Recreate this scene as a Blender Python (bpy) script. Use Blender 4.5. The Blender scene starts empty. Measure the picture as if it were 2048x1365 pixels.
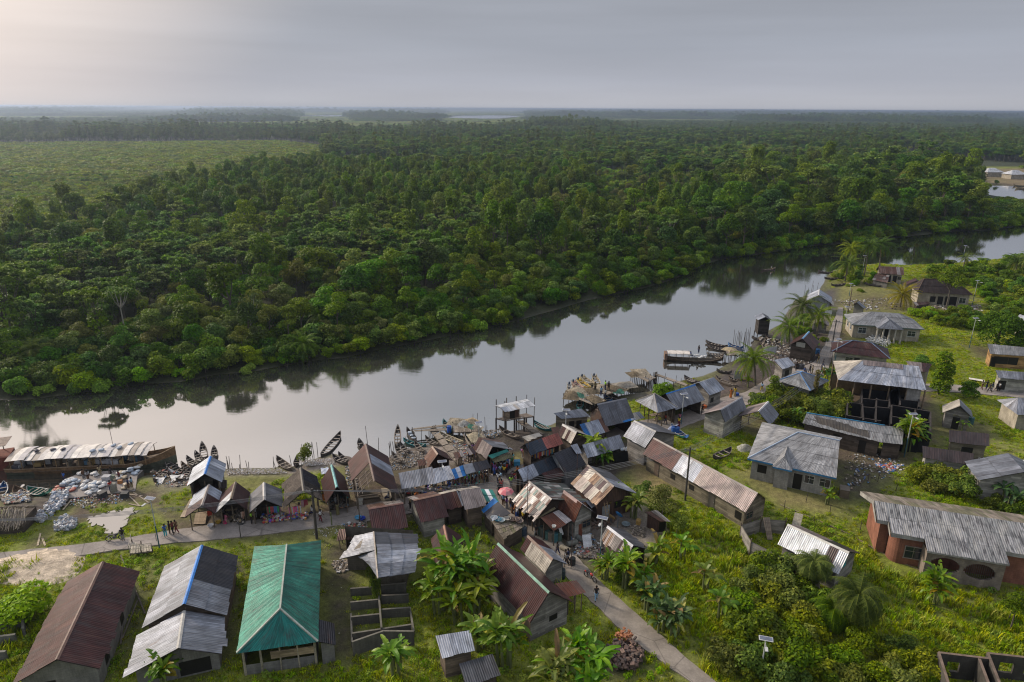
import bpy,math,random
import numpy as np
from mathutils import Vector,Matrix,Euler
R=math.radians
scene=bpy.context.scene
COL=scene.collection
random.seed(7)
rng=np.random.default_rng(11)
# ------ camera
CAM_H,PITCH,ROLL,FPX=45.0,18.83,0.336,1365.0
cam_data=bpy.data.cameras.new('camera')
cam_data.lens=24.0
cam_data.sensor_width=36.0
cam_data.clip_start=0.5
cam_data.clip_end=90000
cam=bpy.data.objects.new('camera',cam_data)
COL.objects.link(cam)
CAMR=Matrix.Rotation(R(90-PITCH),3,'X')@Matrix.Rotation(R(ROLL),3,'Z')
cam.matrix_world=Matrix.Translation((0,0,CAM_H))@CAMR.to_4x4()
scene.camera=cam
# ------ world and sun
SUN_AZ,SUN_EL=-58.0,28.0
world=bpy.data.worlds.new('World')
scene.world=world
world.use_nodes=True
wt=world.node_tree
wt.nodes.clear()
def wn(t,**k):
 n=wt.nodes.new(t)
 for a,b in k.items():setattr(n,a,b)
 return n
sun_dir=Vector((math.sin(R(SUN_AZ))*math.cos(R(SUN_EL)),math.cos(R(SUN_AZ))*math.cos(R(SUN_EL)),math.sin(R(SUN_EL))))
sky=wn('ShaderNodeTexSky',sky_type='NISHITA',sun_disc=False)
sky.sun_elevation=R(SUN_EL)
sky.sun_rotation=R(SUN_AZ)
sky.air_density=1.0;sky.dust_density=4.0
geo=wn('ShaderNodeTexCoord')
sep=wn('ShaderNodeSeparateXYZ')
wt.links.new(geo.outputs['Generated'],sep.inputs[0])
ramp=wn('ShaderNodeValToRGB')
mr=wn('ShaderNodeMapRange');mr.inputs[1].default_value=-0.02;mr.inputs[2].default_value=1.0
wt.links.new(sep.outputs[2],mr.inputs[0]);wt.links.new(mr.outputs[0],ramp.inputs[0])
el=ramp.color_ramp.elements
def z2r(deg):return(math.sin(R(deg))+.02)/1.02
el[0].position=0.0;el[0].color=(4.6,4.8,5.4,1)
el[1].position=1.0;el[1].color=(6.6,7.1,8.3,1)
for d,c in((0.5,(4.9,5.0,5.5)),(2.0,(4.15,4.35,5.0)),(4.5,(3.7,3.95,4.6)),(8,(3.55,3.75,4.3)),(14,(4.2,4.45,5.0)),(30,(6.6,6.9,7.6))):
 e=el.new(z2r(d));e.color=(*c,1)
dot=wn('ShaderNodeVectorMath',operation='DOT_PRODUCT')
dot.inputs[1].default_value=Vector((-.663,.557,.50)).normalized()
wt.links.new(geo.outputs['Generated'],dot.inputs[0])
g1=wn('ShaderNodeMapRange');g1.interpolation_type='SMOOTHSTEP'
g1.inputs[1].default_value=0.75;g1.inputs[2].default_value=1.0;g1.inputs[3].default_value=0.0;g1.inputs[4].default_value=1.0
wt.links.new(dot.outputs['Value'],g1.inputs[0])
glow=wn('ShaderNodeMix',data_type='RGBA',blend_type='ADD')
glow.inputs[7].default_value=(8.6,6.5,4.7,1)
wt.links.new(g1.outputs[0],glow.inputs[0]);wt.links.new(ramp.outputs[0],glow.inputs[6])
mp=wn('ShaderNodeMapping');mp.inputs['Scale'].default_value=(1.1,1.1,16.0)
wt.links.new(geo.outputs['Generated'],mp.inputs[0])
nz=wn('ShaderNodeTexNoise');nz.inputs['Scale'].default_value=1.3;nz.inputs['Detail'].default_value=5;nz.inputs['Roughness'].default_value=.5
wt.links.new(mp.outputs[0],nz.inputs[0])
nr=wn('ShaderNodeMapRange');nr.inputs[1].default_value=.3;nr.inputs[2].default_value=.7;nr.inputs[3].default_value=.91;nr.inputs[4].default_value=1.10
wt.links.new(nz.outputs[0],nr.inputs[0])
cm=wn('ShaderNodeVectorMath',operation='SCALE')
wt.links.new(glow.outputs[2],cm.inputs[0]);wt.links.new(nr.outputs[0],cm.inputs['Scale'])
mix=wn('ShaderNodeMix',data_type='RGBA');mix.inputs[0].default_value=.93
wt.links.new(sky.outputs[0],mix.inputs[6]);wt.links.new(cm.outputs[0],mix.inputs[7])
bg=wn('ShaderNodeBackground');bg.inputs[1].default_value=0.1
wo=wn('ShaderNodeOutputWorld')
wt.links.new(mix.outputs[2],bg.inputs[0]);wt.links.new(bg.outputs[0],wo.inputs[0])
lamp_dir=sun_dir
sd_=bpy.data.lights.new('sun','SUN')
sd_.energy=4.2;sd_.angle=R(8);sd_.color=(1.0,.87,.71)
so=bpy.data.objects.new('sun',sd_);COL.objects.link(so)
so.rotation_euler=(-lamp_dir).to_track_quat('-Z','Y').to_euler()
scene.view_settings.view_transform='Standard'
scene.view_settings.look='None'
scene.view_settings.exposure=0.0
scene.view_settings.gamma=1.0
scene.cycles.use_denoising=True
try:scene.cycles.denoiser='OPENIMAGEDENOISE'
except Exception:pass
scene.cycles.max_bounces=5
scene.cycles.diffuse_bounces=2
scene.cycles.glossy_bounces=2
scene.cycles.transmission_bounces=2
scene.cycles.transparent_max_bounces=4
scene.cycles.volume_bounces=0
scene.cycles.use_adaptive_sampling=True
scene.cycles.adaptive_threshold=0.006
scene.cycles.pixel_filter_type='BLACKMAN_HARRIS'
scene.cycles.filter_width=1.15
scene.cycles.caustics_reflective=False
scene.cycles.caustics_refractive=False
# ------ pixel <-> ground
RM=np.array(CAMR)
def G(px,py,z=0.0):
 """point at height z seen at photo pixel (2048 x 1365)"""
 d=RM@np.array([(px-1024)/FPX,-(py-682.5)/FPX,-1.0])
 t=(z-CAM_H)/d[2]
 return Vector((d[0]*t,d[1]*t,z))
def PJ(X,Y,Z):
 P=np.stack([np.asarray(X,float),np.asarray(Y,float),np.asarray(Z,float)-CAM_H],-1)
 c=P@RM
 w=np.maximum(-c[...,2],1e-3)
 return 1024+FPX*c[...,0]/w,682.5-FPX*c[...,1]/w
ZM={'a':(0,860,.14648),'b':(300,860,.14648),'c':(600,860,.14648),'d':(880,790,.14648),'e':(880,940,.14648),'f':(1100,740,.14648),'g':(1100,900,.14648),'h':(1300,650,.14648),'i':(600,1000,.14648),'j':(1500,440,.14648),'k':(1748,440,.14648),'l':(1748,640,.14648),'m':(1500,620,.14648),'q1':(0,850,.3773),'q2':(400,850,.3773),'q3':(800,750,.3773),'q4':(1200,650,.3773),'q5':(1536,550,.3773),'q6':(1536,850,.3773),'q7':(1050,950,.304),'q8':(1400,450,.2564),'p':(0,0,1.0)}
def W(zm,x,y,z=0.0):
 o=ZM[zm]
 return G(o[0]+x*o[2],o[1]+y*o[2],z)
def in_poly(x,y,poly):
 x=np.asarray(x);y=np.asarray(y)
 r=np.zeros(x.shape,bool)
 n=len(poly)
 for i in range(n):
  x1,y1=poly[i];x2,y2=poly[(i+1)%n]
  if y1==y2:continue
  c=((y1>y)!=(y2>y))&(x<(x2-x1)*(y-y1)/(y2-y1)+x1)
  r^=c
 return r
def seg_dist(x,y,poly,closed=True):
 d=np.full(x.shape,1e9)
 n=len(poly)
 for i in range(n if closed else n-1):
  x1,y1=poly[i];x2,y2=poly[(i+1)%n]
  dx,dy=x2-x1,y2-y1
  t=np.clip(((x-x1)*dx+(y-y1)*dy)/(dx*dx+dy*dy+1e-9),0,1)
  d=np.minimum(d,np.hypot(x-x1-t*dx,y-y1-t*dy))
 return d
def wpoly(pts,z=0.0):
 return[tuple(G(a,b,z)[:2])for a,b in pts]
# ------ tagging
def tag(o,label=None,cat=None,group=None,kind=None):
 if label:o['label']=label
 if cat:o['category']=cat
 if group:o['group']=group
 if kind:o['kind']=kind
 return o
def thing(name,label,cat,loc=(0,0,0),rz=0.0,group=None):
 o=bpy.data.objects.new(name,None);COL.objects.link(o)
 o.empty_display_size=.3
 o.location=loc;o.rotation_euler=(0,0,rz)
 return tag(o,label,cat,group)
def copy_tree(o,parent=None):
 c=o.copy();COL.objects.link(c)
 if parent is not None:c.parent=parent
 for ch in list(o.children):copy_tree(ch,c)
 return c
# ------ materials
MAT={}
class NT:
 def __init__(s,name):
  s.m=bpy.data.materials.new(name);s.m.use_nodes=True
  s.t=s.m.node_tree;s.t.nodes.clear()
  s.out=s.t.nodes.new('ShaderNodeOutputMaterial')
  MAT[name]=s.m
 def n(s,t,**k):
  n=s.t.nodes.new(t)
  for a,b in k.items():setattr(n,a,b)
  return n
 def l(s,a,b):s.t.links.new(a,b)
 def noise(s,vec,scale,detail=3,rough=.55,dist=0.0):
  n=s.n('ShaderNodeTexNoise');n.inputs['Scale'].default_value=scale
  n.inputs['Detail'].default_value=detail;n.inputs['Roughness'].default_value=rough;n.inputs['Distortion'].default_value=dist
  if vec is not None:s.l(vec,n.inputs['Vector'])
  return n.outputs[0]
 def mr(s,v,a,b,c,d,smooth=False):
  n=s.n('ShaderNodeMapRange');n.clamp=True
  if smooth:n.interpolation_type='SMOOTHSTEP'
  for i,q in enumerate((a,b,c,d)):n.inputs[i+1].default_value=q
  s.l(v,n.inputs[0]);return n.outputs[0]
 def mix(s,f,a,b,mode='MIX'):
  n=s.n('ShaderNodeMix',data_type='RGBA',blend_type=mode)
  for sock,v in((n.inputs[0],f),(n.inputs[6],a),(n.inputs[7],b)):
   if hasattr(v,'is_output')or isinstance(v,bpy.types.NodeSocket):s.l(v,sock)
   elif isinstance(v,(tuple,list)):sock.default_value=(*v[:3],1)
   else:sock.default_value=v
  return n.outputs[2]
 def math(s,op,a,b=None):
  n=s.n('ShaderNodeMath',operation=op)
  for i,v in enumerate((a,b)):
   if v is None:continue
   if isinstance(v,bpy.types.NodeSocket):s.l(v,n.inputs[i])
   else:n.inputs[i].default_value=v
  return n.outputs[0]
 def scalev(s,vec,sc):
  n=s.n('ShaderNodeMapping');n.inputs['Scale'].default_value=sc;s.l(vec,n.inputs[0]);return n.outputs[0]
 def vscale(s,col,f):
  n=s.n('ShaderNodeVectorMath',operation='SCALE');s.l(col,n.inputs[0])
  if isinstance(f,bpy.types.NodeSocket):s.l(f,n.inputs['Scale'])
  else:n.inputs['Scale'].default_value=f
  return n.outputs[0]
 def bump(s,h,strength,dist):
  n=s.n('ShaderNodeBump');n.inputs['Strength'].default_value=strength;n.inputs['Distance'].default_value=dist
  s.l(h,n.inputs['Height']);return n.outputs[0]
 def bsdf(s,col=None,rough=.7,metal=0.0,normal=None,spec=.5,**k):
  b=s.n('ShaderNodeBsdfPrincipled')
  b.inputs['Roughness'].default_value=rough if not isinstance(rough,bpy.types.NodeSocket)else .5
  if isinstance(rough,bpy.types.NodeSocket):s.l(rough,b.inputs['Roughness'])
  b.inputs['Metallic'].default_value=metal
  b.inputs['Specular IOR Level'].default_value=spec
  if col is not None:
   if isinstance(col,bpy.types.NodeSocket):s.l(col,b.inputs['Base Color'])
   else:b.inputs['Base Color'].default_value=(*col,1)
  if normal is not None:s.l(normal,b.inputs['Normal'])
  return b
 def done(s,sh):
  s.l(sh.outputs[0]if hasattr(sh,'outputs')else sh,s.out.inputs['Surface']);return s.m
 def attr(s,name='Col'):
  return s.n('ShaderNodeAttribute',attribute_name=name)
 def uv(s):
  return s.n('ShaderNodeUVMap',uv_map='uv').outputs[0]
 def obj(s):
  return s.n('ShaderNodeTexCoord').outputs['Object']
 def pos(s):
  return s.n('ShaderNodeNewGeometry').outputs['Position']
def make_materials():
 for nm,period,rgh,met in(('roof_metal',.19,.42,.25),('roof_matt',.16,.7,0.0)):
  s=NT(nm);a=s.attr();uv=s.uv()
  st=s.noise(s.scalev(uv,(5.5,.35,1)),1.0,4,.62)
  st2=s.noise(s.scalev(uv,(22,.8,1)),1.0,2,.5)
  bl=s.noise(uv,.45,4,.6)
  f=s.math('MULTIPLY',s.math('MULTIPLY',s.mr(st,.3,.72,.55,1.32),s.mr(bl,.3,.7,.66,1.25)),s.mr(st2,.3,.7,.78,1.2))
  c=s.vscale(a.outputs['Color'],f)
  rn=s.noise(s.scalev(uv,(3.4,.7,1)),1.0,5,.65)
  rm=s.math('SUBTRACT',rn,s.mr(a.outputs['Alpha'],0,1,.72,.28))
  rust=s.mix(s.noise(uv,3,2),(.055,.028,.022),(.15,.08,.058))
  c=s.mix(s.mr(rm,0,.07,0,.92),c,rust)
  grime=s.noise(s.scalev(uv,(1.7,.5,1)),1.0,5,.7)
  c=s.mix(s.mr(grime,.48,.7,0,.62),c,(.05,.048,.05))
  c=s.mix(s.mr(s.noise(s.scalev(uv,(2.6,.28,1)),1.0,5,.75),.58,.66,0,.5),c,rust)
  sx=s.n('ShaderNodeSeparateXYZ');s.l(uv,sx.inputs[0])
  w=s.math('SINE',s.math('MULTIPLY',sx.outputs[0],2*math.pi/period))
  wv=s.math('ADD',s.math('MULTIPLY',w,.5),s.math('MULTIPLY',st,.6))
  c=s.vscale(c,s.mr(w,-1,1,.82,1.1))
  s.done(s.bsdf(c,rgh,met,s.bump(wv,.6,.04),.22))
 s=NT('planks');a=s.attr();uv=s.uv()
 sx=s.n('ShaderNodeSeparateXYZ');s.l(uv,sx.inputs[0])
 vv=s.math('MULTIPLY',sx.outputs[1],1/.22)
 vv=s.math('ADD',vv,s.math('MULTIPLY',s.noise(s.scalev(uv,(.5,.5,1)),1,1),.5))
 fl=s.math('FLOOR',vv);fr=s.math('FRACT',vv)
 cmb=s.n('ShaderNodeCombineXYZ');s.l(fl,cmb.inputs[1]);s.l(s.math('FLOOR',s.math('MULTIPLY',s.math('ADD',sx.outputs[0],s.math('MULTIPLY',fl,1.37)),.4)),cmb.inputs[0])
 wh=s.n('ShaderNodeTexWhiteNoise',noise_dimensions='3D');s.l(cmb.outputs[0],wh.inputs[0])
 gap=s.mr(fr,.0,.12,.35,1.0)
 gr=s.noise(s.scalev(uv,(1.3,22,1)),1,3)
 bl=s.noise(uv,.6,4,.65)
 f=s.math('MULTIPLY',s.math('MULTIPLY',s.mr(wh.outputs[0],0,1,.62,1.25),gap),s.math('MULTIPLY',s.mr(gr,.3,.7,.75,1.2),s.mr(bl,.3,.7,.65,1.25)))
 s.done(s.bsdf(s.vscale(a.outputs['Color'],f),.85,0,s.bump(gap,.5,.03),.2))
 s=NT('concrete');a=s.attr();uv=s.uv()
 n1=s.noise(uv,.8,5,.65);n2=s.noise(s.scalev(uv,(2.2,.35,1)),1,4,.6);n3=s.noise(uv,14,2)
 f=s.math('MULTIPLY',s.math('MULTIPLY',s.mr(n1,.3,.7,.65,1.2),s.mr(n2,.3,.7,.7,1.15)),s.mr(n3,.2,.8,.85,1.12))
 br=s.n('ShaderNodeTexBrick');s.l(uv,br.inputs[0]);br.inputs['Scale'].default_value=1.0
 br.inputs['Brick Width'].default_value=.45;br.inputs['Row Height'].default_value=.22;br.inputs['Mortar Size'].default_value=.012
 br.inputs['Color1'].default_value=(1,1,1,1);br.inputs['Color2'].default_value=(.88,.88,.88,1);br.inputs['Mortar'].default_value=(.75,.75,.75,1)
 c=s.mix(1.0,s.vscale(a.outputs['Color'],f),br.outputs[0],'MULTIPLY')
 s.done(s.bsdf(c,.9,0,s.bump(n1,.3,.05),.2))
 s=NT('painted');a=s.attr();o=s.obj()
 n1=s.noise(o,1.6,4,.6);n2=s.noise(o,12,2)
 s.done(s.bsdf(s.vscale(a.outputs['Color'],s.math('MULTIPLY',s.mr(n1,.3,.7,.72,1.18),s.mr(n2,.3,.7,.85,1.12))),.6,0,s.bump(n1,.35,.06),.35))
 s=NT('cloth');oi=s.n('ShaderNodeObjectInfo');o=s.obj()
 s.done(s.bsdf(s.vscale(oi.outputs['Color'],s.mr(s.noise(o,9,3),.3,.7,.75,1.2)),.85,0,None,.2))
 s=NT('wood');a=s.attr();o=s.obj()
 n1=s.noise(s.scalev(o,(1,1,1)),2.2,5,.65);n2=s.noise(s.scalev(o,(9,9,9)),1.0,3)
 s.done(s.bsdf(s.vscale(a.outputs['Color'],s.math('MULTIPLY',s.mr(n1,.3,.7,.6,1.35),s.mr(n2,.3,.7,.8,1.2))),.8,0,s.bump(n2,.4,.03),.25))
 s=NT('thatch');a=s.attr();o=s.obj()
 n1=s.noise(s.scalev(o,(14,3,5)),1,5,.75,.8);n2=s.noise(o,1.1,3)
 s.done(s.bsdf(s.vscale(a.outputs['Color'],s.math('MULTIPLY',s.mr(n1,.35,.65,.35,1.5),s.mr(n2,.3,.7,.75,1.2))),.95,0,s.bump(n1,1.0,.15),.1))
 for nm,tr,v0,v1 in(('leaf',.22,.95,1.95),('broad_leaf',.3,.95,1.35)):
  s=NT(nm);a=s.attr();oi=s.n('ShaderNodeObjectInfo')
  hs=s.n('ShaderNodeHueSaturation')
  s.l(s.mr(oi.outputs['Random'],0,1,.470,.530),hs.inputs['Hue'])
  s.l(s.mr(s.math('FRACT',s.math('MULTIPLY',oi.outputs['Random'],7.31)),0,1,.95,1.3),hs.inputs['Saturation'])
  s.l(s.mr(s.math('FRACT',s.math('MULTIPLY',oi.outputs['Random'],13.7)),0,1,v0,v1),hs.inputs['Value'])
  s.l(s.mix(1.0,a.outputs['Color'],(1.26,1.38,.80)if nm=='leaf' else(1.05,1.12,.78),'MULTIPLY'),hs.inputs['Color'])
  b=s.bsdf(hs.outputs[0],.6 if nm=='leaf' else .45,0,None,.12 if nm=='leaf' else .3)
  t=s.n('ShaderNodeBsdfTranslucent');s.l(s.mix(1.0,hs.outputs[0],(1.5,1.6,.6),'MULTIPLY'),t.inputs[0])
  mx=s.n('ShaderNodeMixShader');mx.inputs[0].default_value=tr
  s.l(b.outputs[0],mx.inputs[1]);s.l(t.outputs[0],mx.inputs[2]);s.done(mx)
 s=NT('bark');a=s.attr();o=s.obj()
 s.done(s.bsdf(s.vscale(a.outputs['Color'],s.mr(s.noise(s.scalev(o,(6,6,1.5)),1,4),.3,.7,.6,1.3)),.9,0,None,.2))
 s=NT('soil_and_turf');a=s.attr();p=s.pos()
 n1=s.noise(p,.16,4,.6);n2=s.noise(p,1.3,5,.68);n3=s.noise(p,7,3,.6);n4=s.noise(p,26,2)
 f=s.math('MULTIPLY',s.math('MULTIPLY',s.mr(n1,.3,.7,.72,1.25),s.mr(n2,.3,.7,.6,1.35)),s.math('MULTIPLY',s.mr(n3,.3,.7,.7,1.3),s.mr(n4,.25,.75,.8,1.2)))
 c=s.vscale(a.outputs['Color'],f)
 c=s.mix(s.mr(s.noise(p,.9,5,.7),.58,.72,0,.35),c,(.11,.085,.05))
 vo=s.n('ShaderNodeTexVoronoi');s.l(p,vo.inputs[0]);vo.inputs['Scale'].default_value=1.1
 lit=s.math('MULTIPLY',s.mr(vo.outputs[0],.05,.09,1,0),s.math('MULTIPLY',a.outputs['Alpha'],s.mr(s.noise(p,.35,2),.45,.6,0,1)))
 c=s.mix(lit,c,s.mix(s.mr(vo.outputs[1],0,1,0,1),(.42,.42,.42),(.6,.58,.52)))
 wet=s.mr(s.attr('wet').outputs['Fac'],0,1,.95,.22)
 s.done(s.bsdf(c,wet,0,s.bump(s.math('ADD',n2,s.math('MULTIPLY',n3,.4)),.6,.22),.3))
 s=NT('paving');p=s.pos();a=s.attr()
 n1=s.noise(p,.5,5,.65);n2=s.noise(p,6,4,.6);n3=s.noise(p,30,2)
 f=s.math('MULTIPLY',s.math('MULTIPLY',s.mr(n1,.3,.7,.72,1.2),s.mr(n2,.3,.7,.86,1.12)),s.mr(n3,.2,.8,.88,1.1))
 vo=s.n('ShaderNodeTexVoronoi',feature='DISTANCE_TO_EDGE');s.l(p,vo.inputs[0]);vo.inputs['Scale'].default_value=.22
 ck=s.mr(vo.outputs[0],.0,.012,.55,1)
 s.done(s.bsdf(s.vscale(a.outputs['Color'],s.math('MULTIPLY',f,ck)),.88,0,s.bump(n2,.2,.03),.25))
 s=NT('river_water');p=s.pos()
 b1=s.noise(s.scalev(p,(.35,1.3,1)),1.0,5,.65);b2=s.noise(s.scalev(p,(2.2,5,1)),1.0,3,.6)
 pat=s.mr(s.noise(s.scalev(p,(.02,.03,1)),1,2),.35,.65,.15,1.0)
 h=s.math('MULTIPLY',s.math('ADD',b1,s.math('MULTIPLY',b2,.35)),pat)
 nb=s.bump(h,.16,.06)
 gl=s.n('ShaderNodeBsdfGlossy');s.l(s.mr(s.noise(s.scalev(p,(.012,.06,1)),1,5,.6,.6),.45,.65,.015,.07),gl.inputs['Roughness']);gl.inputs['Color'].default_value=(.9,.9,.9,1);s.l(nb,gl.inputs['Normal'])
 df=s.bsdf((.055,.055,.045),.9,0,None,.0)
 fr=s.n('ShaderNodeFresnel');fr.inputs[0].default_value=1.33;s.l(nb,fr.inputs['Normal'])
 fac=s.mr(fr.outputs[0],.02,.35,.45,.9)
 mx=s.n('ShaderNodeMixShader');s.l(fac,mx.inputs[0]);s.l(df.outputs[0],mx.inputs[1]);s.l(gl.outputs[0],mx.inputs[2]);s.done(mx)
 s=NT('puddle');gl=s.n('ShaderNodeBsdfGlossy');gl.inputs['Roughness'].default_value=.06;df=s.bsdf((.10,.085,.065),.9,0,None,.0)
 mx=s.n('ShaderNodeMixShader');mx.inputs[0].default_value=.42;s.l(df.outputs[0],mx.inputs[1]);s.l(gl.outputs[0],mx.inputs[2]);s.done(mx)
 s=NT('stained_roof');a=s.attr();uv=s.uv();sx=s.n('ShaderNodeSeparateXYZ');s.l(uv,sx.inputs[0])
 n1=s.noise(s.scalev(uv,(4.2,.55,1)),1,6,.72);n2=s.noise(s.scalev(uv,(1.2,.35,1)),1,4,.6);n3=s.noise(s.scalev(uv,(14,1.5,1)),1,3,.6)
 c=s.vscale(a.outputs['Color'],s.mr(n3,.3,.7,.8,1.2));c=s.mix(s.mr(n1,.48,.58,0,.85),c,(.05,.05,.055));c=s.mix(s.mr(n2,.52,.66,0,.6),c,(.40,.39,.37))
 w=s.math('SINE',s.math('MULTIPLY',sx.outputs[0],30));s.done(s.bsdf(c,.8,0,s.bump(w,.5,.03),.25))
 s=NT('glass');s.done(s.bsdf((.02,.03,.04),.12,0,None,.6))
 s=NT('panel_glass');s.done(s.bsdf((.03,.04,.08),.18,0,None,.6))
 s=NT('steel');s.done(s.bsdf((.42,.44,.46),.5,.4,None,.5))
make_materials()
# ------ mesh builder
class MB:
 """collects faces with a colour (rgba), uv and material index; build() links them as ONE mesh object"""
 def __init__(s):s.v=[];s.f=[];s.c=[];s.u=[];s.m=[];s.sm=[]
 def face(s,pts,col=(.5,.5,.5),uv=None,mat=0,smooth=False):
  i=len(s.v);s.v.extend([tuple(p)for p in pts]);s.f.append(tuple(range(i,i+len(pts))))
  s.c.append((*col[:3],col[3]if len(col)>3 else 0.0));s.m.append(mat);s.sm.append(smooth)
  if uv is None:
   p0=Vector(pts[0]);e=(Vector(pts[1])-p0)
   n=e.cross(Vector(pts[-1])-p0)
   if n.length<1e-9:n=Vector((0,0,1))
   n.normalize()
   if abs(n.z)<.9:ux=Vector((0,0,1)).cross(n).normalized();uy=n.cross(ux)
   else:ux=Vector((1,0,0));uy=Vector((0,1,0))
   uv=[(Vector(p).dot(ux),Vector(p).dot(uy))for p in pts]
  s.u.extend(uv)
 def box(s,c,size,col=(.5,.5,.5),rz=0.0,rot=None,mat=0,taper=1.0):
  hx,hy,hz=size[0]/2,size[1]/2,size[2]/2
  M=rot if rot is not None else Matrix.Rotation(rz,3,'Z')
  c=Vector(c)
  P=[]
  for dz in(-1,1):
   k=1.0 if dz<0 else taper
   for dx,dy in((-1,-1),(1,-1),(1,1),(-1,1)):P.append(c+M@Vector((dx*hx*k,dy*hy*k,dz*hz)))
  for q in((0,3,2,1),(4,5,6,7),(0,1,5,4),(1,2,6,5),(2,3,7,6),(3,0,4,7)):
   s.face([P[k]for k in q],col,None,mat)
  return s
 def bar(s,a,b,r,col=(.5,.5,.5),n=4,r2=None,mat=0):
  a=Vector(a);b=Vector(b);d=b-a
  if d.length<1e-6:return s
  q=d.to_track_quat('Z','Y').to_matrix();r2=r if r2 is None else r2
  A=[a+q@Vector((r*math.cos(2*math.pi*(k+.5)/n),r*math.sin(2*math.pi*(k+.5)/n),0))for k in range(n)]
  B=[b+q@Vector((r2*math.cos(2*math.pi*(k+.5)/n),r2*math.sin(2*math.pi*(k+.5)/n),0))for k in range(n)]
  for k in range(n):s.face([A[k],A[(k+1)%n],B[(k+1)%n],B[k]],col,None,mat,n>5)
  s.face(list(reversed(A)),col,None,mat);s.face(B,col,None,mat)
  return s
 def tube(s,pts,radii,col,n=6,mat=0):
  rings=[]
  pts=[Vector(p)for p in pts]
  for i,p in enumerate(pts):
   d=(pts[min(i+1,len(pts)-1)]-pts[max(i-1,0)])
   q=d.to_track_quat('Z','Y').to_matrix()
   rings.append([p+q@Vector((radii[i]*math.cos(2*math.pi*k/n),radii[i]*math.sin(2*math.pi*k/n),0))for k in range(n)])
  for i in range(len(rings)-1):
   for k in range(n):s.face([rings[i][k],rings[i][(k+1)%n],rings[i+1][(k+1)%n],rings[i+1][k]],col,None,mat,True)
  s.face(rings[-1],col,None,mat);s.face(list(reversed(rings[0])),col,None,mat)
  return s
 def lathe(s,c,prof,col,n=10,mat=0,sq=(1,1)):
  c=Vector(c)
  rings=[[c+Vector((r*sq[0]*math.cos(2*math.pi*k/n),r*sq[1]*math.sin(2*math.pi*k/n),z))for k in range(n)]for r,z in prof]
  for i in range(len(rings)-1):
   for k in range(n):s.face([rings[i][k],rings[i][(k+1)%n],rings[i+1][(k+1)%n],rings[i+1][k]],col,None,mat,True)
  s.face(rings[-1],col,None,mat);s.face(list(reversed(rings[0])),col,None,mat)
  return s
 def add_arrays(s,V,F,C,mat=0,smooth=False):
  i=len(s.v)
  s.v.extend(map(tuple,V));s.f.extend([tuple(int(q)+i for q in f)for f in F])
  for k,f in enumerate(F):
   c=C[k]if len(C)>1 else C[0]
   s.c.append((float(c[0]),float(c[1]),float(c[2]),0.0));s.m.append(mat);s.sm.append(smooth)
   s.u.extend([(V[q][0],V[q][1])for q in f])
 def mesh(s,name,mats,origin=(0,0,0)):
  me=bpy.data.meshes.new(name)
  o=Vector(origin)
  V=np.array(s.v,float)-np.array(o)
  me.from_pydata(V.tolist(),[],s.f)
  for m in(mats if isinstance(mats,(list,tuple))else[mats]):me.materials.append(MAT[m])
  ln=np.array([len(f)for f in s.f])
  ca=me.color_attributes.new('Col','FLOAT_COLOR','CORNER')
  ca.data.foreach_set('color',np.repeat(np.array(s.c,np.float32),ln,axis=0).ravel())
  uv=me.uv_layers.new(name='uv')
  uv.data.foreach_set('uv',np.array(s.u,np.float32).ravel())
  me.polygons.foreach_set('material_index',np.array(s.m,np.int32))
  me.polygons.foreach_set('use_smooth',np.array(s.sm,bool))
  me.update()
  return me
 def build(s,name,mats,parent=None,loc=None,origin=None):
  """vertices are in world space when origin is given (object sits at origin), else in local space"""
  if origin is None:origin=Vector((0,0,0))
  o=bpy.data.objects.new(name,s.mesh(name,mats,origin));COL.objects.link(o)
  if parent is not None:
   o.parent=parent
  if loc is not None:o.location=loc
  elif parent is None:o.location=origin
  return o
def jit(c,a=.12):
 k=1+random.uniform(-a,a)
 return tuple(max(0,q*k)for q in c[:3])
# ------ river outline (photo pixels on the water line)
WZ=-0.7
FAR_SHORE=[(0,800),(60,799),(150,788),(230,778),(300,768),(360,764),(430,750),(500,744),(560,733),(640,720),(690,716),(760,700),(830,686),(930,666),(1020,646),(1100,623),(1180,600),(1230,590),(1300,574),(1350,558),(1380,545),(1415,528),(1440,520),(1500,512),(1560,503),(1600,497),(1630,492),(1720,485),(1800,476),(1900,464),(1980,461),(2048,452),(2300,438),(2800,420)]
NEAR_SHORE=[(2800,470),(2300,492),(2048,512),(1960,522),(1880,528),(1800,531),(1760,527),(1700,532),(1660,543),(1648,562),(1640,578),(1618,588),(1590,600),(1574,625),(1560,650),(1532,664),(1512,680),(1496,700),(1476,716),(1452,730),(1432,742),(1405,752),(1372,758),(1345,768),(1300,782),(1268,788),(1240,792),(1205,822),(1175,838),(1120,842),(1098,853),(1060,856),(1030,862),(990,866),(960,880),(920,876),(880,884),(840,894),(800,900),(780,915),(745,922),(712,918),(690,912),(668,908),(640,914),(600,930),(560,934),(530,936),(495,936),(465,938),(440,940),(400,948),(345,948),(300,950),(250,958),(200,975),(150,985),(100,985),(60,990),(0,1000)]
river=[tuple(G(x,y,WZ)[:2])for x,y in FAR_SHORE]
nr_=[tuple(G(x,y,WZ)[:2])for x,y in NEAR_SHORE]
dl=(nr_[-1][0]-nr_[-4][0],nr_[-1][1]-nr_[-4][1])
RIVER=[(river[0][0]-400,river[0][1]-30)]+river+nr_+[(nr_[-1][0]-60,nr_[-1][1]-6),(nr_[-1][0]-400,nr_[-1][1]-40)]
CREEK=wpoly([(1960,372),(2048,368),(2500,372),(2500,430),(2048,404),(2010,392),(1985,384)])
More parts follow.
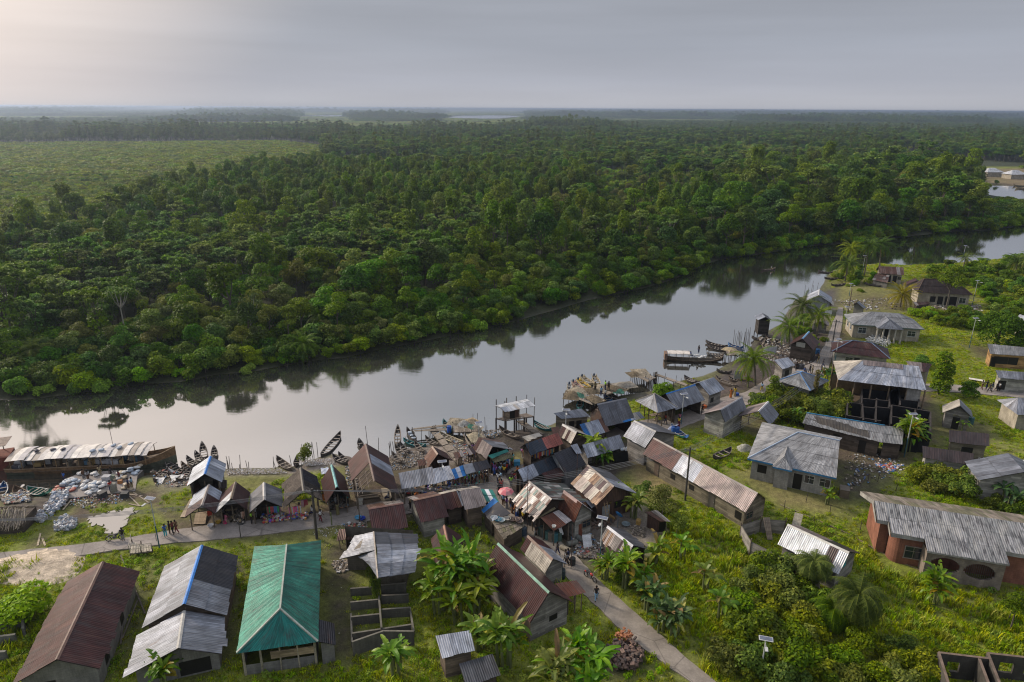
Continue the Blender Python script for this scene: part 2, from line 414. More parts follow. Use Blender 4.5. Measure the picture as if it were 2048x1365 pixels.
LAGOONS=[wpoly([(895,235.5),(925,231.6),(1005,231.0),(1042,233.2),(1000,237.5),(935,238)]),wpoly([(612,232.2),(680,230.6),(695,232.5),(650,234)])]
MUD=wpoly([(1230,800),(1250,775),(1345,768),(1405,752),(1452,730),(1500,690),(1545,660),(1580,600),(1640,575),(1690,560),(1690,620),(1600,700),(1560,705),(1500,740),(1440,790),(1300,800)])
def in_water(x,y):
 return in_poly(x,y,RIVER)|in_poly(x,y,CREEK)
def ground_z(x,y):
 x=np.asarray(x,float);y=np.asarray(y,float)
 d=seg_dist(x,y,RIVER)
 ins=in_poly(x,y,RIVER)
 z=np.where(ins,-.72-np.clip(d/5,0,1)*1.6,-.68+.68*np.clip(d/3.5,0,1)**.8)
 mud=in_poly(x,y,MUD)&~ins
 z=np.where(mud,-.66+.5*np.clip(d/14,0,1),z)
 d2=seg_dist(x,y,CREEK);in2=in_poly(x,y,CREEK)
 z=np.where(in2,-2.0,z)
 return z
def gz(x,y):return float(ground_z(np.array([x]),np.array([y]))[0])
# ------ ground sheet
def axis(fine,lim,step,far,grow):
 a=[0.0];s=step
 while a[-1]<far:
  if a[-1]>fine:s*=grow
  a.append(a[-1]+s)
 return a
ax=axis(75,0,.75,45000,1.055);XS=np.array([-q for q in reversed(ax[1:])]+ax)
ay=axis(120,0,.75,45000,1.045);ay=[q+36 for q in ay];by=axis(20,0,2.0,3000,1.15)
YS=np.array([36-q for q in reversed(by[1:])]+ay)
GX,GY=np.meshgrid(XS,YS)
GZ=ground_z(GX,GY)
near=(np.hypot(GX,GY)<260)
GZ=GZ+np.where(near,1,0)*(np.sin(GX*.31+1.3*np.sin(GY*.17))*np.sin(GY*.27+GX*.05)*.06)
C_GRASS=(.15,.175,.026);C_DRY=(.16,.15,.055);C_SOIL=(.10,.075,.055);C_MUD=(.075,.06,.055);C_DARKSOIL=(.055,.045,.035)
C_STRAW=(.24,.19,.09);C_FOREST=(.03,.035,.014);C_SAND=(.52,.43,.33);C_LIT=(.19,.16,.14)
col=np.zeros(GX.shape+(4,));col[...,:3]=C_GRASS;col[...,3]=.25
wetm=np.zeros(GX.shape)
def paint(poly,c,soft=1.5,litter=None,amt=1.0):
 P=wpoly(poly)
 ins=in_poly(GX,GY,P);d=seg_dist(GX,GY,P)
 w=np.clip(.5+np.where(ins,d,-d)/(2*soft),0,1)*amt
 nz_=.5+.5*np.sin(GX*1.7+2*np.sin(GY*.9))*np.sin(GY*2.1+GX*.6)
 w=np.clip(w*(.75+.5*nz_),0,1)[...,None]
 col[...,:3]=col[...,:3]*(1-w)+np.array(c)*w
 if litter is not None:col[...,3]=col[...,3]*(1-w[...,0])+litter*w[...,0]
paint([(1250,925),(1290,918),(1340,960),(1345,1000),(1310,1010),(1280,985),(1262,950)],C_STRAW,1.2)
paint([(1490,930),(1560,960),(1640,985),(1700,1010),(1700,1030),(1600,1010),(1500,980),(1460,940)],C_DRY,2)
paint([(1540,985),(1620,1000),(1650,1020),(1560,1010)],C_STRAW,1.5,None,.7)
paint([(1380,1070),(1440,1060),(1500,1130),(1530,1160),(1470,1150)],C_DRY,2,None,.6)
paint([(1190,1000),(1290,1010),(1340,1050),(1300,1110),(1220,1130),(1150,1120),(1120,1080)],C_LIT,1,1.0)
paint([(1110,1080),(1200,1060),(1230,1110),(1215,1160),(1150,1130)],C_DARKSOIL,1,1.0,.7)
paint([(1640,930),(1760,905),(1800,950),(1750,1010),(1680,1000)],C_DARKSOIL,1.5,1.0,.85)
paint([(1600,880),(1840,900),(1830,930),(1620,925)],C_SOIL,1.5,.7,.9)
paint([(160,980),(340,975),(400,1000),(420,1050),(380,1080),(320,1060),(220,1050),(140,1095),(60,1095),(150,1010)],C_SOIL,1.5,1.0)
paint([(190,1010),(290,1005),(300,1022),(240,1030),(190,1025)],C_GRASS,.8)
paint([(100,1065),(180,1040),(215,1050),(210,1085),(100,1100)],C_GRASS,.8)
paint([(260,1035),(300,1015),(340,1045),(345,1070),(250,1075)],C_GRASS,.8)
paint([(320,960),(400,950),(420,1010),(380,1045),(330,1010)],C_GRASS,.8,.5)
paint([(0,985),(160,985),(150,1005),(60,1040),(0,1040)],C_MUD,1.2,1.0)
paint([(300,945),(400,945),(420,965),(330,985)],C_LIT,1,1.0)
paint([(440,935),(560,940),(640,905),(720,912),(720,925),(600,950),(440,955)],C_LIT,1,1.0)
paint([(450,955),(560,950),(560,985),(450,990)],C_DRY,1.5,.6,.7)
paint([(680,900),(1180,850),(1240,900),(1150,960),(980,1010),(860,1030),(700,1050),(690,990)],C_SOIL,1.5,1.0)
paint([(790,890),(1000,870),(980,930),(830,930)],C_LIT,1.5,1.0)
paint([(985,850),(1060,842),(1110,870),(1095,905),(1040,915),(1000,895)],(.05,.042,.038),1.0,.4)
paint([(1022,910),(1045,905),(1050,950),(1030,960)],C_DRY,1,.6)
paint([(860,985),(1000,940),(1240,880),(1330,850),(1330,875),(1240,960),(1180,1040),(1120,1080),(1040,1060),(960,1040)],(.075,.06,.05),1.2,1.0)
paint([(840,1010),(960,1000),(1010,1060),(1060,1110),(1000,1130),(880,1120),(830,1060)],(.05,.06,.022),1.2,.5,.8)
paint([(380,1000),(700,1000),(800,985),(860,1000),(800,1040),(620,1065),(380,1085)],C_SOIL,1.5,1.0,.9)
paint([(480,1075),(700,1050),(720,1070),(690,1110),(620,1090)],C_DRY,1.5,1.0,.7)
paint([(640,1090),(720,1080),(720,1330),(650,1330)],C_DARKSOIL,1.2,.8,.8)
paint([(430,1130),(500,1110),(470,1300),(400,1365),(380,1340)],C_DARKSOIL,1.2,.6,.8)
paint([(220,1160),(330,1120),(300,1260),(215,1365),(190,1340)],C_DARKSOIL,1.2,.3,.5)
paint([(1170,1330),(1200,1280),(1290,1290),(1300,1330),(1230,1365)],C_DARKSOIL,1.5,.5,.9)
paint([(1360,790),(1700,640),(1720,700),(1500,800),(1420,840),(1380,850)],C_SOIL,2.5,.9,.8)
paint([(1500,690),(1560,650),(1660,640),(1640,740),(1540,760),(1500,740)],C_MUD,1.5,1.0)
paint([(1330,830),(1460,810),(1540,840),(1540,875),(1420,850),(1350,860)],C_SOIL,1.2,.7,.7)
paint([(1670,560),(1850,560),(1900,600),(1840,625),(1700,630),(1660,610)],C_DRY,3,.8,.8)
paint([(1700,590),(1960,590),(1960,620),(1700,620)],C_SOIL,3,1.0,.5)
paint([(1930,690),(2048,700),(2048,715),(1960,720)],C_SOIL,2,.4,.8)
paint([(1670,775),(1870,790),(1880,890),(1680,860)],C_SOIL,2,.6)
paint([(1880,830),(1990,850),(1990,880),(1890,870)],C_SOIL,1.5,.4,.6)
paint([(1990,880),(2048,900),(2048,1000),(2010,960),(1985,920)],C_DRY,1.5,.2,.6)
paint([(1300,1210),(1360,1300),(1330,1365),(1400,1365),(1380,1290),(1330,1220)],C_DARKSOIL,1.5,.2,.5)
paint([(1800,1200),(2048,1180),(2048,1215),(1900,1225)],C_DRY,2,.3,.5)
w=np.clip((np.clip(seg_dist(GX,GY,MUD),0,3)/3)*in_poly(GX,GY,MUD),0,1)[...,None]
col[...,:3]=col[...,:3]*(1-w)+np.array(C_MUD)*w
wetm=np.maximum(wetm,w[...,0]*.8)
paint([(1900,340),(2300,336),(2300,372),(2048,376),(1960,368)],(.17,.13,.075),4)
paint([(1440,745),(1500,700),(1575,640),(1655,640),(1640,740),(1560,758),(1500,780),(1430,800),(1370,790)],(.07,.055,.05),1.2,1.0)
dR=seg_dist(GX,GY,RIVER)
inR=in_poly(GX,GY,RIVER)
bank=np.clip(1-dR/3.0,0,1)*(~inR);bank=np.where(inR,1,bank)
k=(bank*.8)[...,None];col[...,:3]=col[...,:3]*(1-k)+np.array(C_MUD)*k
wetm=np.maximum(wetm,np.clip(1-dR/2.0,0,1)*.7)
pxs,pys=PJ(GX,GY,GZ)
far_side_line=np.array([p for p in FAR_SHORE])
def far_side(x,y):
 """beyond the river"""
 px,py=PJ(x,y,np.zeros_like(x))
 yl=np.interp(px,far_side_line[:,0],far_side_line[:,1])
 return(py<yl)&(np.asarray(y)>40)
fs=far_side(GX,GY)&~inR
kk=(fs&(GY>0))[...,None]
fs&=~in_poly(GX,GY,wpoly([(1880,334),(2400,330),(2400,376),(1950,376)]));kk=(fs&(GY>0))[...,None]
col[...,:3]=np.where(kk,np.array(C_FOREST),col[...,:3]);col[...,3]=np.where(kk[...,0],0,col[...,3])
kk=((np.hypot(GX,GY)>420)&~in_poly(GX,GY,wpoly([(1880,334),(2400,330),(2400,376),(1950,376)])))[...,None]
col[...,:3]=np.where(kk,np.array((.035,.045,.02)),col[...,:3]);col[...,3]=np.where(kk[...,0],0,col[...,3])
def grid_mesh(name,X,Y,Z,mat):
 ny,nx=X.shape
 me=bpy.data.meshes.new(name)
 V=np.stack([X.ravel(),Y.ravel(),Z.ravel()],-1)
 i=np.arange(ny*nx).reshape(ny,nx)
 F=np.stack([i[:-1,:-1],i[:-1,1:],i[1:,1:],i[1:,:-1]],-1).reshape(-1,4)
 me.vertices.add(len(V));me.vertices.foreach_set('co',V.ravel())
 me.loops.add(F.size);me.loops.foreach_set('vertex_index',F.ravel().astype(np.int32))
 me.polygons.add(len(F));me.polygons.foreach_set('loop_start',np.arange(0,F.size,4,dtype=np.int32))
 me.update(calc_edges=True)
 me.polygons.foreach_set('use_smooth',np.ones(len(F),bool))
 me.materials.append(MAT[mat])
 return me
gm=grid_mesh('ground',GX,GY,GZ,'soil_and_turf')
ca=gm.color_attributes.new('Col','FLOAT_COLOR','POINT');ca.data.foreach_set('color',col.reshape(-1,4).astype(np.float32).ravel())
wa=gm.attributes.new('wet','FLOAT','POINT');wa.data.foreach_set('value',wetm.astype(np.float32).ravel())
go=bpy.data.objects.new('ground',gm);COL.objects.link(go);tag(go,kind='structure')
def flat_poly(name,pts,z,mat,c=(.3,.3,.3),kind='structure'):
 b=MB();b.face([(x,y,z)for x,y in pts],c);o=b.build(name,mat);tag(o,kind=kind);return o
xmn=min(p[0]for p in RIVER)-30
wp=[(xmn,20),(2200,20),(2200,900),(xmn,900)]
flat_poly('river_water',wp,WZ,'river_water')
for L_ in LAGOONS:flat_poly('lagoon_water',L_,.25,'river_water')
pond=[(250,1042),(262,1030),(278,1024),(262,1018),(232,1024),(200,1030),(175,1036),(180,1050),(208,1052),(216,1066),(248,1064)]
pd_=[G(*p)for p in pond];pq_=[];r9=random.Random(2)
for k in range(len(pd_)):
 for q in range(6):v_=pd_[k].lerp(pd_[(k+1)%len(pd_)],q/6);pq_.append((v_.x+r9.uniform(-.3,.3),v_.y+r9.uniform(-.4,.4)))
flat_poly('puddle_water',pq_,.085,'puddle')
# ------ paths
PATHS=[]
def ribbon(name,left,right,c,h=.10,n=6):
 """paved strip between two edges given in photo pixels; a real slab with kerb faces"""
 def res(P,n_):
  P=[G(*p)for p in P];L=[0]
  for a,b in zip(P,P[1:]):L.append(L[-1]+(b-a).length)
  out=[]
  for k in range(n_+1):
   t=L[-1]*k/n_;j=max(0,min(len(P)-2,int(np.searchsorted(L,t,'right'))-1))
   u=(t-L[j])/max(1e-6,L[j+1]-L[j]);out.append(P[j].lerp(P[j+1],u))
  return out
 N=n*(len(left)-1)
 A=res(left,N);B=res(right,N)
 b=MB();rr=random.Random(5)
 for k in range(N+1):
  for P in(A,B):
   P[k]=P[k]+Vector((rr.uniform(-.07,.07),rr.uniform(-.07,.07),0));P[k].z=gz(P[k].x,P[k].y)*.0+h
 for k in range(N):
  cc=jit(c,.08)
  b.face([A[k],A[k+1],B[k+1],B[k]],cc)
  for P,s_ in((A,1),(B,-1)):
   q=[P[k],P[k+1],P[k+1]-Vector((0,0,h+.5)),P[k]-Vector((0,0,h+.5))]
   b.face(q,jit(c,.05))
 o=b.build(name,'paving');tag(o,kind='structure')
 PATHS.append([tuple(p[:2])for p in A]+[tuple(p[:2])for p in reversed(B)])
 return o
C_PAVE=(.27,.24,.22)
ribbon('path',[(-120,1112),(0,1108),(60,1100),(150,1092),(250,1078),(320,1066),(400,1054),(500,1043),(600,1033),(690,1018),(745,1008)],[(-120,1135),(0,1127),(80,1121),(160,1113),(260,1098),(350,1087),(420,1082),(520,1072),(640,1057),(720,1046),(830,1026)],C_PAVE,.10)
ribbon('path',[(745,1008),(790,1000),(860,985),(950,962),(985,950)],[(832,1026),(860,1010),(900,1000),(960,1010),(1000,1005)],C_PAVE,.104)
ribbon('path',[(955,962),(975,990),(1000,1030),(1050,1080),(1100,1120),(1150,1175),(1200,1220),(1260,1280),(1330,1330),(1420,1390)],[(1010,950),(1030,990),(1060,1030),(1110,1075),(1150,1110),(1200,1165),(1250,1210),(1310,1262),(1380,1325),(1480,1400)],(.25,.22,.19),.108)
ribbon('path',[(985,950),(1060,925),(1180,880),(1250,848),(1310,838),(1330,848)],[(1012,950),(1080,940),(1190,900),(1260,868),(1320,860),(1345,862)],C_PAVE,.096)
ribbon('path',[(1310,846),(1352,832),(1420,802),(1490,786),(1520,768),(1560,742),(1600,735)],[(1336,868),(1380,850),(1440,828),(1520,803),(1552,780),(1590,765),(1655,752)],C_PAVE,.10)
ribbon('path',[(1600,737),(1630,724),(1650,690),(1660,660),(1672,630),(1676,616)],[(1652,752),(1662,722),(1676,690),(1683,660),(1686,630),(1686,616)],C_PAVE,.106)
ribbon('path',[(1830,770),(1880,768),(1960,775),(2048,782),(2200,795)],[(1830,784),(1880,784),(1960,789),(2048,797),(2200,812)],C_PAVE,.10)
ap_=[G(ZM['a'][0]+x*.14648,860+y*.14648)for x,y in((930,945),(1400,895),(1850,845),(1880,640),(1960,560),(1500,570),(1050,620),(880,690),(820,800))]
b=MB();c_=sum(ap_,Vector())/9;h_=Vector((0,0,.13))
for k in range(9):
 p,q=ap_[k],ap_[(k+1)%9];b.face([c_+h_,p+h_,q+h_],jit((.25,.225,.21),.05));b.face([p+h_,p-h_*6,q-h_*6,q+h_],(.12,.11,.10))
flat=b.build('landing_apron','paving');tag(flat,kind='structure');PATHS.append([tuple(p[:2])for p in ap_])
def heap(cx,cy,rx,ry,h,c,mat='soil_and_turf',n=26,seed=1,rz=0.0,name='heap'):
 rr=np.random.default_rng(seed)
 g=np.linspace(-1.15,1.15,n);X,Y=np.meshgrid(g,g)
 r=np.hypot(X,Y)*(1+.12*np.sin(3*np.arctan2(Y,X)+seed))
 Z=h*np.clip(1-r**1.6,-.25 if mat!='thatch' else-.02,1)+rr.normal(0,.03*h+.01,X.shape)*(r<1)
 c_,s_=math.cos(rz),math.sin(rz)
 Xw=X*rx;Yw=Y*ry
 me=grid_mesh(name,c_*Xw-s_*Yw,s_*Xw+c_*Yw,Z,mat)
 cc=np.ones(X.shape+(4,))*np.array((*c,0));cc[...,:3]*=rr.uniform(.8,1.2,X.shape)[...,None]
 a=me.color_attributes.new('Col','FLOAT_COLOR','POINT');a.data.foreach_set('color',cc.astype(np.float32).ravel())
 o=bpy.data.objects.new(name,me);COL.objects.link(o);o.location=(cx,cy,.01)
 return o
p=G(62,1134);o=heap(p.x,p.y,5.4,3.0,.5,C_SAND,name='sand_heap')
tag(o,'low heap of pale sand beside the concrete path','sand heap')
# ------ vegetation prototypes
def leaf_cloud(r_,blobs,n,size,cols,up=.5,flat=.0):
 """n small bent leaf clumps spread over the surfaces of blobs (cx,cy,cz,rx,ry,rz); returns V,F,C"""
 B=np.array(blobs,float)
 wgt=(B[:,3]*B[:,4])**.9;wgt/=wgt.sum()
 k=r_.choice(len(B),n,p=wgt)
 d=r_.normal(size=(n,3));d/=np.linalg.norm(d,axis=1)[:,None]
 d[:,2]=np.where((d[:,2]<-.25)&(r_.random(n)<.75),-d[:,2],d[:,2])
 rad=1-np.abs(r_.normal(0,.14,n))
 P=B[k,:3]+d*B[k,3:6]*rad[:,None]
 N=d*(1-up)+np.array([0,0,up])+r_.normal(0,.38,(n,3));N/=np.linalg.norm(N,axis=1)[:,None]
 T=np.cross(N,r_.normal(size=(n,3)));T/=np.linalg.norm(T,axis=1)[:,None]
 U=np.cross(N,T)
 s=(size*r_.uniform(.55,1.35,n))[:,None]
 a=P-T*s*.6;b=P+U*s*.38-N*s*.08;c=P+T*s*.75-N*s*.22;e=P-U*s*.38-N*s*.08
 V=np.stack([a,b,c,e],1).reshape(-1,3)
 F=np.arange(4*n).reshape(n,4)
 cols=np.array(cols,float)
 C=cols[r_.integers(0,len(cols),n)]*r_.uniform(.75,1.3,(n,1))
 return V,F,C
G1=[(.050,.075,.016),(.036,.060,.014),(.065,.088,.020)]
G2=[(.040,.066,.020),(.030,.050,.018),(.052,.075,.024)]
G3=[(.085,.120,.022),(.070,.105,.020),(.11,.14,.03)]
GP=[(.075,.10,.045),(.055,.08,.032),(.15,.17,.11),(.05,.075,.03)]
GB=[(.075,.078,.034),(.060,.066,.030),(.085,.085,.045)]
GM=[(.055,.078,.018),(.042,.062,.015),(.068,.09,.022)]
GO=[(.095,.108,.032),(.075,.09,.028),(.115,.122,.038)]
def tree_mesh(kind,seed):
 """returns (crown MB, trunk MB); unit: metres"""
 rr=random.Random(seed);r_=np.random.default_rng(seed)
 cb=MB();tb=MB()
 bark=(.11,.095,.08)
 def limbs(h0,targets,r0,lean=(0,0)):
  top=Vector((lean[0],lean[1],h0))
  tb.tube([(0,0,-.4),(lean[0]*.3,lean[1]*.3,h0*.5),top],[r0,r0*.8,r0*.62],bark,6)
  for t in targets:
   t=Vector(t);m=top.lerp(t,.5)+Vector((0,0,-.12*(t-top).length))
   tb.tube([top,m,t],[r0*.5,r0*.32,r0*.1],bark,4)
 if kind=='broad':
  H=rr.uniform(8.5,11);bl=[]
  for k in range(rr.randint(7,10)):
   a=rr.uniform(0,6.28);d=rr.uniform(.4,3.1);z=H-rr.uniform(0,3.6)-d*.35
   r=rr.uniform(1.2,2.0);bl.append((d*math.cos(a),d*math.sin(a),z,r,r*rr.uniform(.8,1.1),r*rr.uniform(.35,.6)))
  V,F,C=leaf_cloud(r_,bl,2300,.36,G1,.55);cb.add_arrays(V,F,C)
  limbs(H*.45,[b[:3]for b in bl[:6]],.24)
 elif kind=='round':
  H=rr.uniform(7,9.5);bl=[(0,0,H-3,2.4,2.4,2.6)]
  for k in range(12):
   a=rr.uniform(0,6.28);e=rr.uniform(-.3,1.4);d=1.9
   bl.append((d*math.cos(a)*math.cos(e),d*math.sin(a)*math.cos(e),H-3+2.1*math.sin(e),rr.uniform(.8,1.3),rr.uniform(.8,1.3),rr.uniform(.7,1.1)))
  V,F,C=leaf_cloud(r_,bl,2500,.33,G2,.3);cb.add_arrays(V,F,C)
  limbs(H*.4,[b[:3]for b in bl[1:6]],.2)
 elif kind=='parasol':
  H=rr.uniform(9,12);bl=[]
  for k in range(rr.randint(11,15)):
   a=rr.uniform(0,6.28);d=rr.uniform(.3,3.0);z=H-rr.uniform(0,2.2)-d*.25
   r=rr.uniform(.55,.95);bl.append((d*math.cos(a),d*math.sin(a),z,r,r,r*.35))
  V,F,C=leaf_cloud(r_,bl,1250,.55,GP,.75);cb.add_arrays(V,F,C)
  V,F,C=leaf_cloud(r_,[(0,0,H*.5,1.8,1.8,2.4)],350,.45,G2,.4);cb.add_arrays(V,F,C)
  limbs(H*.5,[b[:3]for b in bl[:9]],.17)
  tb.v=tb.v
 elif kind=='vine':
  H=rr.uniform(7,10);bl=[]
  for k in range(7):
   z=H*(.2+.12*k);bl.append((rr.uniform(-.5,.5),rr.uniform(-.5,.5),z,1.5-.08*k+rr.uniform(-.2,.3),1.5-.08*k,1.2))
  V,F,C=leaf_cloud(r_,bl,1900,.34,G1,.25);cb.add_arrays(V,F,C)
  limbs(H*.7,[(.4,.3,H*.9)],.2)
 elif kind=='mangrove':
  H=rr.uniform(10,13);bl=[(0,0,H-2.8,1.7,1.7,3.0)]
  for k in range(9):
   a=rr.uniform(0,6.28);z=H-rr.uniform(.5,4.6)
   bl.append((1.1*math.cos(a),1.1*math.sin(a),z,rr.uniform(.6,.95),rr.uniform(.6,.95),rr.uniform(.7,1.1)))
  V,F,C=leaf_cloud(r_,bl,1500,.36,GM,.35);cb.add_arrays(V,F,C)
  limbs(H*.5,[b[:3]for b in bl[1:5]],.15)
 elif kind=='bare':
  H=rr.uniform(8,10);tg=[(rr.uniform(-1.8,1.8),rr.uniform(-1.8,1.8),H-rr.uniform(0,1.5))for _ in range(7)];bark=(.30,.28,.25)
  V,F,C=leaf_cloud(r_,[(*t,.6,.6,.3)for t in tg],260,.3,GP,.6);cb.add_arrays(V,F,C);limbs(H*.6,tg,.16)
 elif kind=='brown':
  H=rr.uniform(5.5,8);bl=[]
  for k in range(9):
   a=rr.uniform(0,6.28);d=rr.uniform(.2,1.9);bl.append((d*math.cos(a),d*math.sin(a),H-rr.uniform(.4,2.4)-.3*d,rr.uniform(.9,1.5),rr.uniform(.9,1.5),rr.uniform(.6,1)))
  V,F,C=leaf_cloud(r_,bl,2000,.27,GB,.35);cb.add_arrays(V,F,C)
  limbs(H*.45,[b[:3]for b in bl[:5]],.14)
 elif kind=='under':
  H=rr.uniform(2.6,4.0);bl=[(rr.uniform(-1.3,1.3),rr.uniform(-1.3,1.3),rr.uniform(.25,.85)*H,rr.uniform(.9,1.5),rr.uniform(.9,1.5),rr.uniform(.7,1.1))for _ in range(7)]
  V,F,C=leaf_cloud(r_,bl,1300,.34,G1 if seed%2 else G2,.4);cb.add_arrays(V,F,C);limbs(H*.4,[b[:3]for b in bl[:3]],.07)
 elif kind=='fringe':
  H=rr.uniform(2.6,4.4);bl=[]
  for k in range(8):
   a=rr.uniform(0,6.28);d=rr.uniform(.2,1.7);bl.append((d*math.cos(a),d*math.sin(a),rr.uniform(.25,.85)*H-.2*d,rr.uniform(.8,1.4),rr.uniform(.8,1.4),rr.uniform(.7,1.1)))
  V,F,C=leaf_cloud(r_,bl,1500,.32,G3 if seed%2 else G1,.35);cb.add_arrays(V,F,C)
  limbs(H*.4,[b[:3]for b in bl[:4]],.09)
 elif kind=='bush':
  H=rr.uniform(1.2,2.0);bl=[]
  for k in range(7):
   a=rr.uniform(0,6.28);d=rr.uniform(.1,1.0);bl.append((d*math.cos(a),d*math.sin(a),rr.uniform(.3,.8)*H,rr.uniform(.45,.8),rr.uniform(.45,.8),rr.uniform(.4,.65)))
  V,F,C=leaf_cloud(r_,bl,1500,.17,[(.066,.078,.018),(.050,.063,.016),(.085,.092,.022),(.036,.048,.014)],.35);cb.add_arrays(V,F,C)
  limbs(H*.3,[b[:3]for b in bl[:4]],.05)
 elif kind=='low':
  bl=[]
  for k in range(9):
   a=rr.uniform(0,6.28);d=rr.uniform(0,2.6);bl.append((d*math.cos(a),d*math.sin(a),rr.uniform(.6,1.4),rr.uniform(.8,1.5),rr.uniform(.8,1.5),rr.uniform(.5,1)))
  V,F,C=leaf_cloud(r_,bl,520,.5,GO,.45);cb.add_arrays(V,F,C)
  tb.bar((0,0,-.3),(0,0,1),.08,bark)
 elif kind=='tall':
  H=rr.uniform(19,26);bl=[]
  for k in range(10):
   a=rr.uniform(0,6.28);z=H-rr.uniform(.6,12);d=rr.uniform(0,2.2)
   bl.append((d*math.cos(a),d*math.sin(a),z,rr.uniform(1.3,2.4),rr.uniform(1.3,2.4),rr.uniform(1,2)))
  V,F,C=leaf_cloud(r_,bl,900,.6,[(.045,.055,.022),(.035,.045,.02),(.055,.06,.028)],.3);cb.add_arrays(V,F,C)
  tb.tube([(0,0,-.5),(0,0,H*.8)],[.35,.18],(.16,.15,.13),5)
 elif kind=='clump':
  bl=[]
  for k in range(46):
   x,y=rr.uniform(-24,24),rr.uniform(-24,24);h=rr.uniform(6,13)+(6 if rr.random()<.08 else 0)
   bl.append((x,y,h-2,rr.uniform(2.2,4.2),rr.uniform(2.2,4.2),rr.uniform(2,3.2)))
  V,F,C=leaf_cloud(r_,bl,3000,1.5,[(.045,.060,.02),(.036,.050,.018),(.06,.072,.028)],.45);cb.add_arrays(V,F,C)
  tb.bar((0,0,-.5),(0,0,5),.3,bark)
 return cb,tb
def frond(b,base,az,elev,L,droop,width,cols,n=9,leaflets=True,seed=0,mat=0):
 """a pinnate palm frond: curved rib with many drooping leaflets"""
 rr=random.Random(seed);P=[];e=elev;p=Vector(base)
 for k in range(n+1):
  P.append(p.copy());d=Vector((math.cos(az)*math.cos(e),math.sin(az)*math.cos(e),math.sin(e)))
  p=p+d*(L/n);e-=droop/n*(1+.6*k/n)
 side=Vector((-math.sin(az),math.cos(az),0))
 m=5
 for k in range(n):
  t=(k+.5)/n
  w=width*(math.sin(math.pi*min(1,.12+t*.95))**.6)*(1-.35*t)
  if k==0:w*=.3
  for q in range(m):
   a=P[k].lerp(P[k+1],q/m);c2=P[k].lerp(P[k+1],(q+.85)/m)
   fw=(P[k+1]-P[k]).normalized()
   for s_ in(-1,1):
    tip=a+side*s_*w*rr.uniform(.85,1.1)+fw*w*.45+Vector((0,0,-w*rr.uniform(.25,.55)))
    b.face([a,c2,tip],jit(rr.choice(cols),.18),None,mat)
 for k in range(n):
  b.face([P[k]+side*.03,P[k+1]+side*.02,P[k+1]-side*.02,P[k]-side*.03],(.06,.07,.02),None,mat)
def palm_mesh(seed,H=7.0,nf=24,L=3.2,cols=((.085,.105,.028),(.065,.085,.022),(.12,.125,.035)),dead=3,lean=.8,droop=1.5,width=.75,trunk_r=.16):
 rr=random.Random(seed);cb=MB();tb=MB();lx,ly=rr.uniform(-lean,lean),rr.uniform(-lean,lean)
 pts=[(lx*(k/6)**1.6,ly*(k/6)**1.6,-.3+(H+.3)*k/6)for k in range(7)]
 tb.tube(pts,[trunk_r*(1.3-.5*k/6)for k in range(7)],(.17,.15,.12),7)
 top=Vector(pts[-1])
 for k in range(nf):
  az=k*2.399+rr.uniform(-.2,.2);e=1.25-1.7*(k/nf)+rr.uniform(-.12,.12)
  frond(cb,top+Vector((0,0,.1)),az,e,L*rr.uniform(.85,1.1),droop*rr.uniform(.8,1.15),width,cols,8,seed=seed*100+k)
 for k in range(dead):
  frond(cb,top,rr.uniform(0,6.28),-.5,L*.8,.9,width*.5,((.17,.13,.06),),6,seed=seed*100+90+k)
 return cb,tb
def banana_mesh(seed,stems=5,H=3.0,spread=.8,cols=((.10,.15,.022),(.075,.125,.02),(.14,.18,.03))):
 """clump of plantains: arching broad paddles with a midrib, on green pseudostems"""
 rr=random.Random(seed);cb=MB();tb=MB()
 for s_ in range(stems):
  a0=rr.uniform(0,6.28);d0=rr.uniform(0,spread);x,y=d0*math.cos(a0),d0*math.sin(a0);h=H*rr.uniform(.55,1.0)
  tb.tube([(x,y,-.15),(x*1.1,y*1.1,h*.5),(x*1.2,y*1.2,h)],[.14,.11,.07],(.13,.15,.06),6)
  for k in range(rr.randint(7,10)):
   az=k*2.4+rr.uniform(-.3,.3);e=rr.uniform(.8,1.5);L=rr.uniform(1.4,2.3)*(H/3.0)**.5;w=rr.uniform(.21,.3)
   c=rr.choice(cols)
   if rr.random()<.05:c=(.24,.23,.05)
   if rr.random()<.06:c=(.16,.11,.05)
   p=Vector((x*1.2,y*1.2,h*.93));side=Vector((-math.sin(az),math.cos(az),0));n=11;prev=None
   dr=rr.uniform(.7,2.2)
   for q in range(n+1):
    t=q/n;ww=w*rr.uniform(.68,1.08)*(math.sin(math.pi*min(1,.05+t*.93))**.55)if q>1 else .04
    fold=Vector((0,0,ww*.35))
    ring=(p+side*ww+fold,p.copy(),p-side*ww+fold)
    if prev:
     cc=jit(c,.10)
     (rr.random()>.08)and cb.face([prev[0],ring[0],ring[1],prev[1]],cc);(rr.random()>.08)and cb.face([prev[1],ring[1],ring[2],prev[2]],jit(cc,.15))
    prev=ring;e-=dr/n
    p=p+Vector((math.cos(az)*math.cos(e),math.sin(az)*math.cos(e),math.sin(e)))*(L/n)
 return cb,tb
KINDS={'broad':4,'round':3,'parasol':4,'vine':2,'mangrove':3,'brown':3,'fringe':4,'bush':4,'low':3,'tall':3,'clump':3,'bare':2,'under':4}
PROTO={};STUFF_PROTO={}
pcol=bpy.data.collections.new('tree_stock')
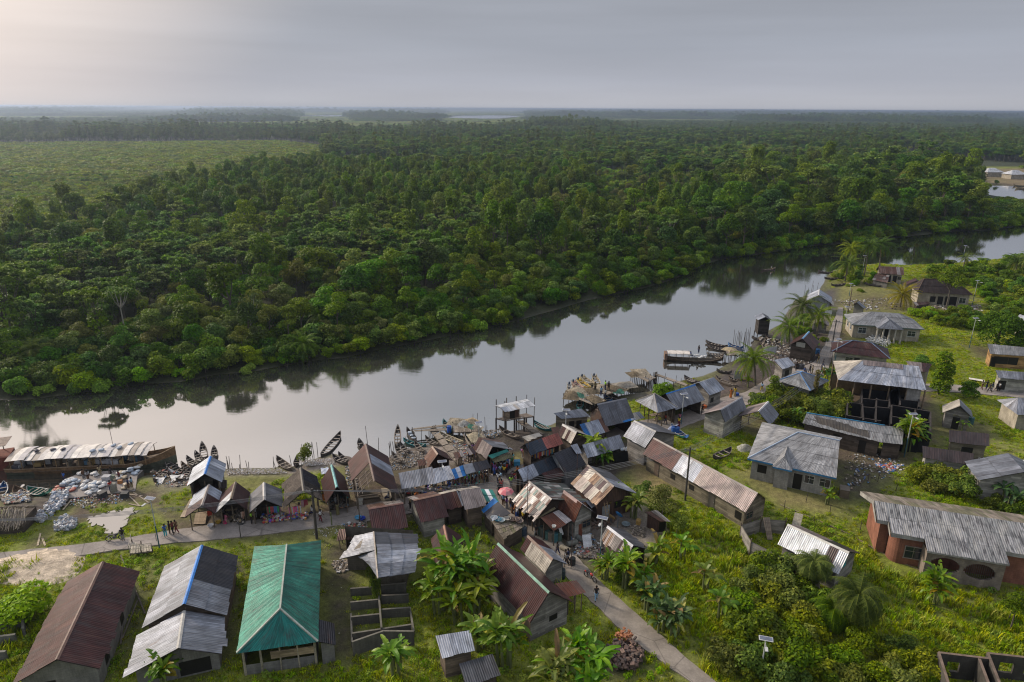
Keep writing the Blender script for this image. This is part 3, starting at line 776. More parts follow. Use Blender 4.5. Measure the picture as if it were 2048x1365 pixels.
for kd,n_ in KINDS.items():
 PROTO[kd]=[];STUFF_PROTO[kd]=[]
 for q in range(n_):
  c_,t_=tree_mesh(kd,100+17*q+len(kd))
  PROTO[kd].append((c_.mesh('crown','leaf'),t_.mesh('trunk','bark')))
  nb=len(c_.f);c_.v,off=c_.v+t_.v,len(c_.v)
  c_.f=c_.f+[tuple(i+off for i in f)for f in t_.f];c_.c+=t_.c;c_.u+=t_.u;c_.sm+=t_.sm;c_.m+=[1]*len(t_.f)
  o=bpy.data.objects.new('tree_stock_%s'%kd,c_.mesh('tree_stock',['leaf','bark']));pcol.objects.link(o);STUFF_PROTO[kd].append(o)
def instancer(name,pts,rot,scl,protos,label=None,cat=None,tilt=None):
 """one mesh of points that places copies of the stock; used only for what nobody could count"""
 pts=np.asarray(pts,float)
 me=bpy.data.meshes.new(name);me.vertices.add(len(pts));me.vertices.foreach_set('co',pts.ravel())
 a=me.attributes.new('yaw','FLOAT','POINT');a.data.foreach_set('value',np.asarray(rot,np.float32))
 a=me.attributes.new('size','FLOAT_VECTOR','POINT');a.data.foreach_set('vector',np.asarray(scl,np.float32).ravel())
 o=bpy.data.objects.new(name,me);COL.objects.link(o)
 c=bpy.data.collections.new(name+'_stock')
 for q in protos:c.objects.link(q)
 ng=bpy.data.node_groups.new(name,'GeometryNodeTree')
 ng.interface.new_socket('Geometry',in_out='INPUT',socket_type='NodeSocketGeometry')
 ng.interface.new_socket('Geometry',in_out='OUTPUT',socket_type='NodeSocketGeometry')
 N=ng.nodes.new;L=ng.links.new
 gi=N('NodeGroupInput');go_=N('NodeGroupOutput');ip=N('GeometryNodeInstanceOnPoints');ci=N('GeometryNodeCollectionInfo')
 ci.inputs['Collection'].default_value=c;ci.inputs['Separate Children'].default_value=True;ci.inputs['Reset Children'].default_value=True
 ip.inputs['Pick Instance'].default_value=True
 ya=N('GeometryNodeInputNamedAttribute');ya.data_type='FLOAT';ya.inputs[0].default_value='yaw'
 sa=N('GeometryNodeInputNamedAttribute');sa.data_type='FLOAT_VECTOR';sa.inputs[0].default_value='size'
 cx=N('ShaderNodeCombineXYZ');L(ya.outputs[0],cx.inputs[2])
 rv=N('FunctionNodeRandomValue');rv.data_type='INT';rv.inputs[4].default_value=0;rv.inputs[5].default_value=len(protos)-1
 L(gi.outputs[0],ip.inputs['Points']);L(ci.outputs[0],ip.inputs['Instance'])
 L(cx.outputs[0],ip.inputs['Rotation']);L(sa.outputs[0],ip.inputs['Scale'])
 L([q for q in rv.outputs if q.type=='INT'][0],ip.inputs['Instance Index'])
 L(ip.outputs[0],go_.inputs[0])
 md=o.modifiers.new('place','NODES');md.node_group=ng
 tag(o,label,cat,kind='stuff')
 return o
# ------ where the wood grows (outlines in photo pixels, tested at canopy height)
Z_SAV=[(-900,292),(0,288),(300,286),(560,284),(640,292),(650,325),(600,341),(470,372),(380,397),(300,419),(230,448),(180,470),(100,488),(0,505),(-900,640)]
Z_SAVD=[(-900,330),(140,335),(250,330),(330,345),(290,362),(100,372),(0,378),(-900,400)]
Z_MANG=[(600,296),(640,305),(760,330),(900,345),(1050,345),(1180,350),(1190,385),(1120,400),(960,420),(830,440),(700,430),(560,430),(380,430),(200,430),(230,385),(380,352),(470,335),(560,320)]
Z_YEL=[(1170,340),(1250,320),(1360,326),(1440,345),(1420,392),(1330,415),(1180,418)]
Z_MID=[(655,300),(760,296),(850,300),(905,318),(860,345),(760,345),(690,326)]
Z_LOWR=[(1230,260),(1580,264),(1640,292),(1560,322),(1400,322),(1240,305)]
Z_TALL=[(-900,262),(0,262),(300,268),(640,272),(700,278),(640,290),(560,288),(0,290),(-900,296)]
Z_PAR=[(-900,600),(0,540),(130,525),(330,480),(500,470),(640,440),(760,415),(900,405),(990,415),(960,480),(760,520),(560,520),(330,560),(100,640),(-900,760)]
Z_GAP=[(1800,300),(1960,322),(2048,326),(2048,345),(1980,345),(1870,338),(1790,318)]
CLEAR_R=[(1860,336),(2048,338),(2400,340),(2400,372),(2048,374),(1975,366),(1900,352)]
def jgrid(x0,x1,y0,y1,s):
 X,Y=np.meshgrid(np.arange(x0,x1,s),np.arange(y0,y1,s))
 X=X+rng.uniform(-.45,.45,X.shape)*s;Y=Y+rng.uniform(-.45,.45,Y.shape)*s
 return X.ravel(),Y.ravel()
trees=[]
def put(X,Y,kd,sc,sz=None):
 for a,b,c in zip(X,Y,sc):trees.append((a,b,kd,c,c*rng.uniform(.88,1.15)if sz is None else sz))
X,Y=jgrid(-420,620,60,470,4.3)
m=far_side(X,Y)&~in_water(X,Y)&(np.abs(X)<Y*.95+25)&(seg_dist(X,Y,RIVER)>1.5)
X,Y=X[m],Y[m]
dr=seg_dist(X,Y,RIVER)
px,py=PJ(X,Y,np.full_like(X,7.0));pg,pyg=PJ(X,Y,np.zeros_like(X))
sav=in_poly(pg,pyg,Z_SAV);mang=in_poly(px,py,Z_MANG)&~sav;yel=in_poly(px,py,Z_YEL)|in_poly(px,py,Z_MID);par=in_poly(px,py,Z_PAR);clr=in_poly(pg,pyg,CLEAR_R)
CRV=[(1950,366),(2300,350),(2300,425),(2048,405),(2005,392),(1970,380)];pt_=PJ(X,Y,np.full_like(X,9.5))
patch=np.sin(X*.035+2*np.sin(Y*.02))*np.sin(Y*.045+1.3)+rng.normal(0,.35,X.shape)
for i in range(len(X)):
 if clr[i]:continue
 u=rng.random()
 if sav[i]and in_poly(pg[i:i+1],pyg[i:i+1],Z_SAVD)[0]and u<.3:trees.append((X[i],Y[i],'fringe',.8,.6));continue
 if sav[i]:kd,s='low',rng.uniform(.7,1.15)
 elif dr[i]<4.5:kd,s='fringe',rng.uniform(.75,1.25)
 elif yel[i]and u<.85:kd,s=('low' if u<.55 else 'fringe'),rng.uniform(1,1.5)
 elif mang[i]:
  if u<.25:continue
  kd,s='mangrove',rng.uniform(.95,1.3)
 elif dr[i]<12:kd,s=('fringe' if u<.35 else 'round' if u<.6 else 'broad' if u<.8 else 'brown'),rng.uniform(.7,.95)
 elif par[i]and u<.62:kd,s='parasol',rng.uniform(.8,1.08)
 else:
  if patch[i]>.45:kd='round' if u<.5 else 'mangrove'
  elif patch[i]<-.5:kd='brown' if u<.6 else 'broad'
  else:kd='broad' if u<.35 else 'parasol' if u<.5 else 'round' if u<.68 else 'vine' if u<.8 else 'brown'
  if rng.random()<.16:continue
  s=rng.uniform(.68,1.12)if rng.random()>.13 else rng.uniform(1.3,1.65)
 if kd not in('low','fringe')and px[i]>1300:s*=1+.35*min(1,(px[i]-1300)/350)
 if kd not in('low','fringe')and dr[i]<16 and px[i]<1400:s=min(s,.55+.025*dr[i])
 if 1955<px[i]<2110 and PJ(X[i],Y[i],12*s)[1]<374+(px[i]-1960)*.45:
  if pyg[i]>408:trees.append((X[i],Y[i],'fringe',1.3,1.0))
  elif u<.25 and pyg[i]<372:trees.append((X[i],Y[i],'fringe',.8,.7))
  continue
 trees.append((X[i],Y[i],kd,s,s*rng.uniform(.85,1.2)))
X,Y=jgrid(-420,460,60,330,2.9);dq_=seg_dist(X,Y,RIVER);m=far_side(X,Y)&~in_water(X,Y)&(np.abs(X)<Y*.95+25)&(dq_>2)&(dq_<26);X,Y,dq_=X[m],Y[m],dq_[m]
for i in range(len(X)):
 if rng.random()<.85:s_=rng.uniform(.6,1.1)+.02*dq_[i];trees.append((X[i],Y[i],'under',s_,s_*rng.uniform(.8,1.15)))
L_=FAR_SHORE
for(ax0,ay0),(bx0,by0)in zip(L_,L_[1:]):
 A_,B_=G(ax0,ay0,WZ),G(bx0,by0,WZ);d_=(B_-A_);n_=int(d_.length/(1.7 if A_.y<260 else 2.6));nn_=Vector((-d_.y,d_.x,0)).normalized()
 for k in range(n_):
  p_=A_.lerp(B_,(k+random.random())/max(1,n_))+nn_*random.uniform(-.1,2.6)
  if math.sin(p_.x*.13)+math.sin(p_.x*.041+1)>1.35:continue
  s_=random.uniform(.55,1.15);trees.append((p_.x,p_.y,'fringe',s_,s_*random.uniform(.8,1.2)))
for(a,b,s)in((1450,508,1.5),(1485,503,1.75),(1528,496,1.6),(1640,482,1.5),(1690,476,1.9),(1735,470,1.8),(1780,464,1.6),(1835,460,1.4),(1330,528,1.2),(1385,512,1.3)):
 p=G(a,b);trees.append((p.x,p.y,'round',s,s*1.05))
big_ix=list(range(len(trees)-10,len(trees)))
X,Y=jgrid(-1500,1500,470,1450,8.0)
m=(np.abs(X)<Y*.9+40)&~in_poly(X,Y,CREEK)
X,Y=X[m],Y[m];pg,pyg=PJ(X,Y,np.zeros_like(X));px,py=PJ(X,Y,np.full_like(X,9.0))
kp_=~((px>1955)&(px<2110)&(np.hypot(X,Y)<560));X,Y,pg,pyg,px,py=(q[kp_]for q in(X,Y,pg,pyg,px,py))
sav=in_poly(pg,pyg,Z_SAV);tall=in_poly(pg,pyg,Z_TALL);yel=in_poly(px,py,Z_YEL)|in_poly(px,py,Z_LOWR)|in_poly(px,py,Z_MID);gap=in_poly(pg,pyg,Z_GAP)|in_poly(pg,pyg,CLEAR_R)
mg=in_poly(px,py,Z_MANG)
big=np.sin(X*.011+1.5*np.sin(Y*.006))*np.sin(Y*.014+.7)
for i in range(len(X)):
 if gap[i]:continue
 u=rng.random()
 if sav[i]:trees.append((X[i],Y[i],'low',rng.uniform(1.7,2.4),rng.uniform(1.0,1.5)))
 elif tall[i]:
  hh_=.62+.18*math.sin(X[i]*.021)+.15*math.sin(X[i]*.053+Y[i]*.02)
  if u>.28:trees.append((X[i],Y[i],'tall',rng.uniform(.7,1.3),hh_*rng.uniform(.5,1.25)))
 elif yel[i]and u<.78:trees.append((X[i],Y[i],'low' if u<.5 else 'fringe',rng.uniform(1.8,2.6),rng.uniform(1.0,2.4)))
 elif mg[i]:trees.append((X[i],Y[i],'mangrove',rng.uniform(1.5,1.9),rng.uniform(.9,1.1)))
 else:
  kd='low' if big[i]<-.45 else('tall' if u<.10 else 'broad' if u<.5 else 'round' if u<.85 else 'parasol')
  s=rng.uniform(1.35,1.8)if kd!='tall' else rng.uniform(.7,.95)
  trees.append((X[i],Y[i],kd,s if kd!='low' else s*1.7,(s*.8 if kd!='tall' else s)if kd!='low' else s))
NEARWOOD=[(1990,520),(2048,515),(2400,500),(2400,640),(2048,640),(1975,610),(1930,560),(1890,545)]
P_=np.array(trees,dtype=object)
tx=np.array([t[0]for t in trees]);ty=np.array([t[1]for t in trees])
kind_arr=np.array([t[2]for t in trees])
pgx,pgy=PJ(tx,ty,np.full_like(tx,5.0))
inframe=(pgx>-15)&(pgx<2063)&(pgy<900)&~np.isin(kind_arr,['low','tall','under'])
dist=np.hypot(tx,ty)
order=np.argsort(np.where(inframe,dist,1e9))[:292]
single=np.zeros(len(tx),bool);single[order]=True
single[big_ix]=True
LAB={'broad':('leafy tree with layered crown in the wood across the river','tree','jungle_tree'),'round':('dark rounded tree in the wood across the river','tree','dense_tree'),'parasol':('open pale-leaved tree in the wood across the river','tree','parasol_tree'),'vine':('tree smothered in climbers in the wood across the river','tree','vine_tree'),'mangrove':('oval-crowned tree in the wood across the river','tree','mangrove_tree'),'brown':('olive-brown tree in the wood across the river','tree','olive_tree'),'fringe':('low leafy bush at the water edge across the river','bush','river_bush')}
def plant_tree(kd,x,y,s,sz,label,cat,name,group,z=None,rz=None,q=None):
 me_c,me_t=PROTO[kd][random.randrange(len(PROTO[kd]))if q is None else q]
 t=bpy.data.objects.new(name,None);COL.objects.link(t);t.empty_display_size=.3
 t.location=(x,y,gz(x,y)if z is None else z);t.rotation_euler=(0,0,random.uniform(0,6.28)if rz is None else rz);t.scale=(s,s,sz)
 tag(t,label,cat,group)
 a=bpy.data.objects.new('crown',me_c);COL.objects.link(a);a.parent=t
 b=bpy.data.objects.new('trunk',me_t);COL.objects.link(b);b.parent=t
 return t
for i in np.nonzero(single)[0]:
 x,y,kd,s,sz=trees[i]
 lb=LAB[kd]
 big_=i in big_ix;qx=PJ(x,y,0)[0];dd_=float(seg_dist(np.array([x]),np.array([y]),RIVER)[0])
 where='opposite the cargo barge' if qx<330 else 'opposite the market stalls' if qx<700 else 'opposite the beached canoes' if qx<950 else 'opposite the stilt house' if qx<1180 else 'opposite the mudflat' if qx<1420 else 'at the river bend'
 row='' if kd=='fringe' else('front row, ' if dd_<9 else 'second row, ' if dd_<22 else 'deeper, ')
 lb0=lb[0].replace(' in the wood across the river',' across the river').replace(' at the water edge across',' overhanging the water across')
 lab_='%s, %s%s'%(lb0,row,where)
 plant_tree(kd,x,y,s,sz,'huge dark tree leaning over the river bend, beyond the palms' if big_ else lab_,lb[1],lb[2],'huge trees of the river bend' if big_ else 'trees across the river '+where)
for kd in('broad','round','parasol','vine','mangrove','brown','fringe','low','tall','under'):
 ix=[i for i in range(len(trees))if trees[i][2]==kd and not single[i]]
 if not ix:continue
 x=tx[ix];y=ty[ix];z=ground_z(x,y)
 s=np.array([[trees[i][3],trees[i][3],trees[i][4]]for i in ix])
 instancer('forest',np.stack([x,y,z],-1),rng.uniform(0,6.28,len(ix)),s,STUFF_PROTO[kd],'dense green forest stretching away across the river','forest')
LOWB=[[(310,246),(900,244),(900,262),(640,270),(420,264)],[(880,222),(1060,222),(1070,264),(870,264)],[(1230,258),(1560,262),(1620,284),(1500,296),(1250,282)],[(590,226),(700,226),(720,250),(580,250)],[(1200,238),(1500,240),(1480,247),(1220,246)],[(-200,262-30),(260,234),(240,240),(-200,242)]]
lowp=[];lows=[]
pts=[];scl=[]
for(y0,y1,s,k)in((1430,3000,34,1.0),(3000,6500,70,2.0),(6500,13000,150,4.2),(13000,30000,380,10.5)):
 X,Y=jgrid(-y1*.85,y1*.85,y0,y1,s)
 m=(np.abs(X)<Y*.86+60)
 for L_ in LAGOONS:m&=~(in_poly(X,Y,L_)|(seg_dist(X,Y,L_)<s*.75+10))
 X,Y=X[m],Y[m]
 pgx,pgy=PJ(X,Y,np.zeros_like(X));lw_=np.zeros(X.shape,bool)
 for P_ in LOWB:lw_|=in_poly(pgx,pgy,P_)
 if lw_.any():n_=int(lw_.sum());lowp.append(np.stack([X[lw_],Y[lw_],np.zeros(n_)],-1));lows.append(np.stack([np.full(n_,9.0*k)]*2+[rng.uniform(.6,2.0,n_)],-1))
 X,Y=X[~lw_],Y[~lw_]
 band=np.sin(Y*.0042+1.7*np.sin(X*.0011+1)+X*.0006)*.5+.5*np.sin(X*.0031+Y*.0013)
 h=.55+.95*(band>.25)*rng.uniform(.55,1.1,X.shape)*(1+.25*np.sin(X*.02))+rng.uniform(-.1,.15,X.shape)
 pts.append(np.stack([X,Y,np.zeros_like(X)],-1));scl.append(np.stack([np.full_like(X,k*1.05),np.full_like(X,k*1.05),h*(1+.25*math.log(k))],-1))
instancer('marsh',np.concatenate(lowp),rng.uniform(0,6.28,sum(map(len,lowp))),np.concatenate(lows),STUFF_PROTO['low'],'pale green open marsh between the far belts of forest','marsh')
pts=np.concatenate(pts);scl=np.concatenate(scl)
instancer('forest',pts,rng.uniform(0,6.28,len(pts)),scl,STUFF_PROTO['clump'],'far forest canopy reaching the horizon','forest')
# ------ buildings
PAL={'brown':[(5,(.058,.022,.022,.16)),(2,(.070,.028,.026,.22)),(1,(.048,.019,.021,.1))],'rust':[(3,(.13,.06,.045,.6)),(2,(.20,.13,.11,.6)),(1,(.30,.27,.26,.3))],'redrust':[(4,(.12,.042,.026,.45)),(1,(.16,.07,.05,.6)),(.4,(.45,.42,.42,.3))],'grey':[(3,(.19,.205,.24,.07)),(3,(.24,.255,.30,.04)),(1,(.15,.16,.19,.12))],'dgrey':[(3,(.11,.115,.135,.05)),(2,(.15,.155,.18,.05)),(1,(.085,.09,.105,.05))],'light':[(3,(.36,.39,.46,.02)),(2,(.30,.33,.40,.05)),(1,(.45,.47,.53,0))],'white':[(3,(.58,.60,.64,0)),(1,(.50,.52,.56,0))],'black':[(3,(.030,.031,.040,0)),(1,(.038,.038,.047,0))],'pink':[(3,(.24,.195,.19,.12)),(2,(.28,.235,.225,.1)),(1,(.20,.165,.165,.2))],'patch':[(2,(.52,.50,.50,.1)),(2,(.30,.27,.26,.4)),(2,(.10,.055,.05,.5)),(1.4,(.06,.06,.065,.1)),(1,(.40,.34,.30,.3)),(.5,(.16,.22,.21,.1))],'patch2':[(2,(.22,.20,.19,.3)),(2,(.07,.045,.05,.2)),(1.5,(.36,.31,.29,.2)),(1,(.45,.42,.38,.1)),(1,(.28,.19,.13,.5))],'greenrust':[(2,(.10,.13,.12,.35)),(1,(.28,.28,.28,.2)),(1,(.08,.06,.055,.4)),(1,(.05,.06,.06,.1))],'salmon':[(3,(.33,.105,.085,0)),(1,(.38,.15,.125,0))],'green':[(3,(.036,.185,.140,0)),(2,(.031,.165,.130,0)),(1,(.043,.21,.16,0))],'teal':[(1,(.014,.155,.135,0))],'navy':[(2,(.030,.042,.062,0)),(1,(.04,.055,.08,0))],'blue':[(1,(.02,.15,.42,0))],'cream':[(2,(.50,.46,.40,.02)),(1,(.44,.40,.36,.08))],'tan':[(1,(.30,.26,.16,0))],'asb':[(3,(.25,.25,.255,0)),(2,(.22,.225,.23,0)),(1,(.29,.29,.30,0))],'tarp':[(2,(.085,.07,.06,0)),(2,(.05,.044,.042,0)),(1,(.13,.11,.095,0))],'pale':[(3,(.27,.28,.30,0)),(1,(.25,.26,.28,0))],'paleg':[(3,(.31,.315,.33,0)),(1,(.285,.29,.305,0))],'concrete':[(1,(.24,.225,.20,0))],'darkbrown':[(1,(.045,.032,.032,.05))],'mosswood':[(1,(.21,.18,.14,.15)),(1,(.17,.16,.10,.1)),(1,(.26,.22,.18,.1))],}
def pick(pal,t=0.0,s=0.0):
 if isinstance(pal,(list,tuple)):
  for e,q in pal:
   if t<=e:return pick(q)
  return pick(pal[-1][1])
 L=PAL[pal];u=random.random()*sum(w for w,_ in L)
 for w,c in L:
  u-=w
  if u<=0:break
 k=random.uniform(.88,1.12)
 return(c[0]*k,c[1]*k,c[2]*k,c[3])
def slope(b,r0,r1,e1,e0,pal,sw=.86,sl=2.3,rag=.10,lift=.02,under=(.08,.07,.06),t0=0.0,t1=1.0,mat=0):
 """one roof plane laid with single sheets: ridge r0-r1, eave e0-e1; sheets are a little uneven"""
 r0,r1,e1,e0=map(Vector,(r0,r1,e1,e0))
 wid=max((r1-r0).length,(e1-e0).length);ln=max((e0-r0).length,(e1-r1).length)
 nc=max(1,round(wid/sw));nr=max(1,round(ln/sl))
 nrm=(e1-e0).cross(r0-e0)
 if nrm.length<1e-6:nrm=(e1-e0).cross(r1-e0)
 nrm.normalize()
 if nrm.z<0:nrm=-nrm
 cn=[random.uniform(-rag,rag)for _ in range(nc+1)]
 for i in range(nc):
  ua,ub=i/nc,(i+1)/nc
  for j in range(nr):
   va,vb=j/nr,(j+1)/nr
   ra=rag*random.uniform(0,1.2)/ln if j==nr-1 else 0
   f=lambda u,v:(r0.lerp(r1,u)).lerp(e0.lerp(e1,u),v)
   o0=lift*(1.0 if j==0 else .6)*random.uniform(.4,1.2);o1=o0+lift*random.uniform(.3,1.2)
   P=[f(ua,va)+nrm*(o0-lift*.8*(j>0)),f(ub,va)+nrm*(o0-lift*.8*(j>0)),f(ub,vb+ra)+nrm*o1,f(ua,vb+ra)+nrm*o1]
   c=pick(pal,t0+(t1-t0)*(ua+ub)/2)
   uu=[(ua*wid,va*ln),(ub*wid,va*ln),(ub*wid,vb*ln),(ua*wid,vb*ln)]
   off=b.uo
   b.face(P,c,[(x+off,y+off*.7)for x,y in uu],mat)
 b.uo+=random.uniform(3,11)
 d=nrm*.05
 b.face([r0-d,r1-d,e1-d,e0-d],under,None,mat)
 return nrm
class RB(MB):
 def __init__(s):super().__init__();s.uo=random.uniform(0,50)
WCOL={'plank':(.25,.235,.22),'pale':(.34,.33,.30),'darkplank':(.085,.068,.055),'brownplank':(.15,.115,.09),'rustwall':(.12,.075,.06),'orange':(.36,.22,.10),'mossplank':(.20,.175,.13),'block':(.21,.205,.19),'cream':(.42,.38,.31),'white':(.45,.46,.46),'red':(.28,.125,.085),'greyblock':(.36,.35,.33),'soot':(.022,.022,.024),'tin':(.30,.33,.36)}
def wmat(st):return 'concrete' if st in('block','cream','red','greyblock','soot','white')else('roof_metal' if st in('tin','rustwall')else 'planks')
class Bld:
 def __init__(s,name,label,c,cat='house',group=None):
  s.o=Vector((c.x,c.y,0));s.t=thing(name,label,cat,s.o,0,group)
 def add(s,mb,name,mat,parent=None):
  return mb.build(name,mat,parent or s.t,origin=s.o)
 def window(s,p,d,n,w,h,kind='window',fc=(.20,.18,.15),gc=None):
  """p: centre on the wall, d: direction along the wall, n: outward"""
  p=Vector(p);M=Matrix((d,n,Vector((0,0,1)))).transposed()
  if kind=='door':
   m=MB();m.box(p+n*.02,(w,.06,h),fc,rot=M);m.box(p+n*.045+d*w*.38,(.05,.05,.12),(.3,.3,.3),rot=M);s.add(m,'door','painted');return
  if kind=='opening_shade':
   m=MB();m.box(p+n*.004,(w,.02,h),(.012,.011,.010),rot=M);s.add(m,'opening_shade','painted');return  # near-black sheet on the solid wall, painting the shade inside an open hole
  m=MB();t=.07
  for q,sz in((Vector((0,0,h/2)),(w+t,.09,t)),(Vector((0,0,-h/2)),(w+t*2.5,.13,t)),(d*w/2,(t,.085,h)),(-d*w/2,(t,.085,h)),(Vector((0,0,0)),(t*.6,.07,h)),(Vector((0,0,h*.12)),(w,.065,t*.5))):
   m.box(p+q+n*.045,sz,fc,rot=M)
  f=s.add(m,'window','painted')
  g=MB();g.box(p+n*.02,(w,.03,h),(.02,.03,.04),rot=M);s.add(g,'pane','glass',f)
 def posts(s,pts,h,r=.07,c=(.13,.105,.08),z0=-.3):
  for p in pts:
   m=MB();hh=h(p)if callable(h)else h
   m.bar((p[0],p[1],z0),(p[0]+random.uniform(-.05,.05),p[1]+random.uniform(-.05,.05),hh),r*random.uniform(.8,1.2),jit(c,.2),5);s.add(m,'post','wood')
def wall_quad(b,a,c,za,zc,col,zb=-.3,zb2=None):
 a=Vector(a);c=Vector(c);L=(c-a).length
 n=max(1,int(L/2.6))
 for k in range(n):
  p=a.lerp(c,k/n);q=a.lerp(c,(k+1)/n);ta=za+(zc-za)*k/n;tb=za+(zc-za)*(k+1)/n
  b.face([(p.x,p.y,zb),(q.x,q.y,zb),(q.x,q.y,tb),(p.x,p.y,ta)],jit(col,.07),[(k/n*L,0),((k+1)/n*L,0),((k+1)/n*L,tb),(k/n*L,ta)])
def gable(zm,name,label,rd,L_,R_,he,hr,pL,pR=None,wall='plank',cap=None,wins=(),cat='house',group=None,rmat='roof_metal',inset=.35,ei=.4,sw=.86,rag=.10,openends=(),clipL=None,clipR=None,heR=None,z0=0.0,stilts=False,maxw=None,sl=2.3):
 r0=W(zm,rd[0],rd[1],hr);r1=W(zm,rd[2],rd[3],hr)
 heR=he if heR is None else heR
 d=(r1-r0);d.z=0;Ln=d.length;d.normalize();n=Vector((-d.y,d.x,0))
 def dist(pt,h):q=W(zm,pt[0],pt[1],h);return(q-r0).dot(n)
 dL=dist(L_,he)if L_ is not None else None;dR=dist(R_,heR)if R_ is not None else None
 if dL is None:dL=-dR
 if dR is None:dR=-dL
 if dL*dR>0:
  if abs(dL)>abs(dR):dR=-dL*.9
  else:dL=-dR*.9
 mw=maxw or 9.0
 dL=math.copysign(min(max(abs(dL),.9),mw),dL);dR=math.copysign(min(max(abs(dR),.9),mw),dR)
 c=(r0+r1)/2;B_=Bld(name,label,c,cat,group)
 down=Vector((0,0,-1));pR=pR or pL
 for(dd,h,p,cl)in((dL,he,pL,clipL),(dR,heR,pR,clipR)):
  e0=r0+n*dd;e0.z=h;e1=r1+n*dd;e1.z=h
  b=RB()
  if cl:
   q0,q1=cl;slope(b,r0.lerp(r1,q0),r0.lerp(r1,q1),e0.lerp(e1,q1),e0.lerp(e1,q0),p,sw,sl=sl,rag=rag)
  else:slope(b,r0,r1,e1,e0,p,sw,sl=sl,rag=rag)
  B_.add(b,'roof_slope',rmat)
 if cap is not None:
  b=MB();k=max(2,int(Ln/1.5));w=.16
  for q in range(k):
   a_=r0.lerp(r1,q/k);b_=r0.lerp(r1,(q+1)/k);cc=jit(cap,.15)
   for s_ in(1,-1):
    hh=abs(hr-he)/max(abs(dL),.5)*w
    b.face([a_+Vector((0,0,.05)),b_+Vector((0,0,.05)),b_+n*w*s_+Vector((0,0,.05-hh)),a_+n*w*s_+Vector((0,0,.05-hh))],cc)
  B_.add(b,'ridge_cap','painted')
 sg=1 if dL>0 else-1
 wl,wr=abs(dL)-inset,abs(dR)-inset
 ztopL=he+(hr-he)*inset/abs(dL)-.06;ztopR=heR+(hr-heR)*inset/abs(dR)-.06
 A=r0+d*ei;Bq=r1-d*ei
 cor={'L0':A+n*sg*wl,'L1':Bq+n*sg*wl,'R0':A-n*sg*wr,'R1':Bq-n*sg*wr}
 for k_ in cor:cor[k_].z=0
 if wall in('open',None):
  if wall=='open':
   m=max(2,int(Ln/2.6)+1);P=[]
   for q in range(m):
    P.append((cor['L0'].lerp(cor['L1'],q/(m-1)),ztopL));P.append((cor['R0'].lerp(cor['R1'],q/(m-1)),ztopR))
   for p_,zt in P:B_.posts([(p_.x,p_.y)],zt,z0=-1.2 if stilts else-.3)
   b=MB()
   for e_,zt in(('L',ztopL),('R',ztopR)):b.bar(Vector((*cor[e_+'0'][:2],zt)),Vector((*cor[e_+'1'][:2],zt)),.05,(.12,.1,.08))
   for e_ in('0','1'):b.bar(Vector((*cor['L'+e_][:2],ztopL)),Vector((*cor['R'+e_][:2],ztopR)),.05,(.12,.1,.08))
   B_.add(b,'beam','wood')
 else:
  wc=WCOL[wall];b=MB()
  zb=z0 if stilts else-.3
  sides=[('L0','L1',ztopL,ztopL,'L'),('R0','R1',ztopR,ztopR,'R')]
  for a_,c_,za,zc,nm in sides:
   if nm in openends:continue
   wall_quad(b,cor[a_],cor[c_],za,zc,wc,zb)
  for e_ in('0','1'):
   if e_ in openends:continue
   a_,c_=cor['L'+e_],cor['R'+e_];mid=(A if e_=='0' else Bq).copy();mid.z=0
   wall_quad(b,a_,mid,ztopL,hr-.1,wc,zb);wall_quad(b,mid,c_,hr-.1,ztopR,wc,zb)
  B_.add(b,'wall',wmat(wall))
  if openends:
   for e_ in openends:
    if e_ in '01':B_.posts([cor['L'+e_][:2],cor['R'+e_][:2],((cor['L'+e_]+cor['R'+e_])/2)[:2]],ztopL)
  if stilts:
   for q in range(4):
    for e_ in 'LR':
     p_=cor[e_+'0'].lerp(cor[e_+'1'],q/3);B_.posts([(p_.x,p_.y)],z0+.02,z0=-1.8)
 for(side,t,zc,w,h,kind,*fc)in wins:
  if side in 'LR':
   p_=cor[side+'0'].lerp(cor[side+'1'],t);nn=n*sg*(1 if side=='L' else-1);dd=d
  else:
   p_=cor['L'+side].lerp(cor['R'+side],t);nn=-d if side=='0' else d;dd=n
  p_=Vector((p_.x,p_.y,zc));B_.window(p_,dd,nn,w,h,kind,fc[0]if fc else(.16,.13,.10))
 B_.cor=cor;B_.d=d;B_.n=n*sg
 return B_
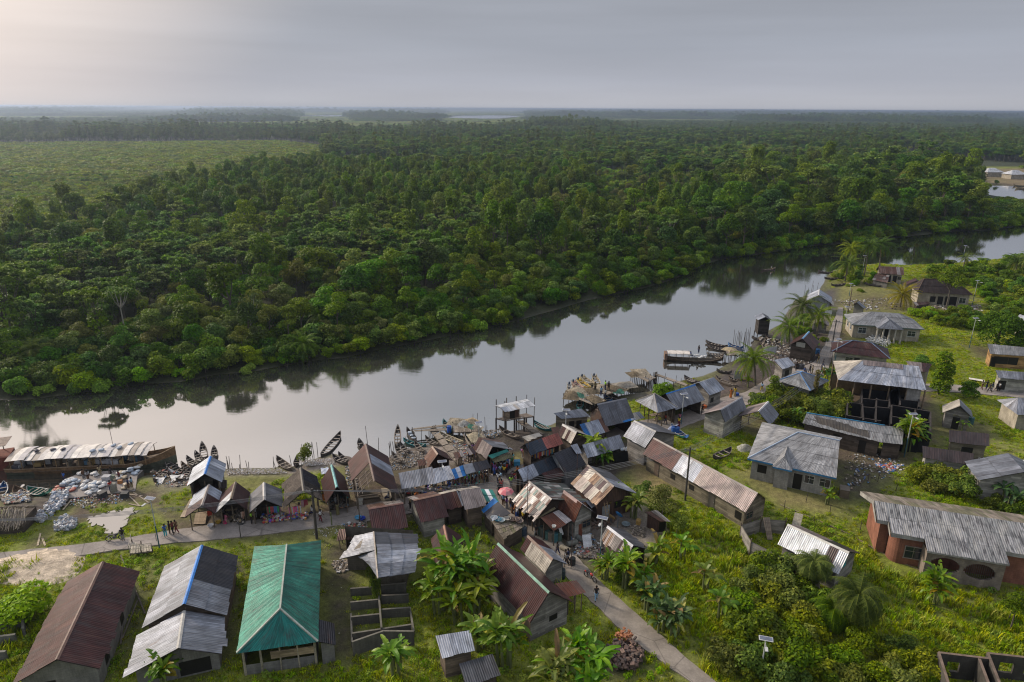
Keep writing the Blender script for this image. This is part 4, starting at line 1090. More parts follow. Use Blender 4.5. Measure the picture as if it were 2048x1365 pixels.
def hip(zm,name,label,A,Bc,C,r0,r1,he,hr,pal,wall='cream',cap=None,wins=(),fascia=None,cat='house',group=None,inset=.5,rmat='roof_matt',square=True,sw=.86):
 """A near-left eave corner, Bc near-right, C far-left (photo points at eave height); ridge r0-r1"""
 a=W(zm,*A,he);b_=W(zm,*Bc,he);c=W(zm,*C,he)
 d=(b_-a);L=d.length;d.normalize();n=Vector((-d.y,d.x,0));dep=(c-a).dot(n)
 c=a+n*dep;e=b_+n*dep
 q0=W(zm,*r0,hr);q1=W(zm,*r1,hr)
 t0=min(max((q0-a).dot(d),.2),L-.4);t1=min(max((q1-a).dot(d),t0+.1),L-.1)
 q0=a+d*t0+n*dep*.5;q1=a+d*t1+n*dep*.5;q0.z=q1.z=hr
 B_=Bld(name,label,(a+e)/2,cat,group)
 m=RB();slope(m,q0,q1,b_,a,pal,sw);B_.add(m,'roof_slope',rmat)
 m=RB();slope(m,q1,q0,c,e,pal,sw);B_.add(m,'roof_slope',rmat)
 m=RB();slope(m,q0,q0,a,c,pal,sw);B_.add(m,'roof_slope',rmat)
 m=RB();slope(m,q1,q1,e,b_,pal,sw);B_.add(m,'roof_slope',rmat)
 if cap:
  m=MB();up=Vector((0,0,.05))
  for x,y in((q0,q1),(q0,a),(q0,c),(q1,b_),(q1,e)):m.bar(x+up,y+up,.07,cap)
  B_.add(m,'ridge_cap','painted')
 if fascia:
  m=MB()
  for x,y in((a,b_),(b_,e),(e,c),(c,a)):
   u=(y-x).normalized();m.box((x+y)/2+Vector((0,0,-.11)),((y-x).length+.02,.05,.2),fascia,rot=Matrix((u,Vector((-u.y,u.x,0)),Vector((0,0,1)))).transposed())
  B_.add(m,'fascia','painted')
 i=inset;P={'a':a+d*i+n*i,'b':b_-d*i+n*i,'e':e-d*i-n*i,'c':c+d*i-n*i}
 for k in P:P[k].z=0
 if wall=='open':
  B_.posts([P['a'].lerp(P['b'],q/3)[:2]for q in range(4)]+[P['c'].lerp(P['e'],q/3)[:2]for q in range(4)]+[P['a'].lerp(P['c'],.5)[:2],P['b'].lerp(P['e'],.5)[:2]],he)
 elif wall:
  m=MB()
  for x,y in(('a','b'),('b','e'),('e','c'),('c','a')):wall_quad(m,P[x],P[y],he+.1,he+.1,WCOL[wall])
  B_.add(m,'wall',wmat(wall))
 for(side,t,zc,w,h,kind,*fc)in wins:
  x,y={'N':('a','b'),'W':('c','a'),'E':('b','e')}[side];p_=P[x].lerp(P[y],t);dd=(P[y]-P[x]).normalized();nn=Vector((dd.y,-dd.x,0))
  B_.window(Vector((p_.x,p_.y,zc)),dd,nn,w,h,kind,fc[0]if fc else(.45,.45,.42))
 B_.P=P;B_.d=d;B_.nn=n
 return B_
def mono(zm,name,label,q,h,pal,wall='plank',cat='hut',group=None,rmat='roof_metal',inset=.3,wins=(),sw=.86,rag=.1,openside=(),sl=2.3,thick=False):
 """single-pitch roof: q four photo points (high-left, high-right, low-right, low-left), h their heights"""
 P=[W(zm,x,y,z)for(x,y),z in zip(q,h)]
 c=(P[0]+P[1]+P[2]+P[3])/4;B_=Bld(name,label,c,cat,group)
 m=RB();slope(m,*P,pal,sw,sl=sl,rag=rag);B_.add(m,'roof',rmat)
 I=[c+(p_-c)*(1-inset/max(.8,(p_-c).length)*1.2)for p_ in P]
 if wall=='open':
  for p_ in I:B_.posts([(p_.x,p_.y)],p_.z-.05)
  for a_,b2 in((0,1),(3,2)):
   mm=(I[a_]+I[b2])/2;B_.posts([(mm.x,mm.y)],mm.z-.05)
 elif wall:
  m=MB()
  for k in range(4):
   if k in openside:continue
   a_,b2=I[k],I[(k+1)%4];wall_quad(m,Vector((a_.x,a_.y,0)),Vector((b2.x,b2.y,0)),a_.z-.06,b2.z-.06,WCOL[wall])
  if openside:B_.posts([I[k][:2]for k in range(4)],min(h)-.05)
  B_.add(m,'wall',wmat(wall))
 for(side,t,zc,w,hh,kind,*fc)in wins:
  a_,b2=I[side],I[(side+1)%4];p_=a_.lerp(b2,t);dd=Vector(((b2-a_).x,(b2-a_).y,0)).normalized();nn=Vector((-dd.y,dd.x,0))
  if nn.dot(p_-c)<0:nn=-nn
  B_.window(Vector((p_.x,p_.y,zc)),dd,nn,w,hh,kind,fc[0]if fc else(.16,.13,.10))
 B_.I=I
 return B_
def cap_line(B_,zm,pts,h,c,w=.11):
 m=MB();P=[W(zm,x,y,z)+Vector((0,0,.06))for(x,y),z in zip(pts,h)]
 for a_,b2 in zip(P,P[1:]):m.bar(a_,b2,w,c)
 B_.add(m,'ridge_cap','painted')
WD=(.16,.13,.10);BLU=(.03,.17,.50);GRC=(.36,.35,.33)
# --- bottom left
gable('q1','long_shed','long rust-brown gabled shed at the bottom left corner',(545,725,300,1245),(222,1090),(625,1045),2.3,3.9,'brown','brown','block',cap=(.13,.075,.06),cat='shed',rag=.25,wins=[('1',.3,1.0,1.4,1.3,'opening_shade'),('R',.8,1.2,1.0,1.2,'opening_shade'),('R',.4,1.2,1.0,1.2,'opening_shade')])
b1=gable('q1','long_shed','long shed with blue ridge and half black half grey roof',(1070,637,975,950),(822,898),(1237,815),2.5,4.3,'grey',[(.64,'black'),(1,'grey')],'brownplank',cap=BLU,cat='shed',rag=.12)
m=RB()
b2=gable('q1','shed_annex','lower grey roofed annex with torn edges joined to the blue-ridged shed',(975,985,945,1185),(715,1170),(1185,1070),2.2,3.7,'grey','grey','block',cap=GRC,cat='shed',rag=.4,wins=[('1',.7,.9,2.4,1.4,'opening_shade')],ei=.8)
g=Bld('market_hall','big hall with a bright green metal roof hipped at the near end',W('q2',430,900),'hall')
r0,r1=W('q2',460,636,4.6),W('q2',425,976,4.6)
fl,fr_,nl,nr2=W('q2',290,645,2.8),W('q2',641,612,2.8),W('q2',195,1210,2.8),W('q2',625,1150,2.8)
for q,pp in(((r0,r1,nl,fl),'green'),((r0,r1,nr2,fr_),'green'),((r1,r1,nr2,nl),'teal')):
 m=RB();slope(m,*q,pp,.8,sl=4,rag=.06,lift=.012);g.add(m,'roof_slope','roof_metal')
m=MB()
for x,y in((r0,r1),(r1,nl),(r1,nr2)):m.bar(x+Vector((0,0,.05)),y+Vector((0,0,.05)),.10,(.33,.36,.32))
g.add(m,'ridge_cap','painted')
m=MB();I=[fl,fr_,nr2,nl];cc=sum(I,Vector())/4;I=[cc+(p-cc)*.93 for p in I]
for k in range(4):wall_quad(m,Vector((*I[k][:2],0)),Vector((*I[(k+1)%4][:2],0)),2.7 if k!=2 else 1.0,2.7 if k!=2 else 1.0,WCOL['block'])
g.add(m,'wall','concrete')
g.posts([I[2].lerp(I[3],q)[:2]for q in(.02,.25,.5,.75,.98)],2.8,.09,(.3,.27,.2))
m=MB();a_,b_=I[2].lerp(I[3],.02),I[2].lerp(I[3],.62);u=(b_-a_).normalized();m.box((a_+b_)/2*1.0+Vector((0,0,-1.15)),((b_-a_).length,.1,.7),(.30,.235,.15),rot=Matrix((u,Vector((-u.y,u.x,0)),Vector((0,0,1)))).transposed());g.add(m,'boarding','planks')
mono('q2','lean_to','black sheet lean-to against the green-roofed hall',[(625,1030),(712,1053),(720,1165),(628,1150)],(2.7,2.0,2.0,2.7),'black','block','lean-to')
# --- market row along the path (left)
gable('b','waterside_house','white metal roofed house with a blue ridge by the canoes',(825,360,745,605),(565,605),(1018,550),3.0,4.3,'light','light','plank',cap=BLU,openends=('1',))
mono('b','back_shed','small dark plank shed behind the white-roofed waterside house',[(860,690),(1050,685),(1050,790),(850,800)],(2.0,2.0,1.8,1.8),'darkbrown','brownplank','shed')
gable('b','market_stall','market stall with patched white and brown roof beside the red cloth',(805,742,705,1035),(550,1020),(930,1000),2.1,3.3,[(.5,'light'),(1,'brown')],[(.4,'light'),(1,'brown')],'open',cap=(.28,.24,.22),cat='stall',group='market stalls along the path',rag=.2)
gable('b','market_stall','brown roofed market stall with one white sheet on its eave',(1168,706,1105,940),(945,990),(1352,905),2.1,3.7,[(.6,'brown'),(1,'white')],'brown','darkplank',cap=(.20,.15,.11),cat='stall',group='market stalls along the path',openends=('1',),ei=.9)
gable('b','market_stall','dark grey roofed market stall with pale ridge, clothes hanging below',(1555,716,1560,955),(1370,950),(1795,900),2.2,3.5,'dgrey','dgrey','darkplank',cap=(.42,.40,.38),cat='stall',group='market stalls along the path',openends=('1',),ei=.9)
tb_=gable('q2','market_stall','tall market stall covered in draped brown and black tarpaulins',(533,226,550,350),(448,340),(628,315),2.4,4.0,'tarp',[(.6,'black'),(1,'tarp')],'open',cat='stall',group='market stalls along the path',rag=.35,rmat='thatch',sw=1.6,cap=(.09,.08,.07))
gable('c','market_stall','steep brown roofed stall with a turquoise strip on its ridge',(430,472,505,775),(310,765),(625,715),2.3,4.2,'brown','brown','darkplank',cap=(.20,.42,.42),cat='stall',group='market stalls along the path',openends=('1',),ei=.8)
big=gable('c','unfinished_shed','tall brown roofed shed with a silver band and bare rafters',(900,187,1020,695),(667,460),(1232,480),3.2,5.4,'brown',[(.3,'brown'),(.52,'light'),(1,'brown')],'open',cat='shed',clipL=(0,.52),stilts=True,cap=(.10,.06,.055))
m=MB()
co=big.cor
for t in(.6,.7,.8,.9):
 a_=co['L0'].lerp(co['L1'],t);top=(co['L0'].lerp(co['L1'],t)+co['R0'].lerp(co['R1'],t))/2
 m.bar(Vector((a_.x,a_.y,3.2)),Vector((top.x,top.y,5.2)),.05,(.16,.13,.11))
for z,k in((3.7,.25),(4.4,.6)):m.bar(Vector((*co['L0'].lerp((co['L0']+co['R0'])/2,k).lerp(co['L1'].lerp((co['L1']+co['R1'])/2,k),.5)[:2],z)),Vector((*co['L1'].lerp((co['L1']+co['R1'])/2,k)[:2],z)),.04,(.16,.13,.11))
big.add(m,'rafter','wood')
m=MB();e0,e1=co['L0'],co['L1']
wall_quad(m,co['L0'],co['L0'].lerp(co['L1'],.5),2.6,2.6,WCOL['darkplank'],.3);wall_quad(m,co['R0'],co['R1'],2.4,2.4,WCOL['darkplank'],.4);big.add(m,'wall','planks')
mono('c','market_awning','long dull grey metal awning over the market goods',[(1345,592),(1806,505),(1848,728),(1388,806)],(2.9,2.9,2.3,2.3),'grey','open','awning',group='awnings of the market')
mono('p','market_awning','bright bluish-white metal awning beside the blue tarpaulin',[(865,938),(899,931.5),(910,957),(870,968)],(2.9,2.9,2.3,2.3),'light','open','awning',group='awnings of the market')
mono('d','market_awning','sagging bright blue tarpaulin over a market stall',[(150,1020),(315,960),(362,1095),(205,1145)],(2.7,2.7,2.0,2.0),[(.35,'blue'),(.8,'light'),(1,'blue')],'open','awning',group='awnings of the market',rmat='painted',sw=.7,sl=.8)
mono('d','market_awning','grey tarpaulin awning between the blue and the black one',[(315,958),(440,930),(492,1048),(352,1080)],(2.8,2.8,2.2,2.2),'grey','open','awning',group='awnings of the market',rmat='painted')
mono('d','market_awning','black sheet awning at the path corner of the market',[(445,930),(640,888),(700,995),(492,1046)],(2.9,2.9,2.3,2.3),'black','open','awning',group='awnings of the market')
gable('i','path_hut','brown roofed hut with a blue side wall beside the path',(935,122,1410,42),(1225,415),None,2.0,3.3,'brown','rust','tin',cap=(.20,.11,.09),maxw=3.6,wins=[('0',.5,1.0,1.6,2.0,'door',(.05,.35,.55))])  # far slope in rust tones paints the low sun's warm glow on it
mono('i','scrap_awning','collapsed rusty sheet awning behind the grey patched roof',[(530,405),(750,385),(750,520),(500,560)],(1.6,1.6,1.2,1.2),'rust','open','awning',rag=.3)
gable('q3','market_house','brown roofed house with white plank back wall by the path',(70,665,215,633),(167,770),None,2.2,3.4,'brown','rust','pale',cap=(.25,.15,.11),maxw=3.8)  # rust palette on the far slope paints in its warm sunlight
gable('q3','market_house','narrow house with rusty striped roof in the middle of the row',(215,634,318,611),(290,702),None,2.4,3.3,[(.2,'brown'),(.3,'light'),(.6,'brown'),(.8,'rust'),(1,'light')],'cream','darkplank',maxw=2.8,sw=.5,rag=.2)
gable('q3','market_house','plank house under a pinkish grey ribbed roof',(316,615,426,596),(402,702),None,2.8,3.9,'pink','cream','brownplank',maxw=3.2)
gable('q3','small_hut','small brown gabled hut behind the tall plantain clump',(235,795,267,945),(178,928),(325,882),1.9,3.4,'brown','brown','darkplank',cap=(.24,.12,.085),cat='hut')
gp=Bld('patched_house','half-roofed block house under a patched pale grey metal roof',W('i',1100,760),'house')
def rq(zm,*pts):return[W(zm,x,y,z)for x,y,z in pts]
for q,pp in((rq('i',(1005,437,4.4),(1028,690,4.4),(585,800,3.0),(765,492,3.3)),'grey'),(rq('i',(1028,690,4.4),(1058,1060,4.4),(950,900,3.9),(820,770,3.4)),'grey'),(rq('i',(1010,437,4.4),(1055,700,4.4),(1610,665,3.0),(1562,467,3.0)),[(.55,'dgrey'),(1,'grey')]),(rq('i',(1055,700,4.42),(1060,1070,4.4),(1535,1000,3.1),(1612,668,3.02)),[(.5,'light'),(1,'grey')])):
 m=RB();slope(m,*q,pp,1.1,sl=1.6,rag=.35,lift=.035);gp.add(m,'roof_slope','roof_metal')
m=MB();q=rq('i',(1005,437,4.46),(1060,1070,4.46));m.bar(q[0],q[1],.09,(.42,.36,.30));gp.add(m,'ridge_cap','painted')
m=MB();q=rq('i',(640,640,0),(660,960,0),(960,960,0),(1000,1190,0),(1450,1190,0),(1560,700,0))
for a_,b_ in zip(q,q[1:]+q[:1]):wall_quad(m,a_,b_,2.6,2.6,(.17,.15,.125))
gp.add(m,'wall','concrete')
m=MB();q=rq('i',(1075,1060,0),(1450,1040,0));wall_quad(m,q[0],q[1],2.2,2.2,(.10,.08,.07));gp.add(m,'boarding','planks')
ru=Bld('block_ruin','roofless grey block building divided into small open cells',W('q2',960,1050),'ruin')
def ruin(B_,zm,lines,h,c,t=.16,base='wall',topc=None):
 for(x1,y1,x2,y2,*hh)in lines:
  hb=hh[0]if hh else h
  a_=W(zm,x1,y1,hb);b_=W(zm,x2,y2,hb);a_.z=b_.z=0
  u=(b_-a_);L=u.length;u.normalize();m=MB();M=Matrix((u,Vector((-u.y,u.x,0)),Vector((0,0,1)))).transposed()
  m.box((a_+b_)/2+Vector((0,0,hb/2-.15)),(L,t,hb+.3),jit(c,.12),rot=M)
  if topc:m.box((a_+b_)/2+Vector((0,0,hb+.014)),(L+.004,t+.01,.02),topc,rot=M)
  B_.add(m,base,'concrete')
ruin(ru,'q2',[(797,868,948,856),(960,905,1105,898),(797,940,948,925),(962,918+60,1112,968),(800,1018,950,1002),(805,1105,1120,1058),(806,1150,972,1092,1.5),(972,1092,1133,1094,1.5),(800,1000,806,1150,.6),(945,872,962,1075,1.1),(1112,968,1133,1094,.6),(958,850,1092,838,1.4)],.95,(.12,.115,.10),.16,topc=(.17,.16,.135))
# --- big brown house with green ridge, lower middle
bh=gable('q3','big_house','large brown roofed plank house with a mossy green ridge',(520,890,793,1150),(662,1285),(890,1178),2.6,5.0,'brown','brown','plank',cap=(.20,.36,.28),wins=[('1',.62,1.5,.9,.6,'opening_shade'),('L',.93,1.0,1.1,2.2,'door',(.19,.14,.10))],rag=.06,ei=.5)
mono('q3','porch_roof','rusty porch roof on posts joined to the large brown house',[(822,1106),(935,1090),(985,1152),(885,1178)],(2.7,2.5,2.2,2.3),'redrust','open','porch')
gable('e','small_house','small plank house with a cream front slope and white rear slope',(1200,892,1545,1217),(1240,1215),(1590,1150),2.3,3.6,[(.3,'brown'),(1,'cream')],[(.35,'brown'),(1,'light')],'plank',cap=(.24,.17,.14))
th=mono('e','thatched_hut','low hut with a flat thatched roof and basins drying on it',[(700,700),(1110,640),(1165,765),(860,935)],(2.3,2.3,2.0,2.0),'mosswood','darkplank','hut',rmat='thatch',rag=.2,sw=.5,sl=.7)
mono('e','tarp_hut','hut covered with a bright blue tarpaulin and black sheeting',[(735,382),(965,595),(700,715),(572,545)],(2.9,2.7,2.1,2.1),[(.32,'blue'),(1,'black')],'darkplank','hut',rmat='painted',sw=.8)
mono('e','tarp_stall','stall under a white and green printed tarpaulin',[(552,262),(716,272),(808,442),(634,430)],(2.6,2.6,2.2,2.2),[(.12,'white'),(.25,'teal'),(.62,'white'),(.85,'teal'),(1,'white')],'open','stall',rmat='painted',sw=.45,sl=1.2)
# --- central market block
gable('e','market_house','big house with a patchwork roof of rusty, white and black strips',(1215,152,1530,402),(1055,455),(1665,185),2.7,4.5,'patch','greenrust','darkplank',cap=(.42,.38,.36),sw=.3,sl=1.1,rag=.4,openends=('L',),ei=.6)
mono('e','market_awning','flat tan tarpaulin joined to the patchwork roof',[(1535,458),(1582,532),(1332,672),(1222,592)],(3.0,2.9,2.3,2.4),'tan','open','awning',group='awnings of the market',rmat='painted',sw=3,sl=3)
gable('g','rusty_house','house with bright rust-red roof and white plank gable',(190,552,440,740),(185,830),(592,845),2.7,4.6,'redrust','light','pale',cap=(.45,.33,.31),rag=.15,sl=2.8,wins=[('1',.7,1.6,1.2,.9,'window'),('1',.35,1.0,.5,1.6,'door',(.2,.07,.04))],maxw=4.2)
mono('e','lean_to','rust-red lean-to roof above the row of blue drums',[(1372,652),(1622,548),(1800,692),(1548,832)],(2.9,3.0,2.6,2.2),'redrust','darkplank','lean-to',openside=(2,3))
gable('g','patched_house','house with patchwork slope of pale and dark sheets by plantains',(520,207,878,500),(430,565),(970,430),2.5,4.3,'patch2',[(.55,'dgrey'),(1,'light')],'rustwall',cap=(.30,.25,.22),sw=.6,sl=1.7,rag=.2,wins=[('1',.62,1.5,1.2,.9,'opening_shade'),('1',.25,.9,1.0,1.7,'door',(.32,.34,.35))],maxw=5)
gable('q3','plank_shed','small grey striped shed with a shiny white ridge beside the lamp',(1100,800,1237,905),(1125,920),(1262,880),1.9,3.2,'patch2','dgrey','brownplank',cap=(.55,.56,.6),sw=.32,sl=1.6,rag=.3,cat='shed',openends=('1',),maxw=2.6)
mono('g','ruined_hut','ruined little hut of rusty sheets with a torn white roof edge',[(1290,850),(1455,822),(1622,962),(1500,975)],(1.9,1.9,1.6,1.7),'patch','rustwall','hut',rag=.3,sw=.4,wins=[(2,.4,.7,.8,1.2,'opening_shade')])
gable('d','dark_roof_house','house with a wide near-black roof and one white sheet',(1550,802,1835,688),(1740,1060),None,2.6,4.4,'black','brown','tin',maxw=5.0,wins=[('0',.8,1.1,.9,1.9,'door',(.03,.18,.32))])
mono('d','roof_sheet_porch','single white roof sheet over a doorway beside the near-black roof',[(1782,692),(1870,665),(1930,790),(1858,800)],(4.55,4.5,3.9,3.9),'light',None,'roof sheet')
gable('d','market_house','long low market roof, half silver and half charcoal',(1062,1022,1545,832),(1290,1120),None,2.5,3.6,[(.40,'light'),(1,'navy')],'cream','darkplank',maxw=4,openends=('0','L'))  # cream on the far slope stands for sunlight glowing along it
mono('d','lean_to','dark brown lean-to below the charcoal market roof',[(1385,1075),(1640,985),(1700,1095),(1460,1150)],(2.6,2.6,2.2,2.2),'brown','darkplank','lean-to')
gable('d','clothes_shop','clothes stall with half navy half salmon roof',(1160,672,1605,517),(1475,735),None,2.6,3.7,[(.45,'navy'),(1,'salmon')],'cream','darkplank',cat='stall',maxw=3.6,openends=('L',))
gable('q3','rusty_shed','small rusty gabled shed beside the plank walkway',(172,378,202,420),(135,448),(262,436),2.0,3.4,'rust','brown','rustwall',cat='shed',rag=.25,cap=(.3,.22,.18),openends=('1',),maxw=3.4,ei=.5)
gable('d','market_house','market house with brown and grey double roof near the nets',(530,577,717,708),(505,752),(830,640),2.3,3.7,[(.3,'brown'),(1,'pink')],[(.3,'rust'),(1,'grey')],'darkplank',rag=.15,openends=('1',),maxw=4.2)
mono('d','thatched_stall','straw-heaped stall with a teal sheet along its top',[(655,835),(918,747),(1000,845),(745,925)],(2.5,2.5,1.9,1.9),'mosswood','open','stall',rmat='thatch',sw=.6,sl=.8,rag=.3)
m_=mono('d','teal_awning','strip of teal sheeting on the straw-heaped stall',[(652,830),(915,742),(938,775),(702,868)],(2.75,2.75,2.5,2.5),'teal',None,'sheeting',rmat='painted')
sh=Bld('stilt_house','open stilt house on tall posts above the mud, pale ribbed roof',W('d',1020,330),'stilt house')
Z=1.9
q=rq('d',(822,177,5.1),(1226,80,5.1),(1305,150,4.85),(884,236,4.85));m=RB();slope(m,*q,[(.2,'light'),(.4,'white'),(.5,'cream'),(1,'white')],.5,rag=.12);sh.add(m,'roof_slope','roof_metal')
q2_=rq('d',(822,177,5.1),(1226,80,5.1),(1178,62,4.8),(748,152,4.8));m=RB();slope(m,*q2_,'white',.5,rag=.12);sh.add(m,'roof_slope','roof_metal')
F0=rq('d',(885,345,Z),(1285,290,Z));F1=rq('d',(768,320,Z),(1180,250,Z))
m=MB();rr=random.Random(4)
a0,a1,c1,c0=F0[0],F0[1],F1[1],F1[0]
for k in range(22):
 if rr.random()<.14:continue
 u0,u1=k/22,(k+.82)/22
 P=[a0.lerp(a1,u0),a0.lerp(a1,u1),c0.lerp(c1,u1),c0.lerp(c1,u0)]
 for dz in(0,-.08):m.face([p+Vector((0,0,dz))for p in P],jit((.17,.14,.12),.25))
for x,y in((a0,a1),(c0,c1),(a0,c0),(a1,c1),((a0+c0)/2,(a1+c1)/2)):m.bar(x-Vector((0,0,.12)),y-Vector((0,0,.12)),.08,(.20,.17,.15))
sh.add(m,'deck','wood')
for u in(0,.33,.66,1):
 for x,y in((a0,a1),(c0,c1)):
  p_=x.lerp(y,u);sh.posts([(p_.x,p_.y)],Z,.12,(.07,.06,.055),-2.2)
  if u in(0,1)or x is c0:sh.posts([(p_.x,p_.y)],4.9,.06,(.12,.1,.09),Z)
m=MB();h0,h1=a0.lerp(a1,.12),a0.lerp(a1,.50);k0,k1=h0.lerp(c0.lerp(c1,.12),.7),h1.lerp(c0.lerp(c1,.5),.7)
for x,y in((h0,h1),(h1,k1),(k1,k0),(k0,h0)):wall_quad(m,Vector((*x[:2],0)),Vector((*y[:2],0)),Z+2.2,Z+2.2,(.34,.27,.20),Z)
sh.add(m,'wall','planks');dd=(h1-h0).normalized();sh.window(h0.lerp(h1,.35)+Vector((0,0,1.0)),dd,Vector((dd.y,-dd.x,0)),.8,1.8,'opening_shade');sh.window(h0.lerp(h1,.75)+Vector((0,0,1.0)),dd,Vector((dd.y,-dd.x,0)),.6,1.6,'door',(.10,.06,.045))
for zq_,q_,h_,pl_,wl_,lb_ in(('d',[(1115,575),(1345,520),(1400,560),(1180,625)],(2.0,2.0,1.8,1.8),'cream','brownplank','low cream roofed shack behind the navy and salmon stall'),('e',[(1545,300),(1640,275),(1700,385),(1600,430)],(2.9,2.9,2.5,2.5),'rust','darkplank','scrap roof squeezed between the patchwork and the rust-red roof'),('e',[(1800,285),(1890,350),(1990,420),(1880,440)],(2.6,2.6,2.2,2.2),'light','darkplank','bright scrap sheet behind the rust-red roofed house'),('f',[(10,790),(110,775),(150,850),(40,875)],(2.2,2.2,1.9,1.9),'rust','open','small rusty shelter left of the striped hut'),('f',[(310,1080),(440,1045),(490,1120),(340,1150)],(2.3,2.3,1.9,1.9),'patch2','darkplank','patched shack between the near-black and the silver roofs'),('d',[(350,740),(480,700),(540,770),(400,820)],(2.0,2.0,1.6,1.6),'patch2','open','patched low shelter beside the baskets and nets'),('d',[(180,790),(300,770),(330,840),(210,870)],(1.8,1.8,1.5,1.5),'rust','open','rusty low shelter at the foot of the plank walkway'),('c',[(1600,420),(1700,400),(1730,470),(1620,490)],(1.7,1.7,1.4,1.4),'rust','open','little rusty shelter left of the small rusty shed'),('e',[(20,380),(60,370),(110,520),(40,540)],(2.5,2.5,2.1,2.1),'brown','open','brown scrap roof joining the row of market houses'),('g',[(480,700),(560,660),(640,740),(560,790)],(2.2,2.2,1.8,1.8),'grey','darkplank','grey lean-to against the patchwork-sloped house'),('b',[(560,760),(650,700),(700,780),(610,850)],(2.0,2.0,1.6,1.6),'rust','darkplank','rusty lean-to behind the first market stall')):
 mono(zq_,'scrap_shelter',lb_,q_,h_,pl_,wl_,'shelter',rag=.25,sw=.5,sl=1.2)
# --- houses right of the market
mono('f','plank_hut','plank hut with wavy pale roof at the water edge',[(50,592),(430,530),(545,632),(155,672)],(3.6,3.6,2.9,2.9),'grey','mossplank','hut',wins=[(2,.35,1.6,.8,1.5,'opening_shade'),(2,.65,1.6,.8,1.5,'opening_shade')])
gable('f','hipped_hut','hut with brown and cream striped roof',(172,738,368,850),(170,885),(510,880),2.3,3.7,[(.3,'brown'),(.45,'cream'),(.7,'brown'),(1,'cream')],'cream','darkplank',cap=(.5,.48,.47),maxw=3.6,sw=.55)
gable('f','patched_stall_house','house with bright blue and white patches on its near roof slope',(405,745,720,660),(690,870),None,2.3,3.6,[(.15,'blue'),(.7,'light'),(1,'rust')],'brown','darkplank',maxw=4)
gable('f','big_waterside_house','large dark grey roofed house with one blue sheet on its eave',(640,468,1040,385),(1092,695),None,2.8,5.2,'dgrey','dgrey','rustwall',cap=(.2,.2,.22),maxw=6.2,openends=('L',))
m=RB();
mono('f','blue_sheet_awning','row of one blue and several pale sheets along the dark roof edge',[(925,632),(1215,572),(1292,655),(1000,715)],(3.4,3.4,2.84,2.84),[(.38,'blue'),(.55,'light'),(.85,'cream'),(1,'grey')],None,'roof sheets',sw=.8)
hip('f','open_pavilion','open-sided pavilion with pale grey hipped roof beside the path',(1470,585),(1740,512),(1130,432),(1375,305),(1487,355),2.8,4.6,'grey','open',cap=(.40,.36,.32),cat='pavilion',rmat='roof_metal')
gable('h','waterside_house','grey roofed shop with a thin blue line along its ridge',(212,940,615,815),(595,1075),None,2.6,4.4,'grey','grey','darkplank',cap=BLU,maxw=5.2,openends=('L',),group='houses on the waterside of the path')
gable('h','waterside_house','small plank house with bright pale roof at the mud edge',(665,790,872,716),(945,910),None,2.5,3.9,'light','light','plank',maxw=4,wins=[('L',.3,1.2,.8,.8,'opening_shade')])
gable('f','grey_house','tall pale grey roofed plank house above the long house',(1150,692,1450,840),(1072,938),(1560,795),3.0,4.8,'grey','dgrey','plank',cap=(.40,.39,.38),maxw=5.0,wins=[('1',.5,1.0,1.0,2.0,'door',(.2,.15,.12))])
gable('f','shop_house','silver roofed shop with black netting at its open front',(440,1025,950,885),(860,1100),None,2.4,3.7,[(.25,'light'),(1,'grey')],'cream','plank',maxw=4,openends=('L',))
gable('q4','long_house','very long plank house with brown, silver and pinkish roof sections',(285,598,837,892),(475,822),(600,770),2.4,4.2,[(.30,'brown'),(.34,'light'),(.50,'light'),(1,'pink')],[(.35,'brown'),(1,'pink')],'mossplank',cap=(.32,.28,.26),maxw=4.5,rag=.1,wins=[('1',.25,1.3,1.2,.9,'window'),('L',.95,1.2,.9,1.0,'opening_shade'),('L',.7,1.0,.9,1.8,'door',(.10,.09,.08)),('L',.5,1.3,.8,.7,'opening_shade'),('L',.3,1.3,.8,.7,'opening_shade'),('L',.12,1.0,.8,1.7,'door',(.12,.09,.07))])
gable('h','white_plank_house','whitish plank house with grey gabled roof beside the path',(958,1162,1255,985),(795,1168),(1252,1180),2.9,4.5,'pink','grey','pale',cap=(.3,.3,.32),maxw=4.2)
gable('h','open_barn','open grey roofed barn on posts next to the whitish plank house',(1480,1182,1615,1045),(1237,1222),(1715,1268),2.6,4.2,'pink','grey','open',cap=(.45,.45,.46),cat='barn',maxw=4.2,rag=.15)
hb=Bld('grey_house','large grey block house with a pale hipped roof and blue eaves',W('q4',1050,700),'house')
E_,H_=3.0,5.2
A_=rq('q4',(783,708,E_),(1253,812,E_),(875,519,E_));d_=(A_[1]-A_[0]).normalized();n_=Vector((-d_.y,d_.x,0));dep=(A_[2]-A_[0]).dot(n_);Lw=(A_[1]-A_[0]).length
a_=A_[0];b_=A_[1];c_=a_+n_*dep;e_=b_+n_*dep;k0=a_+n_*dep*.5+d_*dep*.42;k1=b_+n_*dep*.5-d_*.3;k0.z=k1.z=H_
for q in((k0,k1,b_,a_),(k1,k0,c_,e_),(k0,k0,a_,c_)):m=RB();slope(m,*q,'paleg',.86,rag=.05);hb.add(m,'roof_slope','roof_matt')
up=Vector((0,0,.05));m=MB()
for x,y in((k0,a_),(k0,k1)):m.bar(x+up,y+up,.08,(.30,.38,.50))
for x,y in((a_,b_),(c_,a_)):
 u=(y-x).normalized();m.box((x+y)/2+Vector((0,0,-.1)),((y-x).length,.05,.22),(.04,.20,.42),rot=Matrix((u,Vector((-u.y,u.x,0)),Vector((0,0,1)))).transposed())
hb.add(m,'fascia','painted')
m=MB();i=.5;P4=[a_+d_*i+n_*i,b_-d_*i+n_*i,e_-d_*i-n_*i,c_+d_*i-n_*i]
